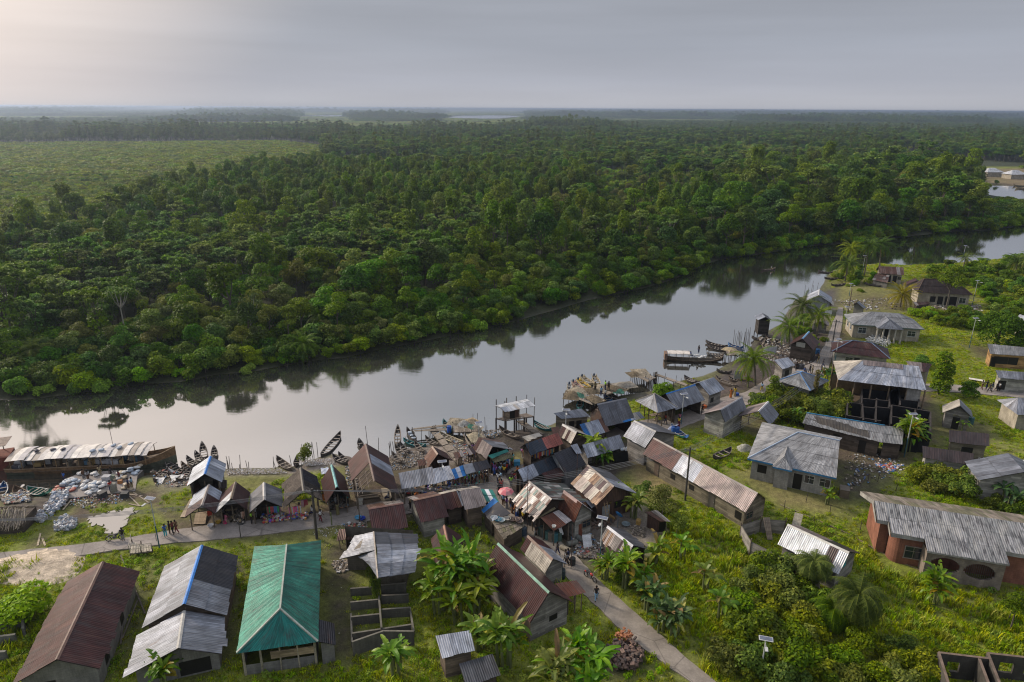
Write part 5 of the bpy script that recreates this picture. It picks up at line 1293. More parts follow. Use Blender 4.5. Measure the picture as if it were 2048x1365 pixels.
for k in range(4):wall_quad(m,Vector((*P4[k][:2],0)),Vector((*P4[(k+1)%4][:2],0)),3.05 if k!=1 else 3.05,3.05,WCOL['greyblock'])
mid=(P4[1]+P4[2])/2;m.face([(*P4[1][:2],3.05),(*P4[2][:2],3.05),(mid.x,mid.y,H_-.2)],WCOL['darkplank']);hb.add(m,'wall','concrete')
f0=a_.lerp(b_,.30);f1=a_.lerp(b_,.52);out=-n_*.7;ap=(f0+f1)/2+out*.4+n_*.9;
m=RB();fe0=f0+out;fe1=f1+out;gr_=(H_-E_)/(dep/2);fr0=(fe0+fe1)/2+Vector((0,0,1.25))+n_*.9;fr1=(f0+f1)/2+n_*(1.25/gr_+.1)+Vector((0,0,1.25));s0,s1=f0,f1
m.uo=1;slope(m,fr0,fr1,s0,fe0,'paleg',.8,rag=.03);slope(m,fr0,fr1,s1,fe1,'paleg',.8,rag=.03);slope(m,fr0,fr0,fe1,fe0,'paleg',.8,rag=.03);hb.add(m,'bay_roof','roof_matt')
m=MB();g0=f0+d_*.3-n_*.3;g1=f1-d_*.3-n_*.3;h0_=g0+n_*.85;h1_=g1+n_*.85
for x,y in((h0_,g0),(g0,g1),(g1,h1_)):wall_quad(m,Vector((*x[:2],0)),Vector((*y[:2],0)),3.0,3.0,WCOL['greyblock'])
hb.add(m,'bay_wall','concrete')
m=MB();u=d_;m.box((fe0+fe1)/2+Vector((0,0,-.1)),((fe1-fe0).length,.05,.2),(.04,.20,.42),rot=Matrix((u,n_,Vector((0,0,1)))).transposed());hb.add(m,'bay_fascia','painted')
nn=-n_
for t,z,w,h,k in((.14,1.7,1.1,1.1,'opening_shade'),(.60,1.1,1.0,2.1,'opening_shade'),(.74,1.75,1.1,1.1,'window'),(.93,1.75,1.2,1.1,'window')):
 p_=Vector((*P4[0].lerp(P4[1],t)[:2],z));hb.window(p_,d_,nn,w,h,k,(.45,.45,.42))
for t in(.70,.965):
 p_=Vector((*P4[0].lerp(P4[1],t)[:2],1.75));mm=MB();mm.box(p_+nn*.06,(.45,.04,1.1),(.07,.06,.055),rot=Matrix((d_,nn,Vector((0,0,1)))).transposed());hb.add(mm,'shutter','painted')
mono('q5','long_shed','long dark shed with pale ribbed roof and blue upper edge',[(205,733),(622,800),(602,888),(182,786)],(3.4,3.4,2.5,2.5),'asb','darkplank','shed',sw=.45,wins=[(2,.2,1.1,.9,1.9,'opening_shade'),(2,.55,1.1,.9,1.9,'opening_shade')])
mono('q5','shed_annex','far end of the long dark shed behind the plantain clump',[(622,800),(720,812),(712,900),(602,888)],(3.38,3.38,2.48,2.48),'asb','darkplank','shed',sw=.45)
m=MB();q=rq('q5',(205,731,3.46),(620,798,3.46));m.bar(q[0],q[1],.07,(.04,.24,.46));o=m.build('roof_edge_board','painted',origin=q[0]);tag(o,'blue board along the top edge of the long dark shed','board')
uh=Bld('open_hall','large half-finished hall with tall silver metal roof on posts',W('q5',600,540),'hall')
H1,H2=4.6,6.8
n0,n1_=W('q5',372,556,H1),W('q5',840,612,H1);d2=(n1_-n0).normalized();v2=Vector((-d2.y,d2.x,0));dp=9.0;L2=(n1_-n0).length
t0=(W('q5',500,445,H2)-n0).dot(d2);t1=(W('q5',790,470,H2)-n0).dot(d2)
c0_,c1_=n0+v2*dp,n1_+v2*dp;k0,k1=n0+d2*t0+v2*dp/2,n0+d2*t1+v2*dp/2;k0.z=k1.z=H2
for q,pp in(((k0,k1,n1_,n0),'light'),((k1,k0,c0_,c1_),'brown'),((k0,k0,n0,c0_),'cream'),((k1,k1,c1_,n1_),'dgrey')):
 m=RB();slope(m,*q,pp,.55,rag=.1,sl=3);uh.add(m,'roof_slope','roof_metal')
m=RB();q=rq('q5',(500,446,H2+.1),(715,462,H2+.1));mm_=k0-n0;m.uo=3;sl_=(n0-k0+d2*(k0-n0).dot(d2));sl_=sl_*.22
slope(m,k0+up,k0.lerp(k1,.72)+up,k0.lerp(k1,.72)+sl_+up,k0+sl_+up,'pink',.6,sl=3);uh.add(m,'roof_patch','roof_metal')
uh.posts([(n0+d2*(L2*q/5)+v2*.6)[:2]for q in range(6)]+[(c0_+d2*(L2*q/4)-v2*.6)[:2]for q in range(5)],4.6,.11,(.2,.15,.1))
m=MB();q0_,q1_=n0+d2*L2*.80+v2*.7,n1_-d2*.5+v2*.7
wall_quad(m,Vector((*q0_[:2],0)),Vector((*q1_[:2],0)),4.4,4.4,WCOL['greyblock']);wall_quad(m,Vector((*q1_[:2],0)),Vector((*(q1_+v2*7)[:2],0)),4.4,4.4,WCOL['greyblock']);wall_quad(m,Vector((*(n0+v2*7)[:2],0)),Vector((*(n1_+v2*7)[:2],0)),3,3,(.30,.22,.13));uh.add(m,'wall','concrete')
mono('l','rear_wing','low wing with brown and pinkish roof behind the half-finished hall',[(430,562),(790,602),(730,712),(560,700)],(4.0,4.0,3.2,3.2),[(.55,'pink'),(1,'brown')],'cream','house')
rn=Bld('burned_ruin','burned-out roofless block building with soot black rooms',W('q5',640,740),'ruin')
ruin(rn,'q5',[(500,605,645,620),(645,620,695,600),(695,640,800,650),(500,605,495,690),(575,655,570,780),(640,620,645,700),(495,655,640,668),(422,675,500,684),(422,675,418,745),(500,684,505,770),(575,700,655,708),(655,690,860,725),(655,690,652,790),(695,602,700,690),(800,650,798,700),(700,662,798,672),(862,728,860,845),(505,700,572,706),(780,715,785,800),(785,775,860,785),(418,745,600,775),(652,750,780,770),(700,770,705,850),(705,840,860,850),(800,790,800,850)],2.7,WCOL['soot'],.2,topc=(.055,.048,.045))
m=MB()
pt_=wpoly([(ZM['q5'][0]+x*.3773,ZM['q5'][1]+y*.3773)for x,y in((500,650),(700,650),(865,735),(865,880),(700,880),(420,780),(430,700))]);m.face([(x,y,.075)for x,y in pt_],(.03,.03,.03));rn.add(m,'scorched_floor','concrete')
# --- upper right
hip('m','hipped_house','small pale hipped roof house with a blue hip line by the junction',(825,1105),(1075,970),(385,962),(640,852),(722,850),2.8,4.6,'pale','block',cap=(.12,.28,.58),rmat='roof_matt')
hip('m','brown_hip_house','long brown hipped roof house with thin blue ridge lines',(1115,570),(1915,672),(1150,448),(1400,440),(1660,475),2.9,4.6,'brown','pale',cap=(.14,.20,.32),wins=[('N',.3,1.6,1.2,1.0,'window',(.3,.28,.25)),('N',.45,1.1,.9,2.1,'opening_shade')],rmat='roof_metal')
wb=hip('q8','white_bungalow','cream bungalow with pale hipped roof and a columned porch',(1185,776),(1748,815),(1147,700),(1335,676),(1550,686),3.0,5.0,'pale','cream',fascia=(.12,.17,.16),wins=[('N',.14,1.7,1.5,1.2,'window',(.55,.57,.58)),('N',.88,1.7,1.5,1.2,'window',(.55,.57,.58)),('W',.3,1.7,1.0,1.1,'window',(.55,.57,.58)),('W',.7,1.7,1.0,1.1,'window',(.55,.57,.58)),('N',.5,1.2,1.6,2.2,'opening_shade')])
P=wb.P;d3=wb.d;n3=wb.nn;e0_=P['a'].lerp(P['b'],.31);e1_=P['a'].lerp(P['b'],.70);o3=-n3*2.3
m=RB();pe0,pe1=e0_+o3,e1_+o3;pe0.z=pe1.z=3.02;rg=(pe0+pe1)/2+n3*1.6;rg.z=4.5;rg2=rg+n3*3.6;w0,w1=e0_-n3*.5,e1_-n3*.5;w0.z=w1.z=3.05
slope(m,rg,rg2,w0,pe0,'grey',rag=.03);slope(m,rg,rg2,w1,pe1,'grey',rag=.03);slope(m,rg,rg,pe1,pe0,'grey',rag=.03);wb.add(m,'porch_roof','roof_matt')
for k in range(5):
 p_=pe0.lerp(pe1,.04+.23*k)+n3*.3;m=MB();m.lathe((p_.x,p_.y,0),[(.24,0),(.24,.15),(.17,.2),(.16,2.7),(.22,2.8),(.22,2.98)],(.5,.47,.42),10);wb.add(m,'column','concrete')
gable('m','plank_house','brown roofed plank house with a light blue ridge by the palms',(805,295,715,392),(615,395),(925,470),2.7,4.5,'brown','brown','darkplank',cap=(.18,.38,.62),maxw=4.4,wins=[('1',.45,3.1,1.6,.9,'door',(.34,.34,.30))])
mono('m','waterside_hut','small silver roofed hut among crates beside the path bend',[(325,687),(520,648),(612,757),(440,812)],(3.3,3.3,2.5,2.5),'light','plank','hut',wins=[(2,.5,1.1,1.2,1.6,'opening_shade')])
oh=Bld('overwater_latrine','dark plank outhouse standing over the water edge',W('m',200,330),'outhouse')
m=MB();A5=rq('m',(100,345,0),(245,350,0));u5=(A5[1]-A5[0]).normalized();v5=Vector((-u5.y,u5.x,0));L5=(A5[1]-A5[0]).length;C5=[A5[0],A5[1],A5[1]+v5*2.6,A5[0]+v5*2.6]
for k in range(4):wall_quad(m,C5[k],C5[(k+1)%4],3.3,3.3,(.05,.045,.042),.1)
oh.add(m,'wall','planks')
m=RB();c5=sum(C5,Vector())/4;rA,rB=(C5[0]+C5[1])/2-v5*.3,(C5[2]+C5[3])/2+v5*.3;rA.z=rB.z=4.1;l0,l1,r0_,r1_=C5[0]-v5*.3-u5*.3,C5[3]+v5*.3-u5*.3,C5[1]-v5*.3+u5*.3,C5[2]+v5*.3+u5*.3
for q in(l0,l1,r0_,r1_):q.z=3.35
slope(m,rA,rB,l1,l0,'light',rag=.1);slope(m,rA,rB,r1_,r0_,'dgrey',rag=.1);oh.add(m,'roof_slope','roof_metal');oh.posts([q[:2]for q in C5],.15,.1,(.06,.05,.045),-1.6)
gable('m','low_shed','low rusty pink roofed shed beside the path near a signboard',(972,112,968,160),(850,175),(1072,190),1.8,2.6,'pink','pink','plank',cat='shed')
gable('j','waterside_house','white roofed boathouse at the end of the path',(948,950,938,1030),(785,1030),(1115,1060),2.6,4.2,'light','light','tin',cap=(.5,.5,.5),maxw=4.5)
gable('j','small_hut','tiny cream-roofed hut next to the white boathouse',(1050,1058,1052,1110),(962,1125),(1135,1160),2.0,2.9,'cream','cream','plank',cat='hut')
gable('j','small_hut','small cement hut with a white gabled roof behind the bungalow',(1488,1112,1455,1128),(1385,1192),(1575,1200),2.0,3.1,'white','grey','block',cat='hut')
gable('k','rust_roof_house','pale walled house with rusty brown roof below the palm grove',(60,632,400,652),(210,740),None,2.6,4.2,'rust','brown','cream',maxw=5,wins=[('L',.45,1.2,.8,1.9,'opening_shade'),('L',.7,1.2,1.0,1.9,'opening_shade'),('L',.9,1.5,.8,.8,'window')])
mono('j','lean_to','rusty lean-to in front of the rust-roofed house',[(1720,728),(1905,745),(1880,862),(1668,820)],(2.4,2.4,1.6,1.6),'rust','block','lean-to')
hip('k','big_brown_house','wide dark brown hipped roof house beyond the yellow palm',(590,985),(1352,1030),(470,905),(680,806),(1120,832),3.1,5.8,'darkbrown','cream',cap=(.13,.08,.065),wins=[('N',.3,1.4,1.2,1.4,'opening_shade'),('N',.45,1.2,1.2,2.0,'opening_shade'),('N',.58,1.2,.9,2.2,'opening_shade'),('N',.7,1.2,1.6,2.2,'opening_shade'),('N',.88,1.5,1.4,1.3,'window',(.5,.5,.5))],rmat='roof_matt')
gable('k','house_wing','small brown roofed wing left of the wide dark brown house',(560,797,585,830),(400,885),None,3.0,4.6,'brown','brown','cream',maxw=5)
mono('k','lean_to','small rusty shed with one white sheet beside the yellow palm',[(535,1122),(735,1118),(765,1150),(570,1172)],(2.2,2.2,1.7,1.7),'rust','darkplank','shed')
m=MB();q=rq('k',(570,1110,0),(722,1112,0));wall_quad(m,q[0],q[1],2.8,2.8,WCOL['tin'],0);o=m.build('zinc_fence','roof_metal',origin=q[0]);tag(o,'upright white zinc sheets behind the small rusty shed','fence')
# --- right side
c1=mono('l','school_block','long orange plank building with patched grey roof at the right edge',[(1545,328),(2120,382),(2120,500),(1582,462)],(3.6,3.6,2.7,2.7),'asb','orange','school',wins=[(2,.7,1.5,2.4,1.4,'opening_shade'),(2,.35,1.5,1.6,1.4,'opening_shade'),(2,.9,1.1,.9,1.9,'opening_shade')])
mono('l','shop_block','low plank shop with grey-blue roof beside the right-hand path',[(1655,688),(2120,720),(2120,828),(1702,792)],(3.2,3.2,2.5,2.5),'grey','pale','shop',wins=[(2,.9,1.2,1.2,1.6,'opening_shade')])
gable('l','plank_outhouse','small grey plank hut with pale gabled roof on the lawn',(1165,1082,1178,1178),(937,1205),(1325,1245),2.5,4.0,'cream','grey','plank',cat='hut',wins=[('1',.5,1.0,.9,1.9,'opening_shade')],ei=.5)
mono('q5','dark_roof_hut','plank hut with charcoal roof and an open front',[(960,822),(1172,843),(1173,908),(958,885)],(3.2,3.2,2.5,2.5),'darkbrown','mossplank','hut',wins=[(2,.5,1.0,1.4,1.8,'opening_shade')])
mono('q5','dark_roof_hut','whitish plank hut under a dark maroon roof',[(818,907),(1090,947),(1086,1010),(820,968)],(3.2,3.2,2.5,2.5),'darkbrown','pale','hut')
hip('l','edge_house','grey hipped roof plank house cut by the right edge, drum beside',(1950,1290),(2350,1310),(1812,1100),(2030,1105),(2200,1115),2.8,4.4,'grey','cream',rmat='roof_metal')
gable('q5','edge_house','white plank house with grey roof cut by the right edge',(1272,945,1362,1045),None,(1450,990),2.8,4.6,'grey','grey','pale',maxw=4.5,wins=[('L',.5,1.3,.9,1.0,'opening_shade')])
gable('k','white_house','small white walled house at the top right edge',(1990,1290,2110,1330),(1925,1330),None,3.2,4.4,'light','light','cream',maxw=3,wins=[('0',.5,1.8,.8,1.0,'window')])
rh=Bld('red_house','long terracotta walled house with streaked grey roof and arched porch',W('q6',1000,600),'house')
RH=5.0
S=[((565,402,RH),(1500,540,RH),(1500,478+58,3.6),(535,362,3.6),'mosswood'),]
q=rq('q6',(562,402,RH),(1560,552,RH));rb_=(q[1]-q[0]).normalized();vb=Vector((-rb_.y,rb_.x,0));o0=q[0];Lr=(q[1]-q[0]).length
def rl(u,v,z):p_=o0+rb_*u+vb*v;p_.z=z;return p_
fd=max(2.0,min(4.5,(W('q6',535,362,3.8)-o0).dot(vb)))
xa=(W('q6',640,505,4.2)-o0).dot(rb_);xb=(W('q6',825,620,3.4)-o0).dot(rb_);xc=(W('q6',1275,740,3.2)-o0).dot(rb_)
va=(W('q6',600,520,3.9)-o0).dot(vb);vb2=(W('q6',740,610,3.3)-o0).dot(vb);vc=(W('q6',1060,725,2.9)-o0).dot(vb)
def zat(v):return RH+v*.30
for q,pp in(((rl(0,0,RH),rl(Lr,0,RH),rl(Lr,fd,3.9),rl(-.6,fd,3.9)),'mosswood'),((rl(0,0,RH),rl(xa,0,RH),rl(xa,va,zat(va)),rl(0,va,zat(va))),'asb'),((rl(xa,0,RH),rl(xb,0,RH),rl(xb,vb2,zat(vb2)),rl(xa,vb2,zat(vb2))),'asb'),((rl(xb,0,RH),rl(xc,0,RH),rl(xc,vc,zat(vc)),rl(xb,vc,zat(vc))),'asb'),((rl(xc,0,RH),rl(Lr,0,RH),rl(Lr,vb2,zat(vb2)),rl(xc,vb2,zat(vb2))),'asb')):
 m=RB();slope(m,*q,pp,.55,rag=.06,sl=1.8,lift=.01);rh.add(m,'roof_slope','stained_roof' if pp=='asb' else 'roof_matt')
m=MB();CF=(.36,.35,.33)
def fas(u0,v0,u1,v1,drop=.45):
 a_=rl(u0,v0,zat(v0));b_=rl(u1,v1,zat(v1));u=(b_-a_);L=u.length;u.normalize();w_=Vector((-u.y,u.x,0)).normalized()
 P=[a_+Vector((0,0,.03)),b_+Vector((0,0,.03)),b_-Vector((0,0,drop)),a_-Vector((0,0,drop))]
 m.face(P,CF);m.face([p_-w_*.12*(1 if w_.dot(-vb)>0 else-1)for p_ in reversed(P)],CF)
fas(0,va,xa,va);fas(xa,vb2,xb,vb2);fas(xb,vc,xc,vc,.2);fas(xc,vb2,Lr,vb2);fas(0,0,0,va);fas(xa,va,xa,vb2)
a_=rl(-.6,fd,3.9);m.face([rl(0,0,RH),a_,a_-Vector((0,0,.5)),rl(0,0,RH-.5)],CF)
rh.add(m,'fascia','concrete')
m=MB();rc=WCOL['red']
def rw(u0,v0,u1,v1,z,c=rc):wall_quad(m,rl(u0,v0,0),rl(u1,v1,0),z,z,c)
w1=va+.5;w2=vb2+.5;w3=vb2+.9
rw(.5,fd-.6,.5,w1,4.0);rw(.5,w1,xa+.3,w1,3.7);
cx,cy=xa+1.3,w2+1.3
for k in range(6):
 t0_,t1_=k/6*math.pi/2,(k+1)/6*math.pi/2
 rw(cx-1.0*math.cos(t0_),cy-1.3*math.sin(t0_),cx-1.0*math.cos(t1_),cy-1.3*math.sin(t1_),3.1)
rw(cx,w2,xb+.2,w2,3.2);rw(xb+.2,w2,xb+.2,w3+.3,3.2);rw(xb+.2,w3+.2,xc-.2,w3+.2,3.2);rw(xc-.2,w2,Lr-.5,w2,3.2);rw(.5,fd-.6,Lr-.5,fd-.6,3.6);rw(xc-.2,w3+.2,xc-.2,w2,3.2)
rh.add(m,'wall','concrete')
rh.window(rl((cx+xb)/2+.3,w2,1.6),rb_,-vb,1.6,1.4,'window',(.26,.23,.20))
m=MB();gc=(.27,.225,.19);zf=vc+.35
def porch(u0,u1,holes):
 """porch front with two oval openings, real holes"""
 N=40;Hh=3.0
 for k in range(N):
  ua,ub=u0+(u1-u0)*k/N,u0+(u1-u0)*(k+1)/N;um=(ua+ub)/2;seg=[(-.3,Hh)]
  for(hc,hw,zc,hhh)in holes:
   if abs(um-hc)<hw:dz=hhh*math.sqrt(1-((um-hc)/hw)**2);seg=[(-.3,zc-dz*.8),(zc+dz,Hh)]
  for z0_,z1_ in seg:
   for off,rev in((0,0),(.22,1)):
    P=[rl(ua,zf+off,z0_),rl(ub,zf+off,z0_),rl(ub,zf+off,z1_),rl(ua,zf+off,z1_)]
    m.face(P,gc)
   m.face([rl(ua,zf,z1_ if z0_<0 else z0_),rl(ub,zf,z1_ if z0_<0 else z0_),rl(ub,zf+.22,z1_ if z0_<0 else z0_),rl(ua,zf+.22,z1_ if z0_<0 else z0_)],gc)
uL=xc-xb;porch(xb+.15,xc-.1,[(xb+uL*.27,uL*.19,1.7,.95),(xb+uL*.70,uL*.19,1.6,1.0)])
wall_quad(m,rl(xb+.15,zf,0),rl(xb+.15,w3+.2,0),3.0,3.0,gc);wall_quad(m,rl(xc-.1,zf,0),rl(xc-.1,w3+.2,0),3.0,3.0,gc)
rh.add(m,'porch','concrete')
m=MB();
for k in range(14):m.bar(rl(xb+uL*(.53+.025*k),zf+.14,.4),rl(xb+uL*(.53+.025*k),zf+.14,2.6),.02,(.16,.13,.11))
rh.add(m,'grille','painted')
gable('q4','white_roof_house','plank house with white sheet roof beside the stake yard',(995,1056,1322,1205),(1070,1225),(1190,1125),2.3,4.0,[(.72,'white'),(.8,'darkbrown'),(1,'white')],[(.5,'pink'),(1,'black')],'plank',cap=(.55,.54,.5),maxw=4.6,wins=[('1',.3,2.4,1.5,.9,'door',(.04,.30,.34))])
fy=Bld('plank_fence','grey plank fence enclosing the yard beside the white-roofed house',W('q4',860,1090),'fence')
m=MB();q=rq('q4',(748,1062,1.8),(855,1030,1.8),(985,1040,1.8));q2_=rq('q4',(748,1062,1.8),(800,1150,1.8),(1040,1270,1.8))
for L_ in(q,q2_):
 for x,y in zip(L_,L_[1:]):wall_quad(m,Vector((*x[:2],0)),Vector((*y[:2],0)),1.8,1.8,WCOL['plank'],-.2);wall_quad(m,Vector((*x[:2],0))+Vector((.05,.05,0)),Vector((*y[:2],0))+Vector((.05,.05,0)),1.8,1.8,WCOL['plank'],-.2)
fy.add(m,'boards','planks');fy.posts([p_[:2]for p_ in q+q2_[1:]],2.2)
mono('p','small_hut','small plank hut with pale grey curved roof at the bottom',[(871,1272),(941,1261),(950,1300),(884,1316)],(2.9,2.9,2.4,2.4),'light','brownplank','hut')
mono('p','small_hut','low hut with a dark charcoal roof at the bottom',[(918,1328),(985,1308),(1001,1350),(932,1372)],(1.9,1.9,1.5,1.5),'dgrey','darkplank','hut')
rw_=Bld('block_ruin','dark roofless block walls with window holes at the bottom right',W('q6',1150,1300),'ruin')
def holed(B_,zm,p0,p1,h,holes,c,topc):
 a_=W(zm,*p0,h);b_=W(zm,*p1,h);a_.z=b_.z=0;u=(b_-a_);L=u.length;u.normalize();M=Matrix((u,Vector((-u.y,u.x,0)),Vector((0,0,1)))).transposed();m=MB();t=.2;x=0
 def bx(x0,x1,z0,z1):
  if x1-x0>.01:m.box(a_+u*(x0+x1)/2+Vector((0,0,(z0+z1)/2)),(x1-x0,t,z1-z0),jit(c,.1),rot=M)
 for hx0,hx1,z0,z1 in holes:
  bx(x,hx0*L,-.3,h);bx(hx0*L,hx1*L,-.3,z0);bx(hx0*L,hx1*L,z1,h);x=hx1*L
 bx(x,L,-.3,h);m.box(a_+u*L/2+Vector((0,0,h+.02)),(L+.01,t+.01,.03),topc,rot=M);B_.add(m,'wall','concrete')
dk=(.075,.07,.062);tc=(.20,.15,.12)
holed(rw_,'q6',(905,1207),(1180,1240),2.4,[(.2,.45,.7,1.7)],dk,tc);holed(rw_,'q6',(1165,1210),(1500,1248),2.4,[(.22,.45,.7,1.7),(.62,.85,.7,1.7)],dk,tc)
ruin(rw_,'q6',[(905,1207,965,1400),(1120,1240,1180,1400),(1165,1210,1240,1400)],2.4,dk,.2,topc=tc)
tb2=Bld('thatched_shelter','shaggy grey thatched shelter at the left edge by the boats',W('a',150,1280),'shelter')
m=MB();rr=random.Random(9);ctr=W('a',150,1320);ax_=Vector((1,.12,0)).normalized();bx_=Vector((-.12,1,0)).normalized()
for s_,c_ in((1,0),(-1,0)):
 for k in range(260):
  u=rr.uniform(-2.6,2.6);v=rr.random();top=ctr+ax_*u*.8+Vector((0,0,2.5+rr.uniform(-.15,.15)));bot=ctr+ax_*u+bx_*s_*2.1+Vector((0,0,1.1));a_=top.lerp(bot,v*.75);b_=top.lerp(bot,min(1.12,v*.75+.4))+Vector((rr.uniform(-.3,.3),rr.uniform(-.2,.2),rr.uniform(-.05,.1)))
  m.bar(a_,b_,.05,jit((.27,.23,.19),.35),3,.02)
tb2.add(m,'thatch','wood');m=MB();wall_quad(m,ctr-ax_*2.2-bx_*1.5,ctr+ax_*2.2-bx_*1.5,1.5,1.5,WCOL['darkplank']);wall_quad(m,ctr+ax_*2.2-bx_*1.5,ctr+ax_*2.2+bx_*1.5,1.5,1.5,WCOL['darkplank']);tb2.add(m,'wall','planks')
lw=Bld('block_ruin','low grey block walls overgrown by bushes at the left edge',W('q1',60,1100),'ruin')
ruin(lw,'q1',[(-40,1045,120,1030),(-40,1125,80,1110),(-40,1205,30,1200),(120,1030,122,1080)],1.0,(.15,.15,.135),.2,topc=(.25,.24,.21))
hip('k','far_house','white hipped roof house far away beyond the creek',(0,0),(1,0),(0,1),(0,0),(1,1),3,5,'white')if False else None
def far_house(px,py,w,d,label):
 a_=G(px-w/2,py,0);b_=G(px+w/2,py,0);u=(b_-a_).normalized();L=(b_-a_).length;v=Vector((-u.y,u.x,0));B_=Bld('far_house',label,(a_+b_)/2+v*d/2,'house')
 A_=[a_,b_,b_+v*d,a_+v*d];m=MB()
 for k in range(4):wall_quad(m,A_[k],A_[(k+1)%4],3.2,3.2,WCOL['cream'])
 B_.add(m,'wall','concrete');c=sum(A_,Vector())/4;E=[c+(p_-c)*1.12 for p_ in A_]
 for p_ in E:p_.z=3.2
 k0=c-u*L*.18+Vector((0,0,5.6));k1=c+u*L*.18+Vector((0,0,5.6));k0.z=k1.z=5.9
 for q in((k0,k1,E[1],E[0]),(k1,k0,E[3],E[2]),(k0,k0,E[0],E[3]),(k1,k1,E[2],E[1])):m=RB();slope(m,*q,'white');B_.add(m,'roof_slope','roof_matt')
far_house(1989,354,30,9,'white hipped roof house far away beyond the creek');far_house(2036,359,30,9,'second far white roof house, nearer the far boats and the right edge')
# ------ near plants
def add_plant(name,label,cat,cm,tm,loc,s=1.0,rz=None,group=None,leafmat='broad_leaf'):
 t=thing(name,label,cat,loc,random.uniform(0,6.28)if rz is None else rz,group);t.scale=(s,s,s)
 for nm,me in(('crown',cm),('trunk',tm)):
  o=bpy.data.objects.new(nm,me);COL.objects.link(o);o.parent=t
 return t
BAN=[]
for q,(st,H,sp)in enumerate(((5,3.0,.7),(4,2.6,.6),(6,3.6,1.0),(2,2.0,.3),(12,4.6,2.0),(10,3.8,1.7))):
 c_,t_=banana_mesh(40+q,st,H,sp);BAN.append((c_.mesh('crown','broad_leaf'),t_.mesh('trunk','bark')))
DKB=[]
for q in range(2):
 c_,t_=banana_mesh(60+q,5,2.4,.9,((.045,.085,.03),(.035,.07,.03),(.06,.10,.035)));DKB.append((c_.mesh('crown','broad_leaf'),t_.mesh('trunk','bark')))
for px,py,k,s,lb in((915,1198,4,1.15,'tall plantain clump behind the large brown house, upper part'),(938,1228,5,1.1,'tall plantain clump beside the large brown house, lower part'),(888,1222,2,1.0,'plantain leaning out on the path side of the tall clump'),(1020,1335,2,1.1,'plantain clump beside the small pale hut at the bottom'),(1165,1385,5,1.05,'bright plantain clump cut by the bottom edge'),(1120,1390,2,1.0,'bright plantain beside the firewood heap at the bottom edge'),(330,1390,2,.75,'bright plantain at the bottom edge below the half-black shed'),(790,1350,0,1.0,'plantain in the grass below the block ruin'),(958,1300,1,1.1,'dark plantain right of the small pale hut'),(1245,1178,2,.9,'wide yellow-green plantain beside the concrete path'),(1208,1158,0,.8,'plantain behind the red motorbike'),(1280,1178,3,1.0,'thin plantain next to the wide yellow-green one'),(1307,1130,3,1.2,'plantain with yellow leaves beside the striped shed'),(1366,1122,3,1.15,'lone plantain in the middle of the weeds'),(1412,1185,3,1.2,'thin tall plantain with hanging dead leaf in the weeds'),(1443,1240,3,1.2,'lone plantain at the edge of the tall shrubs'),(1222,1018,1,.95,'plantain under the patchwork-roofed house gable'),(1266,1035,0,.9,'plantain beside the blue satellite dish'),(1192,925,0,1.1,'bright plantain between the near-black roof and the silver shop'),(1204,935,1,.9,'second plantain beside the black netting'),(1805,905,2,1.15,'wide plantain clump at the end of the long dark shed'),(1822,900,0,1.2,'plantain behind the solar lamp and the burned ruin'),(1868,1205,0,.95,'lone plantain on the lawn before the arched porch'),(1920,862,3,.9,'small plantain behind the charcoal roofed hut'),(1587,845,1,.8,'plantain among the bushes behind the open barn'),(1497,775,3,.8,'small plantain on the mud near the coconut palm'),(1600,690,1,1.2,'plantain under the coconut palms at the bank'),(1655,1010,3,.8,'small plantain beside the rubbish yard')):
 p=G(px,py);me=BAN[k];add_plant('plantain',lb,'plantain',me[0],me[1],(p.x,p.y,0),s,group='plantains')
for px,py,k,lb in((1300,1215,0,'dark blue-green plantain beside the concrete path'),(1325,1262,1,'lower dark plantain near the lower path bend'),(1345,1268,0,'lowest dark plantain along the path'),(2016,1020,1,'dark broad-leaved plant at the right edge above the red house'),(1655,770,0,'plantain between the path and the half-finished hall')):
 p=G(px,py);add_plant('plantain',lb,'plantain',DKB[k][0],DKB[k][1],(p.x,p.y,0),1.0,group='plantains')
def palm_at(name,label,bx,by,cy,seed,L=4.2,nf=26,cols=None,**k):
 p=G(bx,by);H=2.0
 for z in np.arange(.8,16,.1):
  if PJ(p.x,p.y,z)[1]<=cy:H=float(z);break
 kw=dict(H=H,nf=nf,L=L);kw.update(k)
 if cols:kw['cols']=cols
 c_,t_=palm_mesh(seed,**kw)
 return add_plant(name,label,'palm',c_.mesh('crown','leaf'),t_.mesh('trunk','bark'),(p.x,p.y,gz(p.x,p.y)),1.0,rz=0,group='palms')
CY=((.085,.09,.024),(.07,.08,.022),(.11,.105,.03));CG=((.045,.065,.020),(.038,.055,.018),(.06,.08,.025));CD=((.028,.042,.012),(.022,.034,.010),(.04,.052,.016));YE=((.17,.155,.03),(.13,.13,.028),(.2,.17,.035))
palm_at('coconut_palm','wide coconut palm beside the muddy bank and the jetty',1510,772,722,1,5.2,36,CG)
palm_at('coconut_palm','tall coconut palm standing in front of the river, by the outhouse',1592,682,612,2,5.4,36,CG)
palm_at('coconut_palm','lower coconut palm with hanging yellow fronds near the outhouse',1578,692,652,3,5.2,34,CG)
palm_at('coconut_palm','bright coconut palm next to the path signboard',1634,668,625,4,4.4,26,CY)
palm_at('coconut_palm','coconut palm at the water edge, lowest of the grove',1690,562,526,5,5.6,34,CG)
palm_at('coconut_palm','yellowing coconut palm at the back of the grove',1693,552,500,6,5.4,30,CY)
palm_at('coconut_palm','tall coconut palm behind the solar lamp of the grove',1728,552,492,7,5.6,34,CG)
palm_at('coconut_palm','widest coconut palm on the inland side of the grove',1757,548,492,8,6.2,36,CG)
palm_at('coconut_palm','short bright yellow palm beside the wide dark brown house',1800,614,590,9,5.4,34,YE,droop=1.2)
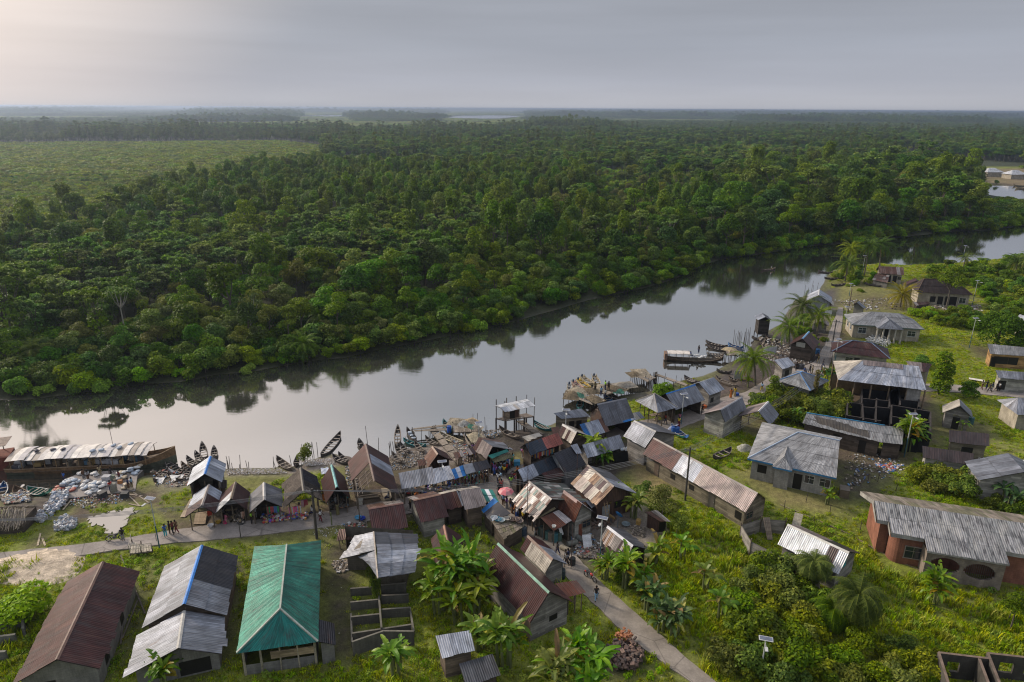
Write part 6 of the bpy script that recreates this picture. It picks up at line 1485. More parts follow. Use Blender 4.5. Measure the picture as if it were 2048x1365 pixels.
palm_at('coconut_palm','small palm in front of the far river bend',1925,540,517,10,3.6,18,CG)
palm_at('coconut_palm','palm rising from the bushes near the right edge',2028,556,524,11,4.8,24,CG)
palm_at('coconut_palm','palm half cut by the right edge above the bushes',2052,560,522,12,4.6,24,CG)
palm_at('oil_palm','dark shaggy oil palm in front of the white-roofed plank house',1632,1180,1135,21,2.6,64,CD,droop=2.0,dead=8,width=.9,trunk_r=.3)
palm_at('oil_palm','larger dark shaggy oil palm in the shrubs at the bottom right',1682,1250,1190,22,3.2,80,CD,droop=2.0,dead=9,width=1.0,trunk_r=.32)
palm_at('oil_palm','small shaggy oil palm low in the shrubs',1655,1262,1235,23,2.6,54,CD,droop=2.0,dead=5,width=.9,trunk_r=.3)
FARP=[(925,612,582,'round-headed palm in the wood above the middle of the far bank'),(88,740,700,'spreading palm near the far bank at the left'),(618,712,685,'palm leaning over the far bank by the water'),(640,668,632,'pale palm above the leaning one across the river'),(1295,500,474,'palm in the wood left of the far river bend'),(1320,505,480,'second palm in the wood left of the far river bend'),(1165,470,446,'palm deep in the wood behind the middle of the river'),(1345,498,470,'third palm in the wood left of the far river bend'),(30,690,660,'small palm at the left edge across the river')]
for q,(bx,by,cy,lb)in enumerate(FARP):palm_at('oil_palm',lb,bx,by,cy,30+q,4.6,30,CG,width=.9,dead=2)
def tree_at(kd,px,py,s,sz,name,label,q=0):p=G(px,py);return plant_tree(kd,p.x,p.y,s,sz,label,'tree',name,None,-2.6 if 'mango' in name else 0,q=q)
for bx_,by_,lb_ in((255,690,'pale bare-limbed tree across the river at the left'),(507,690,'pale bare-limbed tree across from the market stalls'),(1578,455,'white bare trunk rising from the wood at the river bend'),(1150,520,'pale slender tree across from the net platform'),(1335,515,'pale forked tree left of the river bend'),(860,560,'pale bare-limbed tree deep across from the canoes')):p=G(bx_,by_);plant_tree('bare',p.x,p.y,1.15,1.25,lb_,'tree','pale_tree',None,0)
p=G(1990,696);mt_=thing('mango_tree','big dense round tree behind the long orange building','tree',(p.x,p.y,0));r_=np.random.default_rng(77);bl_=[]
for k in range(34):
 a_,e_=r_.uniform(0,6.28),r_.uniform(.05,1.5);bl_.append((5.2*math.cos(a_)*math.cos(e_),4.6*math.sin(a_)*math.cos(e_),1.6+4.6*math.sin(e_),r_.uniform(1.2,2.0),r_.uniform(1.2,2.0),r_.uniform(1.0,1.5)))
m=MB();V,F,C=leaf_cloud(r_,bl_,9000,.34,[(.045,.06,.016),(.035,.05,.014),(.06,.075,.02)],.35);m.add_arrays(V,F,C);m.build('crown','leaf',mt_);m=MB();m.tube([(0,0,-.3),(0,0,2),(.3,0,4)],[.45,.35,.2],(.12,.1,.08),8);m.build('trunk','bark',mt_)
tree_at('broad',1892,618,.95,.95,'slim_tree','slim tree with pale forked trunk before the wide dark brown house')
tree_at('vine',1876,790,1.15,.75,'leafy_tree','yellow-green leafy tree at the start of the right-hand path')
tree_at('fringe',1324,792,1.0,.9,'mangrove_bush','round bright mangrove bush beside the stake platform',1)
tree_at('brown',1322,1055,.75,.7,'fruit_tree','loose big-leaved small tree beside the very long plank house')
tree_at('brown',1352,1080,.5,.5,'fruit_tree','small yellowish tree next to the ruined little hut',1)
tree_at('broad',2020,1260,.35,.35,'sapling','sparse sapling on the lawn at the right edge')
tree_at('fringe',40,1250,1.2,.9,'garden_bush','bright leafy bush at the left edge above the low walls',3)
tree_at('fringe',15,1235,1.0,.8,'garden_bush','second bright bush cut by the left edge',1)
tree_at('fringe',800,1150,.35,.7,'climber','vine growing on the wall of the block cells',0)
tree_at('fringe',745,1160+15,.3,.9,'climber','leafy climber under the patched pale grey roof',2)
tree_at('fringe',754,1210,.25,.8,'climber','climber in the middle of the block ruin',2)
tree_at('fringe',1846,735,.9,.5,'garden_bush','dark low bush on the lawn behind the half-finished hall',2)
tree_at('fringe',1935,795,.85,.7,'garden_bush','square dark bush beside the right-hand path',0)
tree_at('vine',1545,800,.75,.42,'reed_clump','tall pale reed clump beside the small hipped house')
tree_at('vine',1645,850,.85,.38,'reed_clump','reed clump around the vine-covered pole')
tree_at('fringe',610,925,.45,.7,'river_sapling','small sapling among the stakes at the near bank',3)
def region(kd,poly,s0,s1,sp,name,label,group,cat='bush',zf=1.0,avoid=None,n_max=60):
 P=wpoly(poly);xs=[a for a,b in P];ys=[b for a,b in P]
 X,Y=jgrid(min(xs),max(xs),min(ys),max(ys),sp);m=in_poly(X,Y,P)&~in_water(X,Y)
 ix=np.nonzero(m)[0];rng.shuffle(ix)
 for i in ix[:n_max]:
  s=rng.uniform(s0,s1);fx_=(X[i]-min(xs))/(max(xs)-min(xs));fy_=(Y[i]-min(ys))/(max(ys)-min(ys));lb_=label if n_max<13 else label+', '+('lower' if fy_<.34 else 'middle' if fy_<.67 else 'upper')+' '+('left' if fx_<.34 else 'centre' if fx_<.67 else 'right')+' part'
  plant_tree(kd,X[i],Y[i],s,s*zf*rng.uniform(.8,1.15),lb_,cat,name,group,0)
region('bush',[(1490,1160),(1560,1140),(1620,1190),(1640,1290),(1640,1380),(1470,1380),(1430,1310),(1470,1230)],1.0,1.5,1.3,'shrub','yellow-green shrub in the thicket at the bottom right','shrubs of the bottom thicket',n_max=52)
region('bush',[(1640,1300),(1760,1300),(1870,1330),(1870,1390),(1640,1390)],.8,1.3,1.4,'shrub','olive shrub between the thicket and the dark block ruin','shrubs by the dark block ruin',n_max=18)
region('fringe',[(1835,548),(1900,535),(1960,528),(2048,528),(2100,530),(2100,650),(2000,640),(1960,610),(1940,580),(1860,562)],.7,1.1,4.4,'shrub','bright green bush beyond the wide dark brown house','bushes of the upper right corner',zf=.8,n_max=85)
region('fringe',[(1815,632),(1850,622),(1960,628),(1980,650),(1960,662),(1880,655),(1850,640)],.55,.85,2.6,'shrub','bush in the hedge behind the cream bungalow','hedge behind the bungalow',n_max=40,zf=.75)
region('bush',[(1545,790),(1600,800),(1685,815),(1690,850),(1600,862),(1560,850),(1500,818)],1.1,1.7,1.9,'shrub','bright bush on the slope above the grey block house','bushes above the grey block house',n_max=45)
region('bush',[(1815,945),(1870,930),(1960,965),(1975,1000),(1900,1000),(1830,975)],.9,1.5,1.7,'shrub','bush between the maroon-roofed hut and the red house','bushes above the red house',n_max=19)
region('bush',[(1965,1010),(2060,1000),(2060,1040),(1985,1035)],.9,1.3,1.8,'shrub','bush above the red house roof at the right edge','bushes at the right edge',n_max=12)
region('bush',[(1255,960),(1300,985),(1345,1010),(1350,1050),(1300,1040),(1265,1000)],.5,.9,2.0,'shrub','small bush beside the straw-coloured yard','bushes beside the straw yard',n_max=14)
region('bush',[(1230,1140),(1290,1150),(1330,1200),(1300,1230),(1240,1180)],.4,.8,1.5,'shrub','low weed bush among the plantains beside the path','weeds among the plantains',n_max=14)
region('fringe',[(1590,640),(1640,640),(1650,690),(1620,700),(1575,690)],.35,.6,2.5,'shrub','bush under the coconut palms at the bank','bushes under the palms',n_max=12)
region('fringe',[(1660,545),(1780,545),(1780,560),(1720,572),(1670,565)],.4,.7,4,'shrub','bush at the foot of the coconut grove','bushes of the coconut grove',n_max=14)
region('fringe',[(1680,570),(1730,572),(1740,588),(1690,590)],.35,.55,4,'shrub','low bush on the bank below the coconut grove','bushes on the bank',n_max=6,zf=.6)
# ------ grass
def tuft(seed,n,h,w,cols,spread):
 rr=random.Random(seed);b=MB()
 for k in range(n):
  a=rr.uniform(0,6.28);d=rr.uniform(0,spread);x,y=d*math.cos(a),d*math.sin(a);az=rr.uniform(0,6.28);hh=h*rr.uniform(.5,1.2);ln=rr.uniform(.15,.7)*hh
  s_=Vector((-math.sin(az),math.cos(az),0))*w;dx=Vector((math.cos(az),math.sin(az),0))*ln;p=Vector((x,y,-.02));q=p+dx*.4+Vector((0,0,hh*.7));r=p+dx+Vector((0,0,hh))
  c=jit(rr.choice(cols),.25);b.face([p-s_,p+s_,q+s_*.8,q-s_*.8],c);b.face([q-s_*.8,q+s_*.8,r],c)
 return b
GC=[(.135,.158,.022),(.11,.135,.02),(.165,.18,.028),(.20,.185,.045)]
tufts=[]
for q in range(3):
 o=bpy.data.objects.new('grass_stock',tuft(q,34,.20,.022,GC,.34).mesh('grass_stock','leaf'));tufts.append(o)
tall=[]
for q in range(3):
 o=bpy.data.objects.new('weed_stock',tuft(10+q,30,.62,.035,[(.145,.165,.028),(.115,.14,.024),(.19,.185,.05)],.38).mesh('weed_stock','leaf'));tall.append(o)
leafy=[]
for q in range(3):
 r_=np.random.default_rng(q);b=MB();V,F,C=leaf_cloud(r_,[(0,0,.12,.34,.34,.2),(.2,.1,.2,.2,.2,.18)],60,.13,[(.10,.13,.022),(.08,.11,.02),(.13,.15,.027)],.5);b.add_arrays(V,F,C)
 o=bpy.data.objects.new('weed_stock',b.mesh('weed_stock','leaf'));leafy.append(o)
blocks=[]
for o in list(bpy.data.objects):
 if o.name.split('.')[0]in('wall','porch','deck')and o.type=='MESH' and o.parent is not None:
  V=np.empty(len(o.data.vertices)*3);o.data.vertices.foreach_get('co',V);V=V.reshape(-1,3)[:,:2]+np.array(o.parent.location[:2])
  c=V.mean(0);a=V-c;w_,v_=np.linalg.eigh(a.T@a);pr=a@v_
  blocks.append((c,v_,pr.min(0),pr.max(0)))
GRASSCOL=col[...,:3]
def ground_mask(X,Y):
 """green amount of the ground colour at points"""
 ix=np.clip(np.searchsorted(XS,X),1,len(XS)-1);iy=np.clip(np.searchsorted(YS,Y),1,len(YS)-1)
 c=GRASSCOL[iy,ix];return np.clip((c[:,1]-c[:,0])/.035,0,1)
def grass_points(sp,dmax,keep=1.0,ymin=38):
 X,Y=jgrid(-140,290,ymin,dmax,sp)
 px,py=PJ(X,Y,np.zeros_like(X));m=(px>-420)&(px<2750)&(py<1420)&~far_side(X,Y)
 X,Y=X[m],Y[m];m=(ground_mask(X,Y)>rng.uniform(.05,.9,X.shape))&(rng.random(X.shape)<keep);X,Y=X[m],Y[m]
 m=~in_water(X,Y);X,Y=X[m],Y[m]
 for P in PATHS:m=~(in_poly(X,Y,P)|(seg_dist(X,Y,P)<.22));X,Y=X[m],Y[m]
 m=~in_poly(X,Y,wpoly(pond));X,Y=X[m],Y[m]
 for c,v_,mn,mx in blocks:
  pr=(np.stack([X,Y],-1)-c)@v_;m=~((pr[:,0]>mn[0]-.1)&(pr[:,0]<mx[0]+.1)&(pr[:,1]>mn[1]-.1)&(pr[:,1]<mx[1]+.1));X,Y=X[m],Y[m]
 return X,Y
def field(X,Y,f):return np.sin(X*f+1.7*np.sin(Y*f*.7))*np.sin(Y*f*1.1+1.1*np.sin(X*f*.5+2))
X,Y=grass_points(.42,128)
s=rng.uniform(.6,1.25,X.shape)*(1+.35*field(X,Y,.45))
instancer('grass',np.stack([X,Y,ground_z(X,Y)],-1),rng.uniform(0,6.28,X.shape),np.stack([s,s,s*rng.uniform(.6,1.3,X.shape)],-1),tufts,'short green grass around the village houses','grass')
X,Y=grass_points(.8,250,ymin=128)
s=rng.uniform(1.3,2.2,X.shape)
instancer('grass',np.stack([X,Y,ground_z(X,Y)],-1),rng.uniform(0,6.28,X.shape),np.stack([s,s,s*.7],-1),tufts,'short green grass on the far lawns','grass')
X,Y=grass_points(.62,100);m=field(X,Y,.3)+rng.normal(0,.3,X.shape)>.12;X,Y=X[m],Y[m];s=rng.uniform(.6,1.3,X.shape)
instancer('weeds',np.stack([X,Y,ground_z(X,Y)],-1),rng.uniform(0,6.28,X.shape),np.stack([s,s,s],-1),leafy,'low leafy weeds mixed into the grass','weeds')
TALLP=wpoly([(1320,1040),(1420,1030),(1500,1100),(1560,1140),(1560,1230),(1480,1300),(1400,1290),(1330,1180),(1290,1120)])
TALL2=wpoly([(1640,1090),(1750,1120),(2048,1220),(2048,1330),(1800,1290),(1700,1300)])
X,Y=grass_points(.34,75);m=(in_poly(X,Y,TALLP)|(in_poly(X,Y,TALL2)&(rng.random(X.shape)<.55))|((field(X,Y,.22)>.55)&(rng.random(X.shape)<.35)));X,Y=X[m],Y[m];s=rng.uniform(.5,1.2,X.shape)*(1+.4*field(X,Y,.7))
instancer('weeds',np.stack([X,Y,ground_z(X,Y)],-1),rng.uniform(0,6.28,X.shape),np.stack([s,s,s],-1),tall,'tall pale grass and weeds between the path and the long house','weeds')
# ------ boats
WOODC={'dark':(.075,.065,.062),'old':(.115,.095,.08),'brown':(.13,.085,.055),'teal':(.03,.13,.14),'blue':(.03,.10,.26),'green':(.02,.15,.11),'yellow':(.50,.34,.05),'pink':(.42,.26,.24),'white':(.48,.48,.46),'cream':(.33,.28,.19),'grey':(.22,.21,.20)}
def hull(b,L,w,d,c,ci,gun,n=14,rise=.5,flat=.35,stern=0.0,sheer=1.0):
 rings=[]
 for k in range(n+1):
  t=k/n;x=(t-.5)*L
  e=abs(2*t-1)
  wd=w/2*(1-e**2.4)**.8
  if t<.5 and stern:wd=max(wd,w/2*stern)
  up=rise*e**3.2*sheer;kz=-d*(1-e**4)
  wd=max(wd,.02)
  rings.append([Vector((x,-wd,d*.75+up)),Vector((x,-wd*.82,d*.2+up*.7+kz*.2)),Vector((x,-wd*flat,kz*.35+up*.55)),Vector((x,wd*flat,kz*.35+up*.55)),Vector((x,wd*.82,d*.2+up*.7+kz*.2)),Vector((x,wd,d*.75+up))])
 th=.035
 inn=[[p+Vector((0,(th if p.y<0 else-th)*(1 if abs(p.y)>.05 else 0),.05))for p in r]for r in rings]
 for r in inn:r[0].z-=.05;r[5].z-=.05
 for k in range(n):
  for q in range(5):
   b.face([rings[k][q],rings[k][q+1],rings[k+1][q+1],rings[k+1][q]],jit(c,.12))
   b.face([inn[k][q+1],inn[k][q],inn[k+1][q],inn[k+1][q+1]],jit(ci,.15))
  for q in(0,5):
   s_=-1 if q==0 else 1
   b.face([rings[k][q]+Vector((0,s_*.03,.015)),rings[k+1][q]+Vector((0,s_*.03,.015)),inn[k+1][q]+Vector((0,-s_*.03,.015)),inn[k][q]+Vector((0,-s_*.03,.015))],gun)
 return rings
def canoe(zm,x1,y1,x2,y2,w,c,label,ci=None,gun=None,nt=5,load=None,z=None,name='canoe',d=.42,rise=.5,group='canoes and boats along the near bank',motor=False,stern=0.0,cat='boat'):
 zz=WZ if z is None else z
 a=W(zm,x1,y1,zz+.3);b_=W(zm,x2,y2,zz+.3);mid=(a+b_)/2;L=max(2.2,(a-b_).length)
 u=(a-b_).normalized();rz=math.atan2(u.y,u.x)
 gzv=gz(mid.x,mid.y);base=max(WZ-.06,gzv+.10)if z is None else z
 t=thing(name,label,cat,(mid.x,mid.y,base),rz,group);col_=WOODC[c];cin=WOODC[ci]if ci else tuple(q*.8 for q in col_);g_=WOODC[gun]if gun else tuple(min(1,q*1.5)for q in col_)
 m=MB();hull(m,L,w,d,col_,cin,g_,rise=rise,stern=stern);m.build('hull','wood',t)
 for k in range(nt):
  tt=(k+1)/(nt+1);x=(tt-.5)*L;e=abs(2*tt-1);wd=w*(1-e**2.4)**.8*.93
  m=MB();m.box((x,0,d*.62+rise*e**3.2*.9),(.17,wd,.035),jit((.24,.21,.18),.25));m.build('seat','wood',t)
 if motor:
  m=MB();m.lathe((-L*.47,0,d*.7),[(.10,0),(.17,.1),(.18,.35),(.1,.5)],(.03,.05,.09),8);m.bar((-L*.5,0,d*.8),(-L*.52,0,-.4),.05,(.03,.03,.04));m.build('outboard_motor','painted',t)
 if load:
  for k in range(load[1]):
   lx=random.uniform(-.3,.3)*L;o=sack((0,0,0),load[0]);o.location=(mid.x+u.x*lx,mid.y+u.y*lx,base+d*.35+.12*(k%3));
 return t
SACKS={}
def sack_mesh(c,seed):
 rr=random.Random(seed);b=MB();n=8
 L,w,h=.85,.5,.26
 rings=[]
 for k in range(7):
  t=k/6;e=abs(2*t-1);f=(1-e**3)**.5+.12
  rings.append([Vector(((t-.5)*L,w/2*f*math.cos(2*math.pi*q/n)*rr.uniform(.92,1.06),h/2+h/2*f*math.sin(2*math.pi*q/n)*rr.uniform(.9,1.1)))for q in range(n)])
 for k in range(6):
  for q in range(n):b.face([rings[k][q],rings[k][(q+1)%n],rings[k+1][(q+1)%n],rings[k+1][q]],jit(c,.06),None,0,True)
 b.face(list(reversed(rings[0])),c);b.face(rings[-1],c)
 return b.mesh('sack','painted')
SKC={'white':(.52,.52,.52),'bluewhite':(.36,.42,.50),'tan':(.34,.28,.2),'dark':(.06,.06,.08),'red':(.30,.08,.06)}
for k,c in SKC.items():SACKS[k]=[sack_mesh(c,q)for q in range(3)]
SACKLAB={'white':'full white sack in a pile on the landing','bluewhite':'bluish-white sack lying on a pile','tan':'tan jute sack among the cargo','dark':'dark sack among the cargo','red':'red bundle among the cargo'}
def sack(loc,kind='white',label=None,group='sacks of cargo',rz=None,s=1.0):
 o=bpy.data.objects.new('sack',random.choice(SACKS[kind]));COL.objects.link(o);o.location=loc
 o.rotation_euler=(random.uniform(-.15,.15),random.uniform(-.2,.2),random.uniform(0,6.28)if rz is None else rz);o.scale=(s,s,s)
 return tag(o,label or SACKLAB[kind],'sack',group)
def sack_pile(zm,x,y,n,r,kinds,label,group,z=.12):
 p=W(zm,x,y,z)
 for k in range(n):
  lv=0 if k<n*.55 else 1 if k<n*.85 else 2
  rr_=r*(1-.33*lv);a=random.uniform(0,6.28);d=rr_*math.sqrt(random.random())
  sack((p.x+d*math.cos(a),p.y+d*math.sin(a)*.75,z+.02+.22*lv),random.choice(kinds),label,group)
CN=[('b',712,192,752,410,1.0,'dark','black canoe with pale thwarts, tallest behind the white-roofed house',5,None),('b',876,247,880,395,.9,'dark','black canoe poking out right behind the blue roof ridge',4,None),('b',622,317,725,450,.9,'dark','black canoe slanting out left of the tallest one',4,None),('b',505,385,650,500,.9,'dark','black canoe third from the white-roofed house',5,None),('b',432,465,570,560,.8,'brown','reddish canoe squeezed between black ones',4,None),('b',215,440,450,590,1.0,'dark','dark canoe lying beside the bow of the big barge',5,None),('b',95,640,280,588,.8,'brown','canoe filled with red goods beside the apron',3,('red',3)),('b',60,760,262,600,.9,'dark','dark canoe crossing a white sheet near the apron',5,None),('b',560,610,372,760,1.0,'dark','dark canoe drawn up on the grass by the white-roofed house',6,None),('b',470,560,270,650,.9,'old','old canoe with a white tarpaulin across it',4,None),('b',600,520,470,600,.9,'dark','dark canoe under the eave of the white-roofed house',4,None),('b',1735,417,1945,582,1.15,'old','weathered brown canoe drawn up beside the draped stall',4,None),('b',2012,402,1992,520,.8,'dark','small dark canoe upright between stakes',3,None),('c',556,50,285,372,1.35,'dark','long black canoe with pale thwarts afloat near the bank',8,None),('c',808,150,850,240,.9,'dark','dark canoe bow showing behind the tall brown shed',2,None),('c',532,388,690,505,.8,'dark','dark canoe touching the tall brown shed',4,None),('c',450,425,660,525,.8,'dark','second dark canoe touching the tall brown shed',4,None),('c',1337,-40,1328,218,.95,'old','slim canoe with red-white inside, upright alone in the water',5,None),('c',1460,-5,1590,150,.9,'dark','canoe carrying white and teal bundles',3,('bluewhite',4)),('c',1412,145,1725,228,.95,'teal','teal canoe with two pale thwarts among the shallows',5,None),('c',1300,268,1442,402,.8,'old','weathered canoe on the shells next to the stakes',4,None),('c',1370,240,1505,365,.75,'dark','narrow dark canoe on the shells',4,None),('c',1265,395,1402,525,.75,'old','mossy old canoe lowest on the shell bank',4,None),('c',1565,225,1705,372,.8,'old','grey canoe on the mud left of the small rusty shed',4,None),('c',1712,138,1905,245,.8,'old','brown canoe behind the small rusty shed',4,None),('d',45,362,165,505,1.0,'teal','teal canoe with a blue barrel beside the net platform',5,None),('d',-5,568,315,702,1.25,'cream','large yellowish canoe drawn up beside the plank walkway',6,None),('d',1278,422,1525,525,1.15,'teal','turquoise canoe with many ribs behind the salmon roof',9,None),('d',808,512,1095,662,1.1,'old','rotting old canoe curved around the mud pool',3,None),('a',388,838,672,885,1.5,'green','green boat with pale thwarts beside the rubbish bags',5,None),('a',62,738,-20,940,1.2,'blue','blue boat cut by the left edge',3,None),('a',205,800,365,925,1.3,'brown','boat full of dark bundles near the green boat',2,('dark',6)),('f',300,355,262,190,1.15,'white','blue and white open boat leftmost at the net platform',3,None),('f',462,262,312,158,1.15,'pink','pinkish open boat second at the net platform',3,None),('f',560,250,378,128,1.15,'yellow','open boat with bright yellow bow at the net platform',3,None),('f',595,200,432,85,1.2,'cream','cream open boat fourth at the net platform',4,None),('f',668,205,598,75,1.2,'cream','cream open boat rightmost at the net platform',4,None),('f',395,540,425,400,1.1,'teal','light teal boat moored below the net platform',3,None),('f',772,300,965,420,1.2,'dark','dark boat below the net-covered deck',6,None),('f',735,345,850,430,1.0,'blue','blue boat beside the two people in white',2,None),('f',1830,118,2045,200,1.2,'dark','dark boat with yellow rim on the mudflat',6,None),('f',1645,838,1855,1000,1.2,'green','boat on the grass with blue inside beside the grey house',4,None),('h',462,738,640,812,1.0,'dark','dark boat on the mud behind the small bright-roofed plank house',6,None),('h',890,745,1190,880,1.0,'old','long grey canoe on the mud beside the bright-roofed house',7,None),('h',1068,752,1255,795,.9,'old','old canoe on the mud under the wide palm',4,None),('h',905,638,1115,665,.6,'dark','narrow dark canoe on the mud left of the wide palm',3,None),('h',770,392,1010,405,1.2,'grey','pale boat behind the stern of the cargo boat',5,None),('h',850,445,1000,430,1.1,'old','weathered boat tied beside the cargo boat',4,None),('h',758,230,1060,300,1.0,'dark','long black canoe pointing into the river',6,None),('h',770,285,1050,330,.9,'dark','second long black canoe below the first',6,None),('h',800,300,1060,355,.9,'dark','third black canoe nearest the jetty',5,None),('h',1065,262,1275,312,1.1,'blue','bright blue boat among the stakes',3,None),('m',18,393,285,440,1.0,'dark','dark canoe below the overwater outhouse',5,None),('m',200,378,405,442,.9,'old','old canoe on the mud right of the outhouse',4,None),('m',100,480,330,500,.9,'old','old brown canoe on the mud below the outhouse',5,None),('j',148,682,345,665,.9,'old','small canoe paddled in the middle of the far river',2,None),('j',928,700,1135,722,.9,'dark','dark canoe left of the coconut grove',4,None),('j',1008,830,1285,822,1.0,'dark','long dark canoe at the bank below the coconut grove',5,None),('j',1562,912,1830,945,.8,'dark','long dark dugout lying on the grass',0,None),('j',1105,905,1300,892,.8,'dark','dark canoe by the low bank bush',3,None),('q4',594,735,692,690,1.35,'dark','old dark boat overgrown in the grass beside the long house',3,None),('k',1880,1150-1500+340,1990,0,1.0,'cream','',0,None)]
for(zm,x1,y1,x2,y2,w,c,lb,nt,ld)in CN[:-1]:
 mot=lb.endswith('at the net platform')
 canoe(zm,x1,y1,x2,y2,w,c,lb,nt=nt,load=ld,motor=mot,stern=.75 if mot or c in('green',)else 0.0,rise=.35 if mot else .5,name='open_boat' if mot else 'canoe',gun='white' if c in('green','blue')else('cream' if mot else None),ci='blue' if 'blue inside' in lb else None)
for(x1,x2,y,lb)in((2026,2052,372,'far yellowish boat at the settlement beyond the creek'),(2030,2050,377,'second far boat at the settlement, nearer the camera')):
 canoe('p',x1,y,x2,y+1,3.2,'cream',lb,nt=3,rise=1.0,d=1.0,group=None)
def lp(zm,x,y,z):return W(zm,x,y,z)
bt=thing('cargo_barge','long brown wooden cargo barge with a white canvas roof at the landing','boat',lp('p',180,935,WZ),0,None)
BO=Vector(bt.location)
ba,bb=lp('q1',20,268,WZ+.3),lp('q1',905,158,WZ+2.2);bb.z=WZ+.3
u=(bb-ba);u.z=0;LB=u.length;u.normalize();v=Vector((-u.y,u.x,0));rz=math.atan2(u.y,u.x);BW=3.4
def bl(x,y,z):return ba+u*x+v*(y+BW/2)+Vector((0,0,z-.3))
m=MB();N=18
rg=[]
for k in range(N+1):
 t=k/N;w_=BW/2*(1 if t<.7 else(1-((t-.7)/.3)**1.8))*(1 if t>.05 else .85);up=1.5*max(0,(t-.72)/.28)**1.8;w_=max(w_,.04)
 rg.append([bl(t*LB,-w_,1.05+up),bl(t*LB,-w_*.9,.45+up*.6),bl(t*LB,-w_*.6,-.5+up*.4),bl(t*LB,w_*.6,-.5+up*.4),bl(t*LB,w_*.9,.45+up*.6),bl(t*LB,w_,1.05+up)])
bc=(.24,.15,.08)
for k in range(N):
 for q in range(5):m.face([rg[k][q],rg[k][q+1],rg[k+1][q+1],rg[k+1][q]],jit(bc if(k>2 and k<7 or q!=1)else(.10,.11,.08),.15))
 m.face([rg[k][0]-Vector((0,0,.45)),rg[k][5]-Vector((0,0,.45)),rg[k+1][5]-Vector((0,0,.45)),rg[k+1][0]-Vector((0,0,.45))],jit((.16,.12,.09),.2))
 for q,s_ in((0,-1),(5,1)):m.bar(rg[k][q],rg[k+1][q],.07,(.24,.17,.11))
m.face(rg[0],bc)
m.build('hull','wood',bt,origin=BO)
m=RB();r1_,r0_=LB*.86,.6
for k in range(22):
 xa_,xb_=r0_+(r1_-r0_)*k/22,r0_+(r1_-r0_)*(k+1)/22;cc=random.choice([(.60,.56,.53),(.66,.62,.58),(.48,.45,.44),(.40,.38,.40),(.30,.26,.23)])
 za=2.72+random.uniform(-.09,.09)
 for(ya,yb,z1,z2)in((-1.9,-.7,-.32,-.05),(-.7,.7,-.05,0),(.7,1.9,0,-.3)):
  m.face([bl(xa_,ya,za+z1),bl(xb_,ya,za+z1+.03),bl(xb_,yb,za+z2+.03),bl(xa_,yb,za+z2)],jit(cc,.08));m.face([bl(xa_,ya,za+z1-.05),bl(xa_,yb,za+z2-.05),bl(xb_,yb,za+z2-.02),bl(xb_,ya,za+z1-.02)],(.2,.18,.16))
m.build('canvas_roof','painted',bt,origin=BO)
for k in range(13):
 for y in(-1.55,1.55):
  m=MB();x=r0_+.4+(r1_-r0_-.8)*k/12;m.bar(bl(x,y,.8),bl(x,y,2.45),.055,(.26,.17,.09));m.build('post','wood',bt,origin=BO)
m=MB();rr=random.Random(3)
for k in range(60):
 x=rr.uniform(1,LB*.8);m.box(bl(x,rr.uniform(-1.2,1.2),1.15),(rr.uniform(.3,1.1),rr.uniform(.3,.7),rr.uniform(.3,.9)),rr.choice([(.4,.4,.42),(.2,.15,.1),(.36,.25,.1),(.06,.06,.08),(.3,.27,.22),(.1,.2,.3)]),rz+rr.uniform(-.3,.3))
m.build('cargo','painted',bt,origin=BO)
m=MB();m.bar(bl(LB*.62,.4,2.7),bl(LB*.6,1.2,5.2),.04,(.12,.10,.09));m.build('mast','wood',bt,origin=BO)
for k in range(5):sack(bl(LB*(.52+.05*k),random.uniform(-1,1),2.72),random.choice(['bluewhite','white']),'pale sack lying on the canvas roof of the barge','sacks on the barge roof')
for k,(x,c)in enumerate(((.17,'dark'),(.27,'dark'),(.33,'dark'))):sack(bl(LB*x,0,2.74),c,'dark bundle lying on the canvas roof of the barge','bundles on the barge roof')
rt=thing('cargo_barge','red-brown barge with ragged roof cut by the left edge','boat',lp('p',-20,945,WZ),0)
RO=Vector(rt.location);ra,rb2=lp('q1',-260,275,WZ+.3),lp('q1',60,225,WZ+.3);u2=(rb2-ra);L2=u2.length;u2.normalize();v2=Vector((-u2.y,u2.x,0));M2=Matrix((u2,v2,Vector((0,0,1)))).transposed()
m=MB();m.box((ra+rb2)/2+v2*1.5+Vector((0,0,.5)),(L2,3,2.0),(.16,.05,.035),rot=M2,taper=1.0);m.build('hull','wood',rt,origin=RO)
m=MB()
for k in range(8):p_=ra.lerp(rb2,(k+.5)/8)+v2*1.5+Vector((0,0,3.2+random.uniform(-.1,.1)));m.box(p_,(L2/8*1.02,3.3,.05),jit((.25,.20,.17),.3),rot=M2@Matrix.Rotation(random.uniform(-.06,.06),3,'X'))
m.build('roof','wood',rt,origin=RO)
for k in range(4):
 for s_ in(.2,2.8):m=MB();p_=ra.lerp(rb2,(k+.3)/4)+v2*s_;m.bar(p_+Vector((0,0,1.4)),p_+Vector((0,0,3.2)),.06,(.2,.14,.1));m.build('post','wood',rt,origin=RO)
ct=thing('cargo_boat','brown cargo boat with white bundles and a flat white cabin roof','boat',lp('h',560,480,WZ),0);CO=Vector(ct.location)
ca_,cb_=lp('h',190,465,WZ+.2),lp('h',975,495,WZ+.2);cu=(cb_-ca_);CL=cu.length;cu.normalize();cv=Vector((-cu.y,cu.x,0));crz=math.atan2(cu.y,cu.x)
m=MB();hull(m,CL,2.0,.5,(.10,.075,.055),(.13,.11,.09),(.2,.15,.1),rise=.55,stern=.6)
Mx=Matrix.Rotation(crz,3,'Z');cc_=(ca_+cb_)/2;cc_.z=WZ-.05;m.v=[tuple(Mx@Vector(p_)+cc_)for p_ in m.v];m.build('hull','wood',ct,origin=CO)
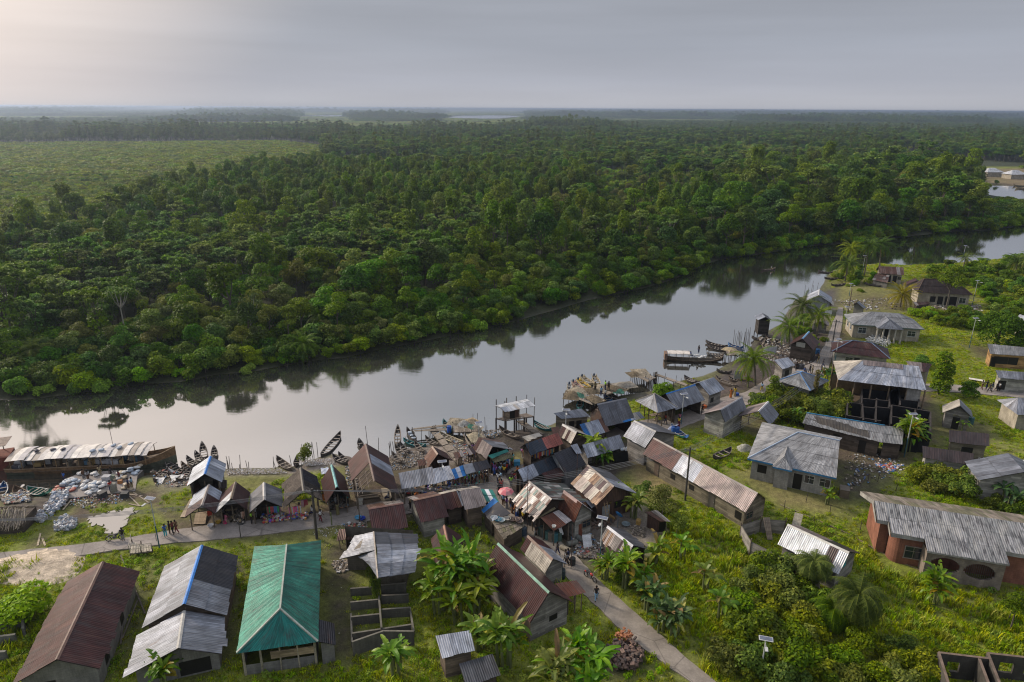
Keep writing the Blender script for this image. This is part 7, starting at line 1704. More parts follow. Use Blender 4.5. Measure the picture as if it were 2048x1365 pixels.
def cl(x,y,z):return ca_+cu*x*CL+cv*y+Vector((0,0,z-.2))
m=MB();M3=Matrix((cu,cv,Vector((0,0,1)))).transposed();m.box(cl(.25,0,1.62),(CL*.38,2.0,.09),(.56,.52,.48),rot=M3)
m.build('roof','painted',ct,origin=CO)
for x in(.08,.2,.32,.43):
 for y in(-.8,.8):m=MB();m.bar(cl(x,y,.5),cl(x,y,1.75),.05,(.2,.15,.1));m.build('post','wood',ct,origin=CO)
m=MB();m.box(cl(.025,0,.9),(.5,1.8,1.3),(.17,.11,.08),rot=M3);m.build('stern_box','wood',ct,origin=CO)
for k in range(8):p_=cl(.5+.03*k,random.uniform(-.5,.5),.75+.2*(k%2));sack(p_,'white','white bundle in the middle of the cargo boat','bundles on the cargo boat')
# ------ jetties, platforms, nets, stakes
def platform(zm,quad,z,name,label,cat='jetty',n=None,post_z=-2.0,c=(.19,.16,.13),gaps=.12,legs=(5,3),along=0):
 P=[W(zm,x,y,z)for x,y in quad];ctr=sum(P,Vector())/4;t=thing(name,label,cat,(ctr.x,ctr.y,z));O=Vector(t.location)
 a0,a1,b1,b0=P
 if along:a0,a1,b1,b0=a0,b0,b1,a1
 L=((a1-a0).length+(b1-b0).length)/2;n=n or max(4,int(L/.28));m=MB()
 for k in range(n):
  if random.random()<gaps:continue
  e0,e1=k/n,(k+.88)/n;j0,j1=random.uniform(-.04,.04),random.uniform(-.04,.04)
  Q=[a0.lerp(a1,e0),a0.lerp(a1,e1),b0.lerp(b1,e1),b0.lerp(b1,e0)];cc=jit(c,.28);dz=Vector((0,0,random.uniform(-.02,.03)))
  Q=[Q[0].lerp(Q[3],j0),Q[1].lerp(Q[2],j0),Q[2].lerp(Q[1],j1),Q[3].lerp(Q[0],j1)]
  m.face([q+dz for q in Q],cc);m.face([q+dz-Vector((0,0,.05))for q in reversed(Q)],cc)
  for x,y in((0,1),(1,2),(2,3),(3,0)):m.face([Q[x]+dz,Q[y]+dz,Q[y]+dz-Vector((0,0,.05)),Q[x]+dz-Vector((0,0,.05))],cc)
 for x,y in((a0,a1),(b0,b1)):m.bar(x-Vector((0,0,.1)),y-Vector((0,0,.1)),.06,(.1,.085,.07))
 m.build('deck','wood',t,origin=O)
 for i in range(legs[0]):
  for j in range(legs[1]):
   p_=a0.lerp(a1,i/max(1,legs[0]-1)).lerp(b0.lerp(b1,i/max(1,legs[0]-1)),j/max(1,legs[1]-1))
   m=MB();m.bar((p_.x+random.uniform(-.1,.1),p_.y+random.uniform(-.1,.1),post_z),(p_.x,p_.y,z-.05+random.choice([0,0,.4])),.06,jit((.085,.07,.06),.2),5);m.build('post','wood',t,origin=O)
 return t
platform('q3',[(62,285),(245,262),(262,300),(75,302)],.35,'plank_platform','grey plank platform over the water left of the walkway',legs=(5,2),along=1)
platform('d',[(-150,470),(-60,440),(330,935),(250,960)],.12,'plank_walkway','long plank walkway running from the platform to the market',legs=(2,5),post_z=-1.4,along=1,gaps=.02,n=6)
platform('d',[(168,400),(480,380),(520,500),(180,510)],.7,'net_platform','stilt platform heaped with pale nets beside the walkway',legs=(5,3))
platform('d',[(275,480),(560,455),(640,600),(400,700)],.45,'net_platform','long deck with nets and coloured goods leading ashore',legs=(3,3))
platform('d',[(1050,355),(1130,345),(1420,540),(1330,560)],.8,'plank_walkway','plank walkway from the stilt house down to the bank',legs=(2,5),along=1,gaps=.03,n=5)
platform('f',[(185,318),(480,250),(760,420),(560,470)],.6,'net_platform','big low platform covered with brown fishing nets',legs=(5,4),post_z=-2)
platform('f',[(560,250),(1080,185),(1128,235),(760,340)],.6,'net_platform','far half of the net platform with green and brown nets',legs=(6,3),post_z=-2)
platform('f',[(1108,55),(1290,20),(1480,80),(1330,165)],.8,'stake_platform','ragged platform on many thin stakes over the mudflat',legs=(8,4),post_z=-1.6,gaps=.3)
platform('f',[(1430,60),(1460,50),(1900,205),(1870,225)],.75,'plank_walkway','long pole walkway across the mudflat',legs=(2,7),along=1,n=3,gaps=0)
platform('h',[(1010,345),(1240,320),(1260,400),(1040,420)],.9,'net_platform','stilt platform with nets behind the wide palm',legs=(4,3))
platform('m',[(150,470),(340,475),(360,520),(170,515)],-.1,'plank_platform','low grey platform on the mud below the outhouse',legs=(4,2))
fb=platform('q1',[(700,622),(800,640),(808,668),(690,682)],.45,'foot_ramp','small wooden ramp with railings beside the concrete path','ramp',legs=(3,2),post_z=-.2,c=(.30,.27,.22),gaps=0)
m=MB();O=Vector(fb.location)
R_=[W('q1',x,y,.45)for x,y in((690,682),(700,622),(830,615),(808,668))]
for p_ in(R_[0],R_[1],R_[0].lerp(R_[3],.5),R_[3],R_[2]):m.bar(p_,p_+Vector((0,0,.95)),.04,(.33,.3,.25))
for z in(.5,.95):m.bar(R_[1]+Vector((0,0,z)),R_[0]+Vector((0,0,z)),.03,(.33,.3,.25));m.bar(R_[0]+Vector((0,0,z)),R_[3]+Vector((0,0,z)),.03,(.33,.3,.25))
m.build('railing','wood',fb,origin=O)
def net_heap(zm,x,y,rx,ry,h,c,label,z=.6,name='net_heap'):
 p=W(zm,x,y,z);g_=heap(p.x,p.y,rx*1.1,ry*1.15,h*.62,c,'thatch',16,random.randint(0,999),random.uniform(0,3),name);g_.location.z=z+.02
 return tag(g_,label,'fishing net','heaps of fishing net')
NC=(.30,.26,.20);NB=(.16,.13,.09);NG=(.06,.16,.12)
for a in(('d',255,375,1.3,1.0,.8,NC,'pale heap of nets with white floats, leftmost on the small platform',.7),('d',330,400,1.0,.8,.9,(.30,.30,.29),'grey-white net heap in the middle of the small platform',.7),('d',410,370,1.0,.8,.8,(.38,.30,.2),'golden net heap at the right of the small platform',.7),('d',420,430,.8,.5,.5,NG,'green net bundle on the small platform',.7),('d',475,460,.9,.7,.7,NC,'pale net heap next to the green bundle',.5),('d',480,570,1.3,.8,.7,(.34,.30,.22),'net heap at the shore end of the long deck',.45),('d',360,465,1.1,.7,.5,(.26,.19,.10),'brown heap of goods on the long deck',.45),('f',300,350,1.5,1.0,.8,NB,'olive net heap at the left of the big platform',.6),('f',400,290,1.4,1.0,.7,NC,'tan net heap behind the olive one',.6),('f',400,345,.9,.6,.5,NG,'green net bundle at the front of the big platform',.6),('f',560,290,1.5,1.1,.8,NB,'brown net heap in the middle of the big platform',.6),('f',690,260,1.6,1.0,.8,NC,'sandy net heap beside the people on the platform',.6),('f',610,400,1.2,.9,.6,NB,'dark olive net heap at the near corner',.6),('f',870,260,1.7,1.1,.9,NB,'large brown net heap on the far half',.6),('f',1000,215,1.7,1.1,.9,(.25,.23,.2),'grey-brown net heap at the far right end',.6),('f',940,275,1.3,.7,.5,NG,'green net spread on the far half',.6),('f',1240,45,1.6,1.1,.6,NC,'pale net heap on the stake platform',.8),('f',1170,60,1.2,1.0,.5,NB,'brown net heap on the stake platform',.8),('h',1110,345,1.3,.9,.8,(.36,.30,.2),'yellowish net heap on the stilt platform behind the palm',.9),('h',1190,335,1.0,.8,.7,(.06,.07,.1),'dark tarpaulin heap on the stilt platform behind the palm',.9)):net_heap(*a)
o=heap(W('q4',768,660).x,W('q4',768,660).y,1.2,.9,.8,(.36,.36,.32),'thatch',16,5,0,'net_heap');tag(o,'white net bundle left on the grass beside the grey block house','fishing net')
stake_me=[]
for q in range(3):
 m=MB();m.bar((0,0,-1.2),(random.uniform(-.12,.12),random.uniform(-.12,.12),1.6+.5*q),.05,jit((.075,.062,.055),.2),5,.035);stake_me.append(m.mesh('mooring_stake','wood'))
def stake(p,s=1.0,label='thin dark mooring stake near the bank',grp='mooring stakes'):
 o=bpy.data.objects.new('mooring_stake',random.choice(stake_me));COL.objects.link(o);o.location=p;o.scale=(1,1,s);o.rotation_euler=(random.uniform(-.08,.08),random.uniform(-.08,.08),random.uniform(0,6));tag(o,label,'stake',grp)
def stakes(zm,pts,lab,g_,s=1.0):
 for x,y in pts:p=W(zm,x,y,WZ);stake((p.x,p.y,WZ+.2),s*random.uniform(.6,1.1),lab,g_)
stakes('b',[(1065,560),(1075,500),(1100,540),(1125,560),(1140,580),(1085,590),(1220,560),(1240,540),(1330,550),(1355,550),(1690,540),(1725,550),(1935,500)],'dark stake at the bank right of the white-roofed house','stakes by the white-roofed house',.7)
stakes('c',[(15,450),(45,420),(70,380),(75,440),(130,330),(160,320),(100,440),(250,380),(245,330),(190,350)],'dark stake in the cluster beside the long black canoe','stakes by the long black canoe',.8)
stakes('c',[(1225,350),(1255,330),(1290,320),(1340,260),(1490,170),(1655,150),(1460,290),(1230,280),(920,200),(1070,250)],'thin stake between the canoes on the shell bank','stakes of the shell bank')
stakes('h',[(1135,270),(1160,270),(1185,240),(1200,220),(1225,230),(1215,270),(1240,220),(1275,240),(1290,210),(1310,230),(1285,270),(1330,260),(1345,230),(1355,270),(1300,290)],'tall thin stake rising from the water before the outhouse','stakes before the outhouse',1.3)
stakes('j',[(752,965),(798,980),(840,970),(860,960),(915,955)],'stake in the water beside the white boathouse','stakes by the boathouse',.9)
stakes('d',[(455,400),(510,420),(620,560),(635,560)],'stake at the small net platform','stakes by the net platform',1.1)
stakes('f',[(1780,260),(1690,250),(1680,290),(1600,260),(1710,200),(1555,180),(1430,230)],'stake on the mudflat beside the long pole walkway','stakes of the mudflat',1.0)
# ------ lamps, poles, wires
def top_z(p,py,lo=1.0,hi=22.0):
 for z in np.arange(lo,hi,.05):
  if PJ(p.x,p.y,z)[1]<=py:return float(z)
 return hi
def solar(bx,by,tx,ty,label,big=True):
 p=G(bx,by);H=max(3.0,min(9.5,top_z(p,ty)));t=thing('solar_street_lamp',label,'street lamp',(p.x,p.y,0),random.uniform(-.5,.5),'solar street lamps')
 m=MB();m.bar((0,0,-.2),(0,0,H*.45),.075,(.05,.12,.16),8,.065);m.bar((0,0,H*.45),(0,0,H),.062,(.45,.47,.47),8,.045);m.build('pole','painted',t)
 M=Matrix.Rotation(.16,3,'X')
 m=MB();m.box((0,0,H+.12),(1.1,.46,.05),(.52,.53,.54),rot=M);m.build('panel_frame','painted',t)
 m=MB();m.box((0,0,H+.155),(.98,.34,.02),(.13,.15,.21),rot=M);m.build('solar_panel','painted',t)
 m=MB();m.bar((0,0,H-.3),(0,-.9,H-.12),.03,(.4,.4,.4));m.box((0,-.95,H-.12),(.22,.5,.07),(.45,.46,.46));m.build('lamp_head','painted',t)
for a in((319,1095,300,999,'solar street lamp beside the path near the puddle'),(886,979,885,925,'solar street lamp in front of the bright white awning'),(1130,892,1130,822,'solar street lamp behind the salmon roofed stall'),(1362,850,1367,790,'solar street lamp beside the open-sided pavilion'),(1199,1136,1202,1038,'solar street lamp beside the small striped shed'),(1520,1354,1528,1281,'solar street lamp rising from the bottom thicket'),(1808,914,1815,830,'solar street lamp in front of the burned ruin'),(1668,733,1681,680,'solar street lamp beside the long brown hipped house'),(1690,641,1693,616,'solar street lamp at the corner of the cream bungalow'),(1698,593,1700,569,'solar street lamp on the bank past the boathouse'),(1724,548,1726,513,'solar street lamp among the coconut palms'),(1944,611,1950,563,'solar street lamp at the end of the wide dark brown house'),(1926,515,1928,493,'solar street lamp in front of the far river bend'),(1938,696,1944,638,'solar street lamp beside the big dense round tree'),(2038,990,2052,925,'solar street lamp cut by the right edge'),(958,885,959,860,'short solar lamp behind the market house with double roof')):solar(*a)
poles={}
def pole(key,bx,by,ty,label,r=.14,arms=True,c=(.06,.055,.05)):
 p=G(bx,by);H=top_z(p,ty);t=thing('utility_pole',label,'utility pole',(p.x,p.y,0));m=MB();m.bar((0,0,-.3),(0,0,H),r,c,8,r*.75);m.build('pole','wood',t)
 if arms:
  m=MB();m.bar((-.7,.1,H-.35),(.7,-.1,H-.35),.05,(.1,.09,.08));m.build('crossarm','wood',t)
  for q in(-.6,-.25,.25,.6):m=MB();m.lathe((q,0,H-.3),[(.04,0),(.06,.05),(.03,.14)],(.3,.3,.3),6);m.build('insulator','painted',t)
 poles[key]=(p,H);return t
pole('a',634,1078,978,'tall dark utility pole in front of the clothes stalls',.16)
pole('b',1370,1001,895,'dark utility pole in front of the very long plank house',.13)
pole('c',1626,808,745,'utility pole thickly covered with dry climbers',.18)
pole('d',1662,705,640,'tall dark utility pole beside the straight path',.13)
pole('e',1696,625,578,'leaning brown utility pole near the boathouse',.13,False,(.14,.11,.08))
pole('f',-150,1150,1040,'utility pole beyond the left edge carrying the wires',.14)
pole('g',482,1077,1046,'short thin post at the grass edge of the path',.05,False)
pole('h',664,1052,1026,'short mossy post in the middle of the path edge',.07,False,(.13,.16,.06))
pole('i',1414,798,775,'thin post beside the path below the palm',.05,False)
p_,H_=poles['c'];tv=thing('climber','dry climber wrapped around the utility pole','climber',(p_.x,p_.y,0));r_=np.random.default_rng(5);m=MB()
V,F,C=leaf_cloud(r_,[(0,0,z,.42,.42,.5)for z in np.arange(.5,H_,.45)],1500,.16,[(.12,.10,.04),(.09,.09,.03),(.15,.12,.06)],.2);m.add_arrays(V,F,C);m.build('foliage','leaf',tv)
def mast(bx,by,tx,ty,label,z0=0,r=.045):
 p=G(bx,by,z0);H=top_z(p,ty,z0+.5);m=MB();m.bar((0,0,0),(0,0,H-z0),r,(.10,.06,.05),6,r*.6);o=m.build('antenna_mast','painted',origin=Vector((0,0,0)));o.location=(p.x,p.y,z0);tag(o,label,'mast')
mast(1054,1069,1078,886,'very tall thin antenna mast rising from the alley');mast(1153,960,1154,905,'thin white mast beside the near-black roof',2.0);mast(1142,1138,1142,1050,'thin brown pole at the corner of the rust-red lean-to')
def wire(a,b,name_lab,sag=.9,n=14):
 for k,off in enumerate((-.6,-.25,.25,.6)):
  (p,H),(q,K)=poles[a],poles[b];A=Vector((p.x+off,p.y,H-.2));B2=Vector((q.x+off,q.y,K-.2));m=MB()
  P=[A.lerp(B2,i/n)-Vector((0,0,sag*(1+.1*k)*4*(i/n)*(1-i/n)))for i in range(n+1)]
  for x,y in zip(P,P[1:]):m.bar(x,y,.026,(.13,.13,.13),3)
  o=m.build('overhead_wire','painted',origin=A);tag(o,name_lab,'wire','overhead wires '+a+b if False else 'overhead wires')
wire('f','a','overhead wire crossing in front of the market stalls');wire('a','b','overhead wire above the central market roofs',1.6,24);wire('b','c','overhead wire above the open barn');wire('c','d','overhead wire above the small hipped house',.5)
# ------ people
def skin_mesh(name,verts,edges,radii,mat,sub=1):
 me=bpy.data.meshes.new(name);me.from_pydata(verts,edges,[]);o=bpy.data.objects.new('tmp',me);COL.objects.link(o)
 md=o.modifiers.new('s','SKIN');sv=me.skin_vertices[0].data
 for i,r in enumerate(radii):sv[i].radius=(r,r)if not isinstance(r,tuple)else r
 sv[0].use_root=True;md.use_smooth_shade=True
 if sub:o.modifiers.new('d','SUBSURF').levels=sub
 bpy.context.view_layer.update();dg=bpy.context.evaluated_depsgraph_get();r=bpy.data.meshes.new_from_object(o.evaluated_get(dg));r.name=name
 bpy.data.objects.remove(o);r.materials.clear();r.materials.append(MAT[mat]);return r
POSES={}
def make_pose(key):
 sw={'stand':0,'walk':.24,'sit':0,'stride':.34,'reach':.05}[key];sit=key=='sit'
 hz=.50 if sit else .90
 hip=(0,0,hz);chest=(0,.02 if not sit else .06,hz+.38);neck=(0,.03,hz+.55);head=(0,.05,hz+.66);crown=(0,.05,hz+.76)
 V=[hip,chest,neck,head,crown];E=[(0,1),(1,2),(2,3),(3,4)];Rr=[(.13,.10),(.15,.10),.055,(.085,.095),.06]
 legs=[];arms=[]
 for s in(-1,1):
  a=len(V)
  if sit:L=[(s*.10,.05,hz-.02),(s*.12,.45,hz),(s*.12,.47,.08),(s*.12,.60,.04)]
  else:L=[(s*.09,0,hz-.06),(s*.10,s*sw*.5+.02,.48),(s*.10,s*sw-(.05 if sw else 0),.07),(s*.10,s*sw+.12,.035)]
  V+=L;E+=[(0,a),(a,a+1),(a+1,a+2),(a+2,a+3)];Rr+=[.085,.06,.04,.035];legs.append(L)
  b=len(V)
  if key=='reach' and s>0:A=[(s*.19,.02,hz+.49),(s*.24,.22,hz+.48),(s*.2,.42,hz+.58)]
  elif sit:A=[(s*.19,.04,hz+.47),(s*.24,.12,hz+.2),(s*.15,.32,hz+.08)]
  else:A=[(s*.19,.02,hz+.49),(s*.23,-s*sw*.35,hz+.22),(s*.22,-s*sw*.7+.08,hz+.0)]
  V+=A;E+=[(1,b),(b,b+1),(b+1,b+2)];Rr+=[.05,.038,.026];arms.append(A)
 body=skin_mesh('body',V,E,Rr,'cloth')
 hb_=MB()
 for A in arms:
  w_=Vector(A[2]);d=(w_-Vector(A[1])).normalized();sd=Vector((0,1,0))if abs(d.y)<.8 else Vector((1,0,0));sd=(sd-d*sd.dot(d)).normalized();up_=d.cross(sd)
  hb_.bar(w_-d*.02,w_+d*.085,.036,(.5,)*3,6,.04)
  for q,ln in enumerate((.068,.08,.075,.058)):
   k0=w_+d*.08+sd*(.03-.02*q);k1=k0+d*ln*.55+up_*.008;k2=k1+d*ln*.4+up_*.028;hb_.bar(k0,k1,.010,(.5,)*3,5,.009);hb_.bar(k1,k2,.009,(.5,)*3,5,.007)
  t0_=w_+d*.025+sd*.035;t1_=t0_+d*.04+sd*.03;hb_.bar(t0_,t1_,.012,(.5,)*3,5,.010);hb_.bar(t1_,t1_+d*.03+up_*.012,.010,(.5,)*3,5,.008)
 H=Vector(head);hb_.bar(H+Vector((0,.085,.005)),H+Vector((0,.115,-.02)),.016,(.5,)*3,4,.02);hb_.bar(H+Vector((-.03,.088,-.045)),H+Vector((.03,.088,-.045)),.009,(.5,)*3,4)
 for s in(-1,1):hb_.lathe(H+Vector((s*.088,0,-.02)),[(.012,-.02),(.02,0),(.012,.025)],(.5,)*3,6)
 hands=hb_.mesh('hands','cloth')
 import bmesh as _b
 bm=_b.new();bm.from_mesh(body);bm.from_mesh(hands);bm.to_mesh(body);bm.free()
 ey=MB()
 for s in(-1,1):ey.lathe(H+Vector((s*.032,.088,.012)),[(.004,-.008),(.011,0),(.004,.008)],(.5,)*3,6)
 hd=MB();hd.lathe(H+Vector((0,-.015,.0)),[(.090,-.03),(.103,.02),(.098,.07),(.07,.115),(.02,.13)],(.5,)*3,10)
 V2=[(0,0,hz-.02),(0,chest[1],hz+.38),(0,.03,hz+.50)];E2=[(0,1),(1,2)];R2=[(.150,.115),(.170,.118),(.09,.08)]
 for A in arms:k=len(V2);m_=Vector(A[0]).lerp(Vector(A[1]),.75);V2+=[A[0],tuple(m_)];E2+=[(1,k),(k,k+1)];R2+=[.068,.056]
 shirt=skin_mesh('shirt',V2,E2,R2,'cloth')
 V3=[(0,0,hz+.06)];E3=[];R3=[(.15,.12)]
 for L in legs:k=len(V3);V3+=[L[0],L[1],tuple(Vector(L[1]).lerp(Vector(L[2]),.85))];E3+=[(0,k),(k,k+1),(k+1,k+2)];R3+=[.105,.078,.062]
 trousers=skin_mesh('trousers',V3,E3,R3,'cloth')
 wr=MB()
 if sit:wr.lathe((0,.2,hz-.12),[(.20,-.1),(.24,0),(.22,.12),(.14,.2)],(.5,)*3,12,0,(1,1.5))
 else:wr.lathe((0,.02+sw*.1,0),[(.21,.12),(.19,.5),(.165,.82),(.14,.98)],(.5,)*3,12,0,(1,.85+sw))
 POSES[key]=(body,shirt,trousers,wr.mesh('skirt','cloth'),hd.mesh('hair','cloth'),ey.mesh('eyes','cloth'))
for k in('stand','walk','sit','stride','reach'):make_pose(k)
CC={'white':(.62,.62,.64),'black':(.025,.025,.03),'red':(.45,.04,.03),'orange':(.5,.16,.04),'yellow':(.62,.46,.05),'blue':(.04,.12,.42),'light blue':(.25,.42,.6),'navy':(.03,.04,.10),'green':(.05,.28,.08),'lime':(.3,.6,.05),'grey':(.22,.22,.23),'olive':(.17,.15,.07),'pink':(.55,.18,.28),'brown':(.14,.08,.05),'turquoise':(.06,.42,.48),'purple':(.2,.08,.3),'khaki':(.3,.25,.15),'maroon':(.16,.03,.04)}
SKIN=[(.075,.042,.028),(.10,.06,.04),(.055,.032,.022)]
def person(p,pose,top,low,place,skirt=False,rz=None,s=1.0,z=0.0,group='people of the village',hat=None):
 g=('skirt' if skirt else 'trousers');act={'stand':'standing','walk':'walking','sit':'sitting','stride':'striding','reach':'reaching'}[pose];lab_='person in %s top and %s %s %s %s'%(top,low,g,act,place)
 if len(lab_.split())>16:lab_='person in %s top and %s %s %s'%(top,low,g,place)
 if len(lab_.split())>16:lab_='person in %s and %s %s'%(top,low,place)
 t=thing('person',lab_,'person',(p.x,p.y,z),random.uniform(0,6.28)if rz is None else rz,group);t.scale=(s,s,s)
 me=POSES[pose]
 for nm,q,c in(('body',0,random.choice(SKIN)),('shirt',1,CC[top]),(g,3 if skirt else 2,CC[low]),('hair',4,(.012,.010,.010)if not hat else CC[hat]),('eyes',5,(.3,.3,.3))):
  o=bpy.data.objects.new(nm,me[q]);COL.objects.link(o);o.parent=t;o.color=(*c,1)
 return t
PH=.11
for(zm,x,y,pose,top,low,sk,place)in(('p',1192,1201,'walk','black','light blue',0,'alone on the lower concrete path'),('p',247,1082,'stand','black','grey',0,'beside a motorbike by the puddle'),('p',332,1074,'stand','blue','turquoise',0,'near the lamp on the path'),('p',340,1068,'stand','black','brown',0,'near the lamp on the path'),('p',347,1068,'walk','maroon','black',0,'near the lamp on the path'),('p',354,1066,'walk','brown','maroon',0,'near the lamp on the path'),('p',642,1044,'walk','white','maroon',0,'on the path beside the tall pole'),('p',676,1030,'stand','olive','olive',1,'on the path before the steep stall'),('p',696,1010,'stand','turquoise','black',0,'at the right of the steep stall'),('p',625,1028,'sit','white','black',0,'under the draped stall'),('p',628,1030,'sit','white','navy',0,'under the draped stall'),('p',821,1018,'stand','khaki','black',0,'between the two brown roofed huts'),('p',778,1000,'sit','white','navy',0,'on the pile of boards'),('p',790,1002,'sit','maroon','black',0,'beside the pile of boards'),('p',868,986,'stand','light blue','navy',0,'before the dull grey awning'),('p',853,984,'stand','green','black',0,'before the dull grey awning'),('p',815,985,'sit','navy','black',0,'at the left end of the dull grey awning'),('p',824,988,'sit','light blue','khaki',0,'at the left end of the dull grey awning'),('p',835,990,'sit','orange','orange',1,'under the dull grey awning'),('p',504,1048,'stand','lime','black',0,'before the stall with the pale ridge'),('p',512,1038,'stand','white','grey',0,'inside the stall with the pale ridge'),('p',452,1044,'sit','pink','pink',1,'before the stall with one white sheet'),('p',447,1040,'stand','grey','black',0,'inside the stall with one white sheet'),('p',600,1030,'stand','pink','navy',0,'among the hanging clothes'),('p',656,1005,'stand','white','grey',0,'inside the steep stall'),('p',671,1006,'stand','grey','white',1,'inside the steep stall'),('p',640,1000,'stand','orange','brown',1,'beside the steep stall'),('p',648,1002,'stand','brown','orange',1,'beside the steep stall'),('p',996,968,'stand','white','navy',0,'where the paths meet'),('p',1002,965,'walk','light blue','white',0,'where the paths meet'),('p',999,975,'walk','khaki','black',0,'where the paths meet'),('p',975,965,'stand','grey','black',0,'at the black awning corner'),('p',968,962,'stand','navy','grey',0,'at the black awning corner'),('p',998,990,'stand','black','black',1,'beside the pink umbrella'),('p',1003,982,'stand','red','maroon',0,'beside the pink umbrella'),('p',1022,975,'stand','lime','grey',0,'under the silver roof end'),('p',1031,1030,'stand','orange','brown',1,'in the alley by the patchwork roof'),('p',1049,1036,'walk','white','navy',0,'in the alley by the patchwork roof'),('p',1046,1046,'stand','yellow','black',0,'in the alley by the patchwork roof'),('p',1020,1014,'sit','brown','grey',0,'at a table in the alley'),('p',1072,1074,'walk','black','grey',0,'in the alley near the drums'),('p',1115,1110,'walk','black','navy',0,'beside the lying drums'),('p',1130,1126,'walk','black','grey',0,'carrying a load near the rubbish'),('p',1136,1124,'walk','navy','black',0,'carrying a load near the rubbish'),('p',1133,1132,'walk','grey','black',0,'behind the two load carriers'),('p',1331,848,'walk','red','navy',0,'before the open-sided pavilion'),('p',1357,854,'stand','yellow','maroon',1,'beside the pavilion lamp'),('p',1359,846,'stand','pink','white',0,'beside the pavilion lamp'),('p',1312,845,'sit','khaki','khaki',0,'at the pavilion corner'),('p',1404,828,'stride','black','black',0,'before the shop with thin blue line'),('p',1398,824,'stand','navy','navy',0,'before the shop with thin blue line'),('p',1461,796,'stand','orange','orange',1,'on the grass by the small plank house'),('p',1469,793,'stand','yellow','khaki',1,'on the grass by the small plank house'),('p',1523,783,'walk','light blue','yellow',0,'on the path under the palm'),('p',1619,746,'walk','black','black',0,'at the path junction'),('p',1624,748,'stand','khaki','olive',0,'at the path junction'),('p',1645,735,'walk','black','navy',0,'on the right side of the straight path'),('p',1646,747,'stand','white','black',0,'on the right side of the straight path'),('p',1642,749,'walk','navy','black',0,'on the right side of the straight path'),('p',1636,727,'walk','olive','khaki',0,'in the middle of the straight path'),('p',1634,722,'walk','brown','black',0,'in the middle of the straight path'),('p',1616,712,'sit','white','red',0,'at the light blue ridged house'),('p',1621,713,'stand','red','maroon',1,'at the light blue ridged house'),('p',1592,742,'stand','black','black',0,'beside the silver roofed hut'),('p',1608,746,'sit','blue','navy',0,'behind the small hipped house'),('p',1963,779,'stride','khaki','brown',0,'leading the group on the right-hand path'),('p',1972,779,'walk','black','navy',0,'second in the group on the right-hand path'),('p',1978,785,'stride','black','black',0,'in the middle of the right-hand group'),('p',1983,783,'walk','navy','grey',0,'in the middle of the right-hand group'),('p',1992,782,'walk','black','black',0,'last in the group, before the low shop'),('p',1996,783,'walk','white','black',0,'last in the group, before the low shop'),('p',2003,774,'stand','maroon','black',0,'beside the red motorbike at the low shop'),('p',2027,727,'stand','white','khaki',0,'before the long orange building'),('p',223,953,'walk','black','black',0,'on the landing beside the barge'),('p',223,985,'stand','red','navy',0,'beside a drum on the landing'),('p',177,959,'walk','grey','brown',0,'carrying goods from the barge'),('p',168,957,'stand','brown','grey',0,'at the side of the barge'),('p',201,950,'stand','khaki','khaki',0,'on the landing near the barge roof'),('p',265,978,'stand','light blue','khaki',0,'at the right end of the landing'),('p',258,980,'stand','navy','brown',0,'at the right end of the landing'),('p',130,962,'stand','blue','navy',0,'beside the white sacks at the barge'),('p',240,960,'walk','maroon','black',0,'among the sacks by the barge bow'),('p',1757+15,672,'sit','white','white',0,'on the porch of the cream bungalow')):
 p=W(zm,x,y,PH);person(p,pose,top,low,place,bool(sk),z=gz(p.x,p.y)if pose=='sit' and gz(p.x,p.y)>-.05 else max(PH-.01,0)if gz(p.x,p.y)>-.2 else-.2)
for x,y,z,top,low,pl in((1202,792,.65,'light blue','navy','on the big net platform'),(1210,797,.65,'white','navy','on the big net platform'),(1190,783,.65,'olive','black','behind the others on the net platform'),(1210,780,.65,'lime','navy','at the back of the net platform'),(1217,781,.65,'black','black','at the back of the net platform'),(1397,707,.2,'black','navy','high on the cargo boat'),(1542,540,-.55,'white','khaki','in the small canoe far out on the river'),(1380,715,-.1,'blue','navy','near the cabin of the cargo boat')):
 p=G(x,y,z);person(p,'stand' if z>0 else 'sit',top,low,pl,z=z)
rr=random.Random(21);tops=list(CC);spots=[]
def crowd(zm,poly,n,place,avoid=.45):
 P=[(ZM[zm][0]+x*ZM[zm][2],ZM[zm][1]+y*ZM[zm][2])for x,y in poly];k=0;tr=0
 xs=[a for a,b in P];ys=[b for a,b in P]
 while k<n and tr<900:
  tr+=1;x,y=rr.uniform(min(xs),max(xs)),rr.uniform(min(ys),max(ys))
  if not in_poly(np.array([x]),np.array([y]),P)[0]:continue
  p=G(x,y,.1)
  if any((p-q).length<avoid for q in spots):continue
  spots.append(p);person(p,rr.choice(['stand','stand','walk','sit','reach']),rr.choice(tops),rr.choice(['black','navy','grey','brown','khaki','maroon','blue']),place,rr.random()<.35,z=.02,group='market crowd');k+=1
crowd('d',[(700,1010),(960,960),(930,1060),(860,1130),(760,1110)],26,'in the crowd where the market lanes meet')
crowd('d',[(370,1110),(660,1060),(640,1200),(400,1240)],20,'among the goods below the black awning')
crowd('d',[(60,1200),(330,1150),(380,1250),(100,1290)],8,'among the goods below the blue tarpaulin')
crowd('d',[(1120,830),(1280,830),(1480,770),(1500,830),(1280,900),(1140,940)],18,'among the clothes by the salmon roof')
crowd('d',[(1040,1100),(1180,1090),(1200,1190),(1100,1200)],7,'under the silver market roof')
crowd('d',[(430,770),(620,840),(600,900),(380,860)],10,'beside the nets and baskets')
crowd('d',[(690,900),(860,960),(1000,930),(960,1010),(760,1010)],10,'before the straw-heaped stall')
crowd('e',[(860,420),(960,540),(1080,660),(1060,690),(960,590),(850,470)],6,'under the eave of the patchwork roof')
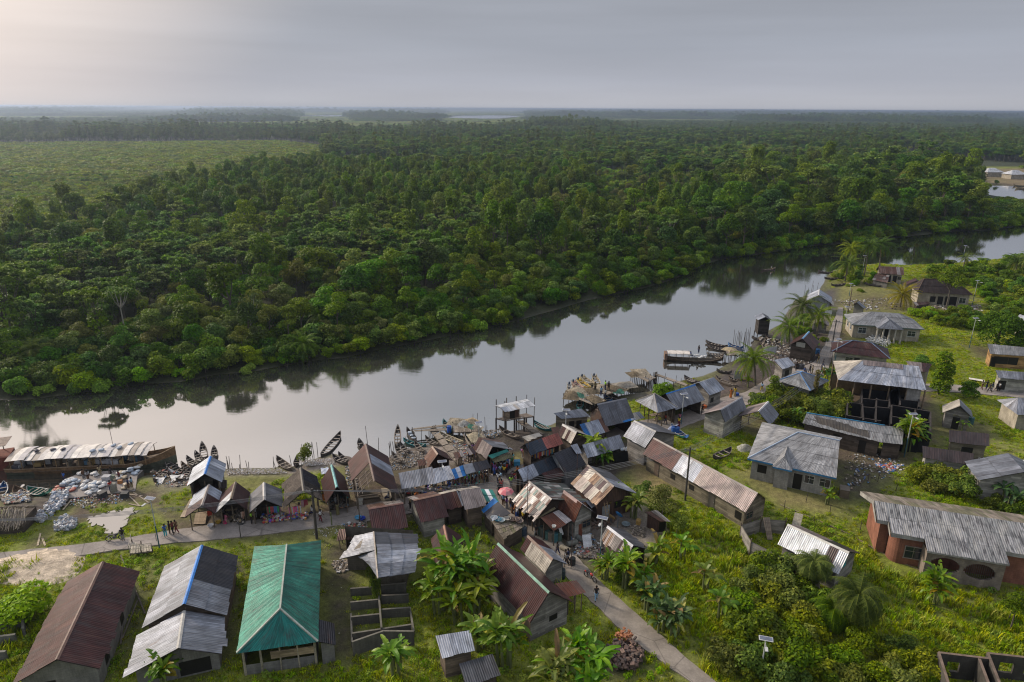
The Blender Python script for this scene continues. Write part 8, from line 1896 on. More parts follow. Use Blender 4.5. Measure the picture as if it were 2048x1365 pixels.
# ------ goods and small things
def bits(name,zm,poly,n,sizes,cols,label,cat,z=.05,flat=.3,lay=.0,kind='stuff',up=0.0):
 P=[(ZM[zm][0]+x*ZM[zm][2],ZM[zm][1]+y*ZM[zm][2])for x,y in poly];Pw=wpoly(P);xs=[a for a,b in Pw];ys=[b for a,b in Pw];m=MB();k=0;tr=0
 while k<n and tr<n*30:
  tr+=1;x,y=random.uniform(min(xs),max(xs)),random.uniform(min(ys),max(ys))
  if not in_poly(np.array([x]),np.array([y]),Pw)[0]:continue
  s=random.uniform(*sizes);zz=z+random.random()*lay
  m.box((x,y,zz+s*flat*.5),(s,s*random.uniform(.3,.9),s*flat),random.choice(cols),rot=Euler((random.uniform(-.4,.4),random.uniform(-.4,.4),random.uniform(0,6.28))).to_matrix(),taper=random.uniform(.5,1));k+=1
 c=Vector((sum(xs)/len(xs),sum(ys)/len(ys),0));o=m.build(name,'painted',origin=c);return tag(o,label,cat,kind=kind)
LIT=[(.5,.5,.5),(.4,.4,.42),(.30,.25,.2),(.10,.22,.38),(.12,.09,.07),(.38,.30,.22),(.05,.05,.06),(.45,.42,.3),(.25,.25,.26),(.35,.1,.08)]
DR=[(.17,.14,.11),(.12,.10,.08),(.22,.18,.14),(.08,.065,.055),(.28,.24,.2)]
for a in(('b',[(0,560),(600,560),(560,760),(100,800)],260,(.06,.3),LIT+DR,'litter between the canoes by the landing'),('b',[(1050,540),(1750,520),(1900,600),(1050,620)],900,(.04,.17),[(.42,.38,.36),(.32,.28,.26),(.24,.2,.18)]+LIT[:3],'pale shells and rubbish along the bank'),('c',[(0,420),(440,390),(520,480),(60,500)],700,(.04,.17),[(.5,.46,.44),(.42,.38,.36),(.35,.3,.28)]+LIT[:3],'pale shells and rubbish below the stakes'),('c',[(1220,350),(1660,280),(1720,420),(1500,520),(1260,560)],1100,(.04,.22),DR*3+LIT[:4],'shells, sticks and rubbish around the beached canoes'),('c',[(620,500),(760,560),(800,850),(650,800)],260,(.06,.35),DR+LIT[:4],'wood scraps beside the tall brown shed'),('d',[(130,600),(420,680),(640,900),(560,960),(300,900)],900,(.05,.26),DR+DR+LIT,'rubbish and baskets between the walkway and the market'),('d',[(560,500),(800,470),(820,560),(700,600)],200,(.06,.3),LIT[:4]+DR,'rubbish at the water behind the nets'),('e',[(1780,880),(2048,860),(2200,1060),(2250,1250),(1850,1180)],620,(.05,.45),DR+LIT,'rubbish heap and scrap wood beside the path'),('q4',[(-30,1000),(90,1000),(60,1080),(-60,1090)],120,(.08,.5),[(.06,.045,.04),(.10,.07,.06),(.14,.09,.07)],'dark firewood pieces by the rusty house'),('g',[(1080,1040),(1300,1060),(1300,1200),(1120,1160)],120,(.05,.35),DR,'sticks and litter behind the striped shed'),('q5',[(400,950),(560,940),(740,1000),(700,1060),(480,1120),(420,1150)],330,(.05,.34),DR+LIT[3:7]+LIT[:2]+[(.08,.12,.25),(.3,.3,.3)],'rubbish strewn beside the grey block house'),('q5',[(560,1000),(720,1010),(640,1060)],120,(.1,.5),[(.35,.1,.07),(.45,.42,.4),(.05,.15,.4)],'coloured rubbish in the yard'),('a',[(1000,930),(1700,870),(1750,980),(1200,1080),(950,1030)],300,(.05,.25),LIT,'litter on the mud beside the landing'),('a',[(0,900),(380,850),(420,980),(60,1020)],420,(.08,.4),DR+LIT,'rubbish and wood beside the boats at the left'),('i',[(540,330),(920,300),(920,480),(760,480)],260,(.06,.3),LIT+DR,'rubbish beside the blue-walled hut'),('i',[(430,840),(660,820),(660,980),(500,1000)],200,(.06,.35),DR+LIT[:3],'rubble beside the block cells'),('i',[(160,350),(600,330),(560,500),(200,520)],110,(.05,.18),LIT[:3]+[(.45,.42,.2)],'small litter on the grass by the path'),('h',[(1100,420),(1750,380),(1900,430),(1700,520),(1300,470)],260,(.08,.5),DR+LIT[:3],'driftwood and scraps along the muddy bank'),('m',[(100,380),(560,420),(560,620),(300,600)],260,(.08,.5),DR+LIT[:3],'driftwood below the outhouse'),('j',[(1150,1100),(2000,1060),(2048,1230),(1350,1240)],260,(.08,.6),DR+LIT[:3],'scrap wood on the ground past the boathouse'),('k',[(760,1180),(1450,1170),(1500,1260),(900,1230)],200,(.1,.8),[(.45,.44,.42),(.3,.28,.26)]+DR,'boards and scrap before the wide dark brown house'),('m',[(560,640),(800,620),(850,760),(600,740)],120,(.08,.4),DR+LIT[:3],'scraps along the path by the silver roofed hut'),('q3',[(440,540),(600,540),(560,600),(470,600)],60,(.05,.2),LIT,'litter on the path junction')):
 bits('litter',a[0],a[1],a[2],a[3],a[4],a[5],'litter')
GDS=[(.5,.12,.25),(.15,.08,.4),(.5,.5,.55),(.08,.15,.5),(.5,.3,.1),(.1,.35,.3),(.6,.6,.6),(.45,.05,.05),(.06,.06,.08),(.4,.35,.2)]
for a in(('b',[(1525,1190),(1990,1170),(2048,1230),(1560,1300)],330,(.08,.38),GDS,'heap of coloured clothes spread on the path edge'),('b',[(1180,1130),(1280,1110),(1290,1240),(1180,1250)],60,(.1,.4),DR,'goods on the ground of the brown stall'),('b',[(990,1200),(1290,1160),(1280,1280),(1000,1290)],110,(.1,.4),[(.45,.35,.2),(.5,.45,.4)]+DR,'baskets and goods before the brown stall'),('c',[(0,1170),(105,1160),(110,1240),(0,1250)],70,(.1,.3),GDS,'goods laid out in a dark tray on the path'),('c',[(390,960),(640,960),(640,1090),(400,1100)],170,(.1,.45),[(.5,.5,.5),(.5,.3,.2),(.1,.2,.3),(.4,.35,.3)]+DR,'goods before the steep stall'),('c',[(1420,790),(2048,700),(2048,850),(1440,900)],420,(.08,.4),GDS+DR+[(.03,.1,.45)],'goods spread below the dull grey awning'),('d',[(60,1160),(640,1080),(650,1200),(430,1250),(60,1280)],420,(.08,.42),GDS+DR+[(.03,.1,.45),(.03,.12,.5)],'goods spread below the blue and black awnings'),('d',[(1120,780),(1500,740),(1560,800),(1300,900),(1130,930)],260,(.1,.4),GDS+DR,'clothes and goods heaped at the salmon roofed stall'),('d',[(690,880),(1000,900),(980,1000),(720,1000)],200,(.1,.4),GDS+DR,'goods heaped at the straw-heaped stall'),('d',[(960,1080),(1200,1060),(1220,1180),(1060,1180)],160,(.1,.4),GDS+DR,'goods below the silver market roof'),('e',[(700,600),(960,560),(1120,660),(1100,720),(860,740),(700,700)],0,(.1,.3),GDS,'x')):
 if a[2]:bits('market_goods',a[0],a[1],a[2],a[3],a[4],a[5],'goods',lay=.35,flat=.5)
for poly,n,lab in(([(600,1110),(760,900),(940,870),(920,1010),(800,1120),(700,1190)],420,'long heap of small pale bags beside the dirt ramp'),([(470,1190),(600,1150),(660,1230),(560,1290),(480,1250)],150,'small heap of pale blue bags in the grass'),([(740,1330),(880,1210),(1050,1260),(1040,1360),(900,1400),(760,1390)],300,'low heap of pale bags beside the puddle')):
 bits('bag_heap','a',poly,n,(.22,.42),[(.42,.44,.48),(.34,.36,.42),(.5,.5,.5),(.36,.32,.30),(.28,.34,.42)],lab,'bags',lay=.55,flat=.55)
sack_pile('a',1000,740,26,1.7,['bluewhite','white'],'bluish-white sack in the left pile on the landing','left pile of sacks on the landing');sack_pile('a',1300,800,34,1.9,['white','bluewhite','white'],'white sack in the middle pile on the landing','middle pile of sacks on the landing')
sack_pile('a',860,830,12,1.3,['dark','tan','red'],'dark sack piled left of the white sacks','dark sacks on the landing');sack_pile('a',1790,590,8,.8,['bluewhite'],'pale blue sack near the barge bow','sacks near the barge bow');sack_pile('a',1670,610,6,.6,['white','tan'],'pale sack stacked upright near the barge bow','stacked sacks near the barge bow');sack_pile('a',1890,530,6,.8,['tan','white'],'big round grey bale at the barge bow','bales at the barge bow');sack_pile('a',1150,610,4,.6,['white'],'white sack being carried beside the barge','sacks beside the barge');sack_pile('a',1290,620,4,.6,['white','tan'],'pale sack on the apron edge by the barge','sacks on the apron edge');sack_pile('a',1750,800,7,.9,['tan'],'tan sack at the right end of the landing','tan sacks on the landing');sack_pile('a',1640,690,5,1.0,['tan','white'],'pale sack in the row behind the drum','sacks behind the drum')
sack_pile('f',1070,1120,8,1.2,['white','bluewhite'],'white bundle beside the black netting of the silver shop','bundles by the silver shop');sack_pile('b',1770,1190,5,.6,['white'],'white bag on the heap of coloured clothes','bags by the clothes heap')
bits('shell_heap','m',[(1560,450),(1660,395),(1800,400),(1920,470),(1880,510),(1640,470)],520,(.15,.35),[(.55,.56,.56),(.45,.48,.5),(.6,.6,.58)],'heap of white stones behind the brown hipped house','stone heap',lay=.9)
bits('firewood_heap','q7',[(520,1190),(600,1110),(720,1120),(790,1200),(720,1290),(600,1290)],330,(.2,.5),[(.16,.10,.08),(.11,.075,.06),(.20,.13,.10),(.08,.06,.055)],'heap of split firewood beside the concrete path','firewood',lay=.7)
bits('firewood_heap','q7',[(590,1090),(650,1060),(720,1090),(660,1130)],110,(.15,.3),[(.42,.17,.08),(.34,.14,.07)],'orange wood chips on top of the firewood heap','wood chips',lay=.6,z=.3)
def board(a,b_,w,c,label,z=.06,grp='loose boards'):
 a=Vector(a);b_=Vector(b_);u=(b_-a);L=u.length;u.normalize();s_=u.cross(Vector((0,0,1))).normalized();n_=s_.cross(u)
 m=MB();m.box((a+b_)/2,(L,w,.045),jit(c,.15),rot=Matrix((u,s_,n_)).transposed());o=m.build('board','wood',origin=(a+b_)/2);tag(o,label,'board',grp)
for k in range(8):board(W('c',1125+16*k,800,.12+.02*k),W('c',1160+16*k,965,.12+.02*k),.28,(.30,.26,.2),'pale board in the stack beside the seated people',grp='boards beside the seated people')
for x1,y1,x2,y2 in((800,935,1100,905),(1330,815,1400,945),(1070,860,1140,975),(1360,820,1420,945),(1290,850,1300,950)):board(W('c',x1,y1,.1),W('c',x2,y2,.1),.32,(.27,.22,.16),'loose board on the ground behind the brown roofed hut',grp='boards behind the brown roofed hut')
for k in range(6):board(W('b',620+22*k,1285,.08),W('b',655+20*k,1120,.35),.42,(.38,.29,.2),'tan plank laid as floor before the first market stall',grp='floor planks of the first stall')
for k in range(3):board(W('b',430+18*k,1190,.1),W('b',570+12*k,940,.2),.3,(.36,.29,.21),'long tan plank beside the first market stall',grp='long planks by the first stall')
for x1,y1,x2,y2 in((1820,850,2040,1000),(1760,880,1950,905),(1700,840,1900,1030),(1760,1010,1920,1040)):board(W('a',x1,y1,.1),W('a',x2,y2,.1),.14,(.28,.23,.18),'long pale pole lying beside the landing',grp='poles beside the landing')
for x1,y1,x2,y2 in((1470,1370,1690,1275),(1300,1290,1400,1180),(560,1150,640,1140)):board(W('g',x1-1000,y1,.1),W('g',x2-1000,y2,.1),.2,(.32,.3,.27),'grey board lying on the rubbish by the path',grp='boards on the rubbish')
for x1,y1,x2,y2 in((215,575,200,640),(380,395,335,450),(225,600,240,640)):board(W('q1',x1,y1,.1),W('q1',x2,y2,.1),.18,(.34,.28,.2),'board along the dirt ramp beside the bag heap',grp='boards along the dirt ramp')
for k in range(4):board(W('q4',868+9*k,1020,2.2),W('q4',890+7*k,1140,.2),.16,(.22,.18,.14),'long stake leaning inside the plank-fenced yard',grp='stakes leaning in the yard')
board(W('q4',1035,1080,.6),W('q4',1055,1000,.9),.9,(.24,.22,.17),'mossy board standing behind the white-roofed plank house',grp=None)
board(W('l',1295,800,.3),W('l',1510,835,.3),.9,(.55,.52,.46),'pale board on trestles beside the right-hand path',grp=None)
for x1,y1,x2,y2 in((640,690,770,1000),(690,740,640,1160),(560,1100,690,930),(730,930,650,1130)):board(W('q1',x1,y1,.1),W('q1',x2,y2,.3),.12,(.12,.10,.085),'dark pole lying between the two long sheds',grp='poles between the long sheds')
def drum(zm,x,y,c,label,r=.30,h=.92,lying=False,z=0.02,name='drum'):
 p=W(zm,x,y,z);t=thing(name,label,'drum',(p.x,p.y,z),random.uniform(0,3));m=MB();pr=[(r*.94,0),(r,.03),(r,h*.32),(r*1.04,h*.34),(r,h*.36),(r,h*.64),(r*1.04,h*.66),(r,h*.68),(r,h-.03),(r*.9,h)]
 m.lathe((0,0,0),pr,c,14);o=m.build('shell','painted',t);m=MB();m.lathe((0,0,h),[(r*.9,0),(r*.86,.015)],tuple(q*.6 for q in c),14);m.build('lid','painted',t)
 if lying:t.rotation_euler=(R(90),0,random.uniform(0,3));t.location.z=r+z
for k,(x,y,c,lb)in enumerate(((1375,905,(.10,.16,.14),'dark green'),(1400,925,(.13,.14,.12),'grey-green'),(1435,945,(.03,.15,.25),'blue'),(1465,965,(.08,.17,.16),'teal'),(1508,990,(.20,.17,.14),'rusty brown'),(1572,1000,(.05,.17,.20),'teal-blue'),(1628,985,(.08,.13,.11),'dark grey-green'))):
 drum('e',x,y-15,c,'%s drum, %s in the row before the lean-to'%(lb,['first','second','third','fourth','fifth','sixth','last'][k]),.3,1.15)
drum('e',1850,930,(.14,.15,.14),'grey drum lying beside the lean-to post',lying=True,h=1.2);drum('e',1740,1050,(.15,.15,.13),'grey drum lying on the rubbish by the path',lying=True,h=1.2);drum('e',1650,1080,(.30,.26,.19),'tan drum lying on the path edge',lying=True,h=1.2);drum('e',1810,1300,(.04,.045,.045),'black drum standing at the path edge below the load carriers',h=.9)
drum('f',1690,870,(.02,.10,.38),'blue barrel beside the boat on the grass',.4,1.1);drum('f',1725,875,(.02,.09,.34),'second blue barrel beside the boat on the grass',.4,1.1);drum('d',125,510,(.02,.10,.45),'bright blue barrel beside the teal canoe',.32,1.0);drum('q3',858,1075,(.04,.06,.065),'dark drum behind the small cream-fronted house',.35,1.0);drum('a',1560,850,(.25,.24,.2),'pale drum on the landing beside the person in red',.4,1.2);drum('m',910,600,(.02,.12,.32),'blue drum beside the light blue ridged house',.5,1.0);drum('l',1770,1240,(.04,.16,.12),'green drum beside the edge house',.5,1.2);drum('q5',1072,790,(.04,.12,.13),'teal drum beside the small grey plank hut',.4,1.1);drum('e',1135,890,(.05,.08,.12),'dark blue drum beside the thatched hut',.4,1.0);drum('c',1950,760,(.1,.2,.3),'x',.3,.8)if False else None
for k in range(6):drum('m',620+18*k,800+8*(k%2),random.choice([(.03,.03,.035),(.06,.06,.07),(.1,.1,.11)]),'%s dark drum in the row beside the silver roofed hut'%['first','second','third','fourth','fifth','sixth'][k],.35,.9)
drum('q3',740,715,(.30,.29,.27),'pale basin drum by the alley',.3,.4)if False else None
pu=W('e',900,300,2.1);ut=thing('parasol','pink parasol standing over the alley entrance','parasol',(pu.x,pu.y,0));m=MB();n=8
for k in range(n):
 a0_,a1_=2*math.pi*k/n,2*math.pi*(k+1)/n;c=(.62,.16,.19)if k%2 else(.55,.25,.26)
 for r0_,z0_,r1_,z1_ in((.02,2.55,.55,2.42),(.55,2.42,.95,2.15)):m.face([(r0_*math.cos(a0_),r0_*math.sin(a0_),z0_),(r0_*math.cos(a1_),r0_*math.sin(a1_),z0_),(r1_*math.cos(a1_),r1_*math.sin(a1_),z1_),(r1_*math.cos(a0_),r1_*math.sin(a0_),z1_)],c)
m.build('canopy','painted',ut);m=MB();m.bar((0,0,0),(0,0,2.6),.025,(.3,.3,.3),6);m.build('pole','painted',ut)
def dish(zm,x,y,ty_,c,label):
 p=W(zm,x,y,0);H=top_z(p,ZM[zm][1]+ty_*ZM[zm][2],.5,4);t=thing('satellite_dish',label,'satellite dish',(p.x,p.y,0),2.3);m=MB();m.bar((0,0,0),(0,0,H),.04,(.1,.15,.2),6);m.build('pole','painted',t);m=MB();M=Matrix.Rotation(R(60),3,'X');n=14
 for(ra,za),(rb,zb)in zip([(0,0),(.2,.02),(.38,.08)],[(.2,.02),(.38,.08),(.5,.15)]):
  for k in range(n):A_=2*math.pi*k/n;B2=2*math.pi*(k+1)/n;m.face([M@Vector(q)+Vector((0,0,H))for q in((ra*math.cos(A_),ra*math.sin(A_),za),(rb*math.cos(A_),rb*math.sin(A_),zb),(rb*math.cos(B2),rb*math.sin(B2),zb),(ra*math.cos(B2),ra*math.sin(B2),za))],c,None,0,True)
 m.build('reflector','painted',t);m=MB();m.bar(M@Vector((0,-.45,.1))+Vector((0,0,H)),M@Vector((0,0,.55))+Vector((0,0,H)),.015,(.2,.2,.2));m.build('feed_arm','painted',t)
dish('g',922,1060,895,(.03,.17,.42),'blue satellite dish on a pole beside the plantains');dish('g',830,1010,930,(.40,.28,.12),'tan satellite dish beside the blue one')
def basin(zm,x,y,r,c,label,z=.05):p=W(zm,x,y,z);m=MB();m.lathe((0,0,0),[(r*.7,0),(r,.22),(r*.93,.22),(r*.62,.04)],c,14);o=m.build('basin','painted',origin=Vector((0,0,0)));o.location=(p.x,p.y,z);tag(o,label,'basin')
basin('g',1035,1028,.5,(.16,.2,.22),'grey basin on the ground beside the dishes');basin('e',1555,785,.24,(.6,.6,.58),'small white bowl on the rust-red lean-to roof',2.5);basin('i',795,255,.42,(.10,.35,.55),'light blue ball-shaped bundle on the path edge',.12);basin('i',850,265,.4,(.02,.06,.42),'dark blue basin on the path edge',.12);basin('b',830,1320,.36,(.6,.6,.62),'white bucket standing on the path',.12);basin('b',935,1270,.3,(.5,.33,.05),'yellow bucket before the brown stall',.06);basin('b',1032,1278,.3,(.6,.06,.18),'pink basin before the brown stall',.06);basin('b',1248,1280,.45,(.08,.09,.1),'dark grey tub at the corner of the brown stall',.06)
for k,(x,y,c)in enumerate(((860,640,(.22,.17,.14)),(990,690,(.12,.09,.08)),(1040,690,(.2,.14,.11)),(1090,715,(.14,.11,.10)),(920,680,(.34,.32,.28)),(790,690,(.05,.2,.3)),(840,700,(.35,.42,.45)),(740,670,(.5,.52,.52)))):basin('e',x,y,.42,c,'%s basin or mat drying on the thatched roof'%['brown','black','reddish','charcoal','cream','blue','pale blue','white'][k],2.28)
def motorbike(zm,x,y,rz,c,label):
 p=W(zm,x,y,.1);t=thing('motorbike',label,'motorbike',(p.x,p.y,.1),rz)
 for wx in(-.62,.62):
  m=MB();n=16
  for k in range(n):
   A_,B2=2*math.pi*k/n,2*math.pi*(k+1)/n
   m.bar((wx+.27*math.cos(A_),0,.3+.27*math.sin(A_)),(wx+.27*math.cos(B2),0,.3+.27*math.sin(B2)),.045,(.02,.02,.02),6)
  m.bar((wx,-.05,.3),(wx,.05,.3),.05,(.3,.3,.3),8)
  for k in range(6):m.bar((wx,0,.3),(wx+.26*math.cos(k),0,.3+.26*math.sin(k)),.008,(.3,.3,.3),3)
  m.build('wheel','painted',t)
 m=MB();m.bar((-.62,0,.3),(-.1,0,.45),.035,(.1,.1,.1));m.bar((-.1,0,.45),(.4,0,.85),.04,(.1,.1,.1));m.bar((.62,0,.3),(.42,0,.95),.035,(.25,.25,.25));m.box((0,0,.42),(.34,.22,.3),(.12,.12,.12));m.bar((-.1,.14,.3),(-.7,.14,.38),.04,(.3,.3,.3));m.build('frame','painted',t)
 m=MB();m.lathe((.16,0,.68),[(.10,-.06),(.15,0),(.14,.1),(.05,.16)],c,8,0,(1.5,.9));m.box((-.62,0,.64),(.3,.16,.05),c);m.build('tank','painted',t);m=MB();m.box((-.27,0,.75),(.6,.24,.09),(.03,.03,.03));m.build('seat','painted',t);m=MB();m.bar((.4,-.32,1.0),(.4,.32,1.0),.02,(.2,.2,.2));m.build('handlebar','painted',t)
motorbike('q1',612,612,.3,(.05,.05,.06),'dark motorbike parked on the path by the puddle');motorbike('q3',1008,1085,-.9,(.45,.03,.02),'red motorbike parked beside the plantains');motorbike('p',2008,778,.4,(.35,.03,.03),'red motorbike parked at the low shop');motorbike('p',650,742,.1,(.1,.1,.1),'x')if False else None
pc=W('q5',1125,990);ch=thing('plastic_chair','white plastic armchair beside the maroon-roofed hut','chair',(pc.x,pc.y,0),.5)
m=MB();m.box((0,0,.42),(.5,.5,.04),(.6,.6,.6));m.build('seat','painted',ch);m=MB();m.box((0,.24,.68),(.5,.04,.48),(.6,.6,.6));m.build('backrest','painted',ch)
for x,y in((-.22,-.22),(.22,-.22),(-.22,.22),(.22,.22)):m=MB();m.bar((x,y,0),(x*.9,y*.9,.42),.03,(.6,.6,.6));m.build('leg','painted',ch)
for x in(-.26,.26):m=MB();m.box((x,0,.62),(.05,.46,.03),(.6,.6,.6));m.bar((x,-.2,.42),(x,-.2,.62),.02,(.6,.6,.6));m.build('armrest','painted',ch)
def table(zm,x,y,w,d,rz,c,label,z=.02,h=.72):
 p=W(zm,x,y,z);t=thing('market_table',label,'table',(p.x,p.y,z),rz,'market tables');m=MB();m.box((0,0,h),(w,d,.05),c);m.build('table_top','wood',t)
 for sx in(-1,1):
  for sy in(-1,1):m=MB();m.bar((sx*(w/2-.08),sy*(d/2-.08),0),(sx*(w/2-.08),sy*(d/2-.08),h),.035,(.15,.12,.09));m.build('leg','wood',t)
for a in(('b',1110,1150,1.0,.7,.1,(.42,.33,.2),'tan table with a blue cloth in the brown stall'),('b',1160,1150,.7,.5,.4,(.40,.31,.19),'small tan table in the brown stall'),('b',1620,1140,1.6,.8,.1,(.2,.15,.1),'table below the clothes of the pale-ridged stall'),('e',865,395,.9,.7,.6,(.36,.28,.2),'small table at the alley entrance'),('e',935,465,.9,.6,.6,(.42,.38,.34),'pale table in the alley below the patchwork roof'),('e',1028,560,.8,.6,.6,(.36,.24,.15),'brown table in the alley below the patchwork roof'),('f',1420,670,1.4,.8,.4,(.25,.2,.15),'wooden table in the open-sided pavilion'),('c',1600,850,2.0,.8,.1,(.22,.17,.12),'long table below the dull grey awning'),('c',1900,800,2.0,.8,.1,(.2,.16,.12),'long table below the bright white awning'),('d',500,1120,1.8,.8,.2,(.2,.16,.12),'long table below the black awning'),('d',1340,850,1.8,.8,.2,(.2,.16,.12),'table at the salmon roofed stall'),('q4',640,585,1.0,1.0,0,(.42,.36,.28),'round-topped wooden cable reel on the grass')):table(*a)
def garments(zm,x1,y1,x2,y2,z,n,cols,label,grp):
 a_,b_=W(zm,x1,y1,z),W(zm,x2,y2,z);u=(b_-a_).normalized();nn=Vector((-u.y,u.x,0));M=Matrix((u,nn,Vector((0,0,1)))).transposed()
 m=MB();m.bar(a_,b_,.02,(.12,.1,.08),4);o=m.build('clothes_rail','wood',origin=a_);tag(o,'rail carrying '+grp,'rail')
 for k in range(n):
  p=a_.lerp(b_,(k+.5)/n);c=jit(random.choice(cols),.2);h=random.uniform(.55,1.0);w=(b_-a_).length/n*.85;w=min(w,.5);m=MB()
  for s_ in(0,1):
   o_=nn*(.03 if s_ else-.03);m.face([p+o_+u*-w/2+Vector((0,0,-.02)),p+o_+u*w/2+Vector((0,0,-.02)),p+o_*1.8+u*w*.42+Vector((0,0,-h)),p+o_*1.8-u*w*.42+Vector((0,0,-h))],c)
  m.box(p+Vector((0,0,-.08)),(w*1.15,.07,.12),c,rot=M);o=m.build('garment','painted',origin=p);tag(o,label,'clothing',grp)
garments('b',1590,1050,1780,1035,1.9,8,[(.05,.35,.15),(.1,.2,.5),(.45,.1,.12),(.4,.4,.5),(.3,.1,.3)],'garment hanging in the pale-ridged stall','garments in the pale-ridged stall')
garments('b',1890,1060,2060,1035,2.0,9,[(.6,.1,.2),(.5,.05,.25),(.5,.25,.1),(.3,.35,.55),(.5,.5,.55),(.6,.15,.35)],'bright pink or red garment hanging under the draped stall','garments under the draped stall')
garments('c',10,960,100,935,1.9,5,[(.4,.04,.1),(.5,.3,.4),(.1,.25,.35),(.3,.03,.08)],'garment hanging at the right end of the draped stall','garments at the draped stall end')
garments('d',1130,760,1290,795,1.9,9,[(.5,.04,.04),(.55,.5,.5),(.3,.05,.1),(.1,.15,.3),(.6,.3,.1)],'garment hanging under the navy half roof','garments under the navy half roof')
garments('d',1290,800,1560,730,2.0,14,[(.5,.06,.06),(.06,.25,.35),(.45,.25,.35),(.55,.55,.55),(.5,.3,.1),(.08,.1,.3)],'garment hanging along the salmon roof edge','garments along the salmon roof')
garments('d',720,905,960,870,1.7,11,[(.05,.1,.4),(.4,.05,.1),(.1,.1,.12),(.1,.35,.5),(.5,.5,.5)],'garment hanging at the straw-heaped stall','garments at the straw-heaped stall')
garments('b',1235,1120,1290,1110,1.6,3,[(.4,.3,.25),(.35,.2,.15)],'brown garment hanging in the brown stall','garments in the brown stall')
def cloth_sheet(zm,quad,zs,c,name,label,cat):
 P=[W(zm,x,y,z)for(x,y),z in zip(quad,zs)];m=MB();n=6
 for i in range(n):
  for j in range(n):
   def f(u,v):q=P[0].lerp(P[1],u).lerp(P[3].lerp(P[2],u),v);return q+Vector((0,0,.06*math.sin(9*u+5*v)*math.sin(7*v+2)))
   a,b_,c_,d_=f(i/n,j/n),f((i+1)/n,j/n),f((i+1)/n,(j+1)/n),f(i/n,(j+1)/n);m.face([a,b_,c_,d_],jit(c,.04),None,0,True);m.face([q-Vector((0,0,.02))for q in(d_,c_,b_,a)],c,None,0,True)
 o=m.build(name,'painted',origin=P[0]);tag(o,label,cat)
cloth_sheet('b',[(775,1100),(860,1085),(880,1150),(790,1180)],(1.5,1.5,.5,.4),(.42,.05,.035),'red_cloth','red-orange cloth draped under the first market stall','cloth')
cloth_sheet('f',[(1640,770),(1760,740),(1700,800),(1575,835)],(1.0,1.1,.7,.6),(.6,.6,.68),'white_cloth','white cloth fluttering beside the blue barrels','cloth')
cloth_sheet('b',[(75,655),(210,650),(165,735),(130,750)],(.3,.3,.05,.05),(.55,.55,.55),'white_tarpaulin','white tarpaulin lying over a canoe near the landing','tarpaulin')
cloth_sheet('b',[(270,620),(470,612),(420,690),(300,700)],(.2,.2,.05,.05),(.52,.52,.52),'white_tarpaulin','white tarpaulin over the old canoe beside the grass','tarpaulin')
cloth_sheet('b',[(220,500),(330,560),(335,585),(290,580)],(.5,.3,.1,.1),(.5,.5,.52),'white_tarpaulin','narrow white sheet at the bow of a dark canoe','tarpaulin')
cloth_sheet('f',[(860,1130),(1060,1110),(1075,1250),(870,1270)],(1.9,1.9,.1,.1),(.015,.016,.018),'black_netting','black netting hung at the open front of the silver shop','netting')
cloth_sheet('q2',[(640,230),(680,225),(690,255),(645,262)],(.9,.9,.7,.7),(.42,.46,.55),'pale_tarpaulin','pale blue tarpaulin on the ground behind the steep stall','tarpaulin')
cloth_sheet('e',[(705,660),(770,620),(790,660),(715,700)],(2.6,2.7,2.5,2.45),(.55,.56,.58),'white_cloth','white cloth lying between the black tarpaulin and the thatch','cloth')
cloth_sheet('e',[(1620,800),(1660,790),(1690,880),(1650,890)],(1.9,1.9,.9,.9),(.6,.62,.64),'white_cloth','white cloth hanging at the corner of the lean-to','cloth')
cloth_sheet('e',[(1635,1240),(1690,1250),(1680,1340),(1640,1330)],(1.9,1.9,.8,.8),(.5,.5,.55),'white_cloth','white cloth hanging behind the cream-fronted house','cloth')
def signboard(zm,x,y,w,h,z,rz,c,label,line=(.2,.25,.4)):
 p=W(zm,x,y,0);t=thing('signboard',label,'signboard',(p.x,p.y,0),rz);m=MB();m.box((0,0,z),(w,.05,h),c);m.build('board','painted',t)
 for s_ in(-1,1):m=MB();m.bar((s_*w*.42,.04,0),(s_*w*.42,.04,z),.04,(.4,.4,.4));m.build('post','painted',t)
signboard('m',1052,150,1.5,1.1,1.9,0,(.5,.52,.54),'pale grey signboard beside the straight path')
signboard('h',1590,400,1.4,1.2,.9,.1,(.5,.52,.55),'pale panel standing on the muddy bank behind the palm');signboard('h',1660,400,1.8,1.3,.9,.1,(.42,.44,.46),'grey sheet standing on the muddy bank next to the pale panel');signboard('h',1200,740,1.6,1.5,.8,.1,(.36,.38,.38),'upright zinc sheet box under the wide palm')
pb=W('e',2010,980,.5);m=MB();m.box((0,0,0),(1.0,1.5,.05),(.55,.56,.58),rot=Euler((.7,.1,.2)).to_matrix());m.box((0,.1,.06),(.3,.3,.03),(.06,.07,.08),rot=Euler((.7,.1,.2)).to_matrix());o=m.build('broken_panel','painted',origin=Vector((0,0,0)));o.location=(pb.x,pb.y,.5);tag(o,'white broken panel lying tilted on the scrap wood','panel')
pl=W('g',800,1000);lt=thing('ladder','wooden ladder leaning behind the striped shed','ladder',(pl.x,pl.y,0),.6);m=MB()
for s_ in(-.22,.22):m.bar((s_,0,0),(s_,.7,2.4),.035,(.34,.24,.14))
for k in range(7):m.bar((-.22,.1*k+.05,.33*k+.2),(.22,.1*k+.05,.33*k+.2),.025,(.34,.24,.14))
m.build('rails_and_rungs','wood',lt)
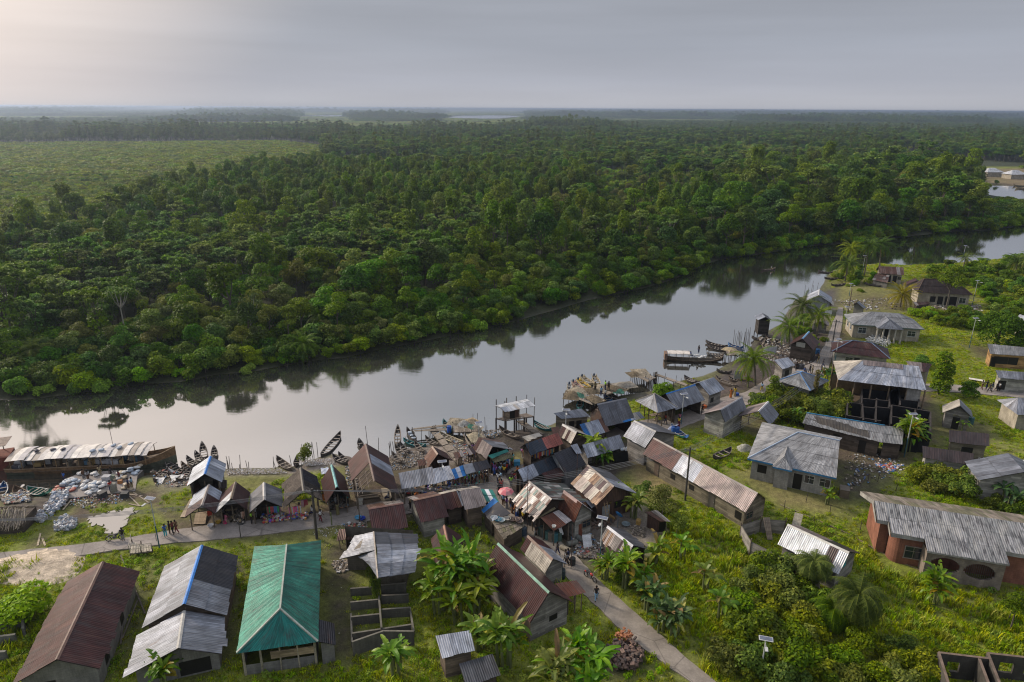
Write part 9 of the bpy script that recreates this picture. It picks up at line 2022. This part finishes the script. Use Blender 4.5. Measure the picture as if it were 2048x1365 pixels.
def crate(zm,x,y,s,c,label,z=.02):p=W(zm,x,y,z);m=MB();m.box((0,0,s*.4),(s,s*.8,s*.8),c);m.box((0,0,s*.82),(s*1.04,s*.84,.04),tuple(q*.8 for q in c));o=m.build('crate','painted',origin=Vector((0,0,0)));o.location=(p.x,p.y,z);o.rotation_euler.z=random.uniform(0,1.5);tag(o,label,'crate')
crate('g',1205,1010,.6,(.42,.26,.08),'orange plastic container on the ground near the ruined little hut');crate('h',785,1120,.6,(.5,.5,.5),'white container before the grey roofed shop');crate('h',785,1080,.5,(.46,.46,.46),'second white container behind the first before the shop');crate('h',740,1140,.6,(.5,.12,.03),'orange crate before the grey roofed shop');crate('h',625,1180,.7,(.04,.18,.14),'green container before the grey roofed shop');crate('h',1182,970,.6,(.03,.08,.35),'blue container on the grass by the orange-clad person');crate('d',570,880,.5,(.5,.33,.04),'yellow container beside the nets and baskets');crate('d',1050,960,.8,(.05,.28,.5),'light blue box beside the salmon roofed stall');crate('q5',530,930,.6,(.1,.2,.45),'blue and white tub before the long dark shed');crate('c',820,1010,.7,(.5,.48,.42),'white slab on the grass beside the path bend');crate('a',1465,700,.9,(.42,.43,.46),'white boxed stack beside the middle sacks',.12);crate('a',1530,680,.7,(.22,.26,.20),'greenish box beside the white boxed stack',.12);crate('a',1645,730,.5,(.36,.16,.06),'orange box on the landing',.12);crate('q1',545,385,.9,(.05,.05,.055),'dark engine-like box on the mud below the landing');crate('q1',665,385,.8,(.04,.045,.05),'black box under the poles beside the landing');crate('q6',400,375,1.3,(.16,.13,.1),'wooden chest at the corner of the grey block house')
for x,y in((200,410),(325,475),(245,530),(487,560),(575,670),(85,455),(505,240),(580,300),(530,300),(675,350),(1265,1050),(835,20)):
 p=W('q6',x,y);stake((p.x,p.y,.25),.55,'thin fence stake on the lawn around the red house','fence stakes of the lawn')
b=MB();tr=[G(*p_)for p_ in((1560,1010),(1620,1035),(1700,1070),(1760,1105),(1800,1125),(1860,1150))]
for x,y in zip(tr,tr[1:]):b.bar(x+Vector((0,0,.03)),y+Vector((0,0,.03)),.09,(.20,.17,.10))
o=b.build('path_edging','painted',origin=tr[0]);tag(o,kind='structure')
HAZE=.00018
# ------ haze
b=MB();b.box((0,20000,22),(88000,88000,51),(1,1,1))
hz=NT('haze');v=hz.n('ShaderNodeVolumePrincipled');v.inputs['Color'].default_value=(.42,.52,.70,1);v.inputs['Density'].default_value=HAZE
v.inputs['Anisotropy'].default_value=.55
hz.t.links.new(v.outputs[0],hz.out.inputs['Volume'])
ho=b.build('haze','haze');tag(ho,kind='stuff')
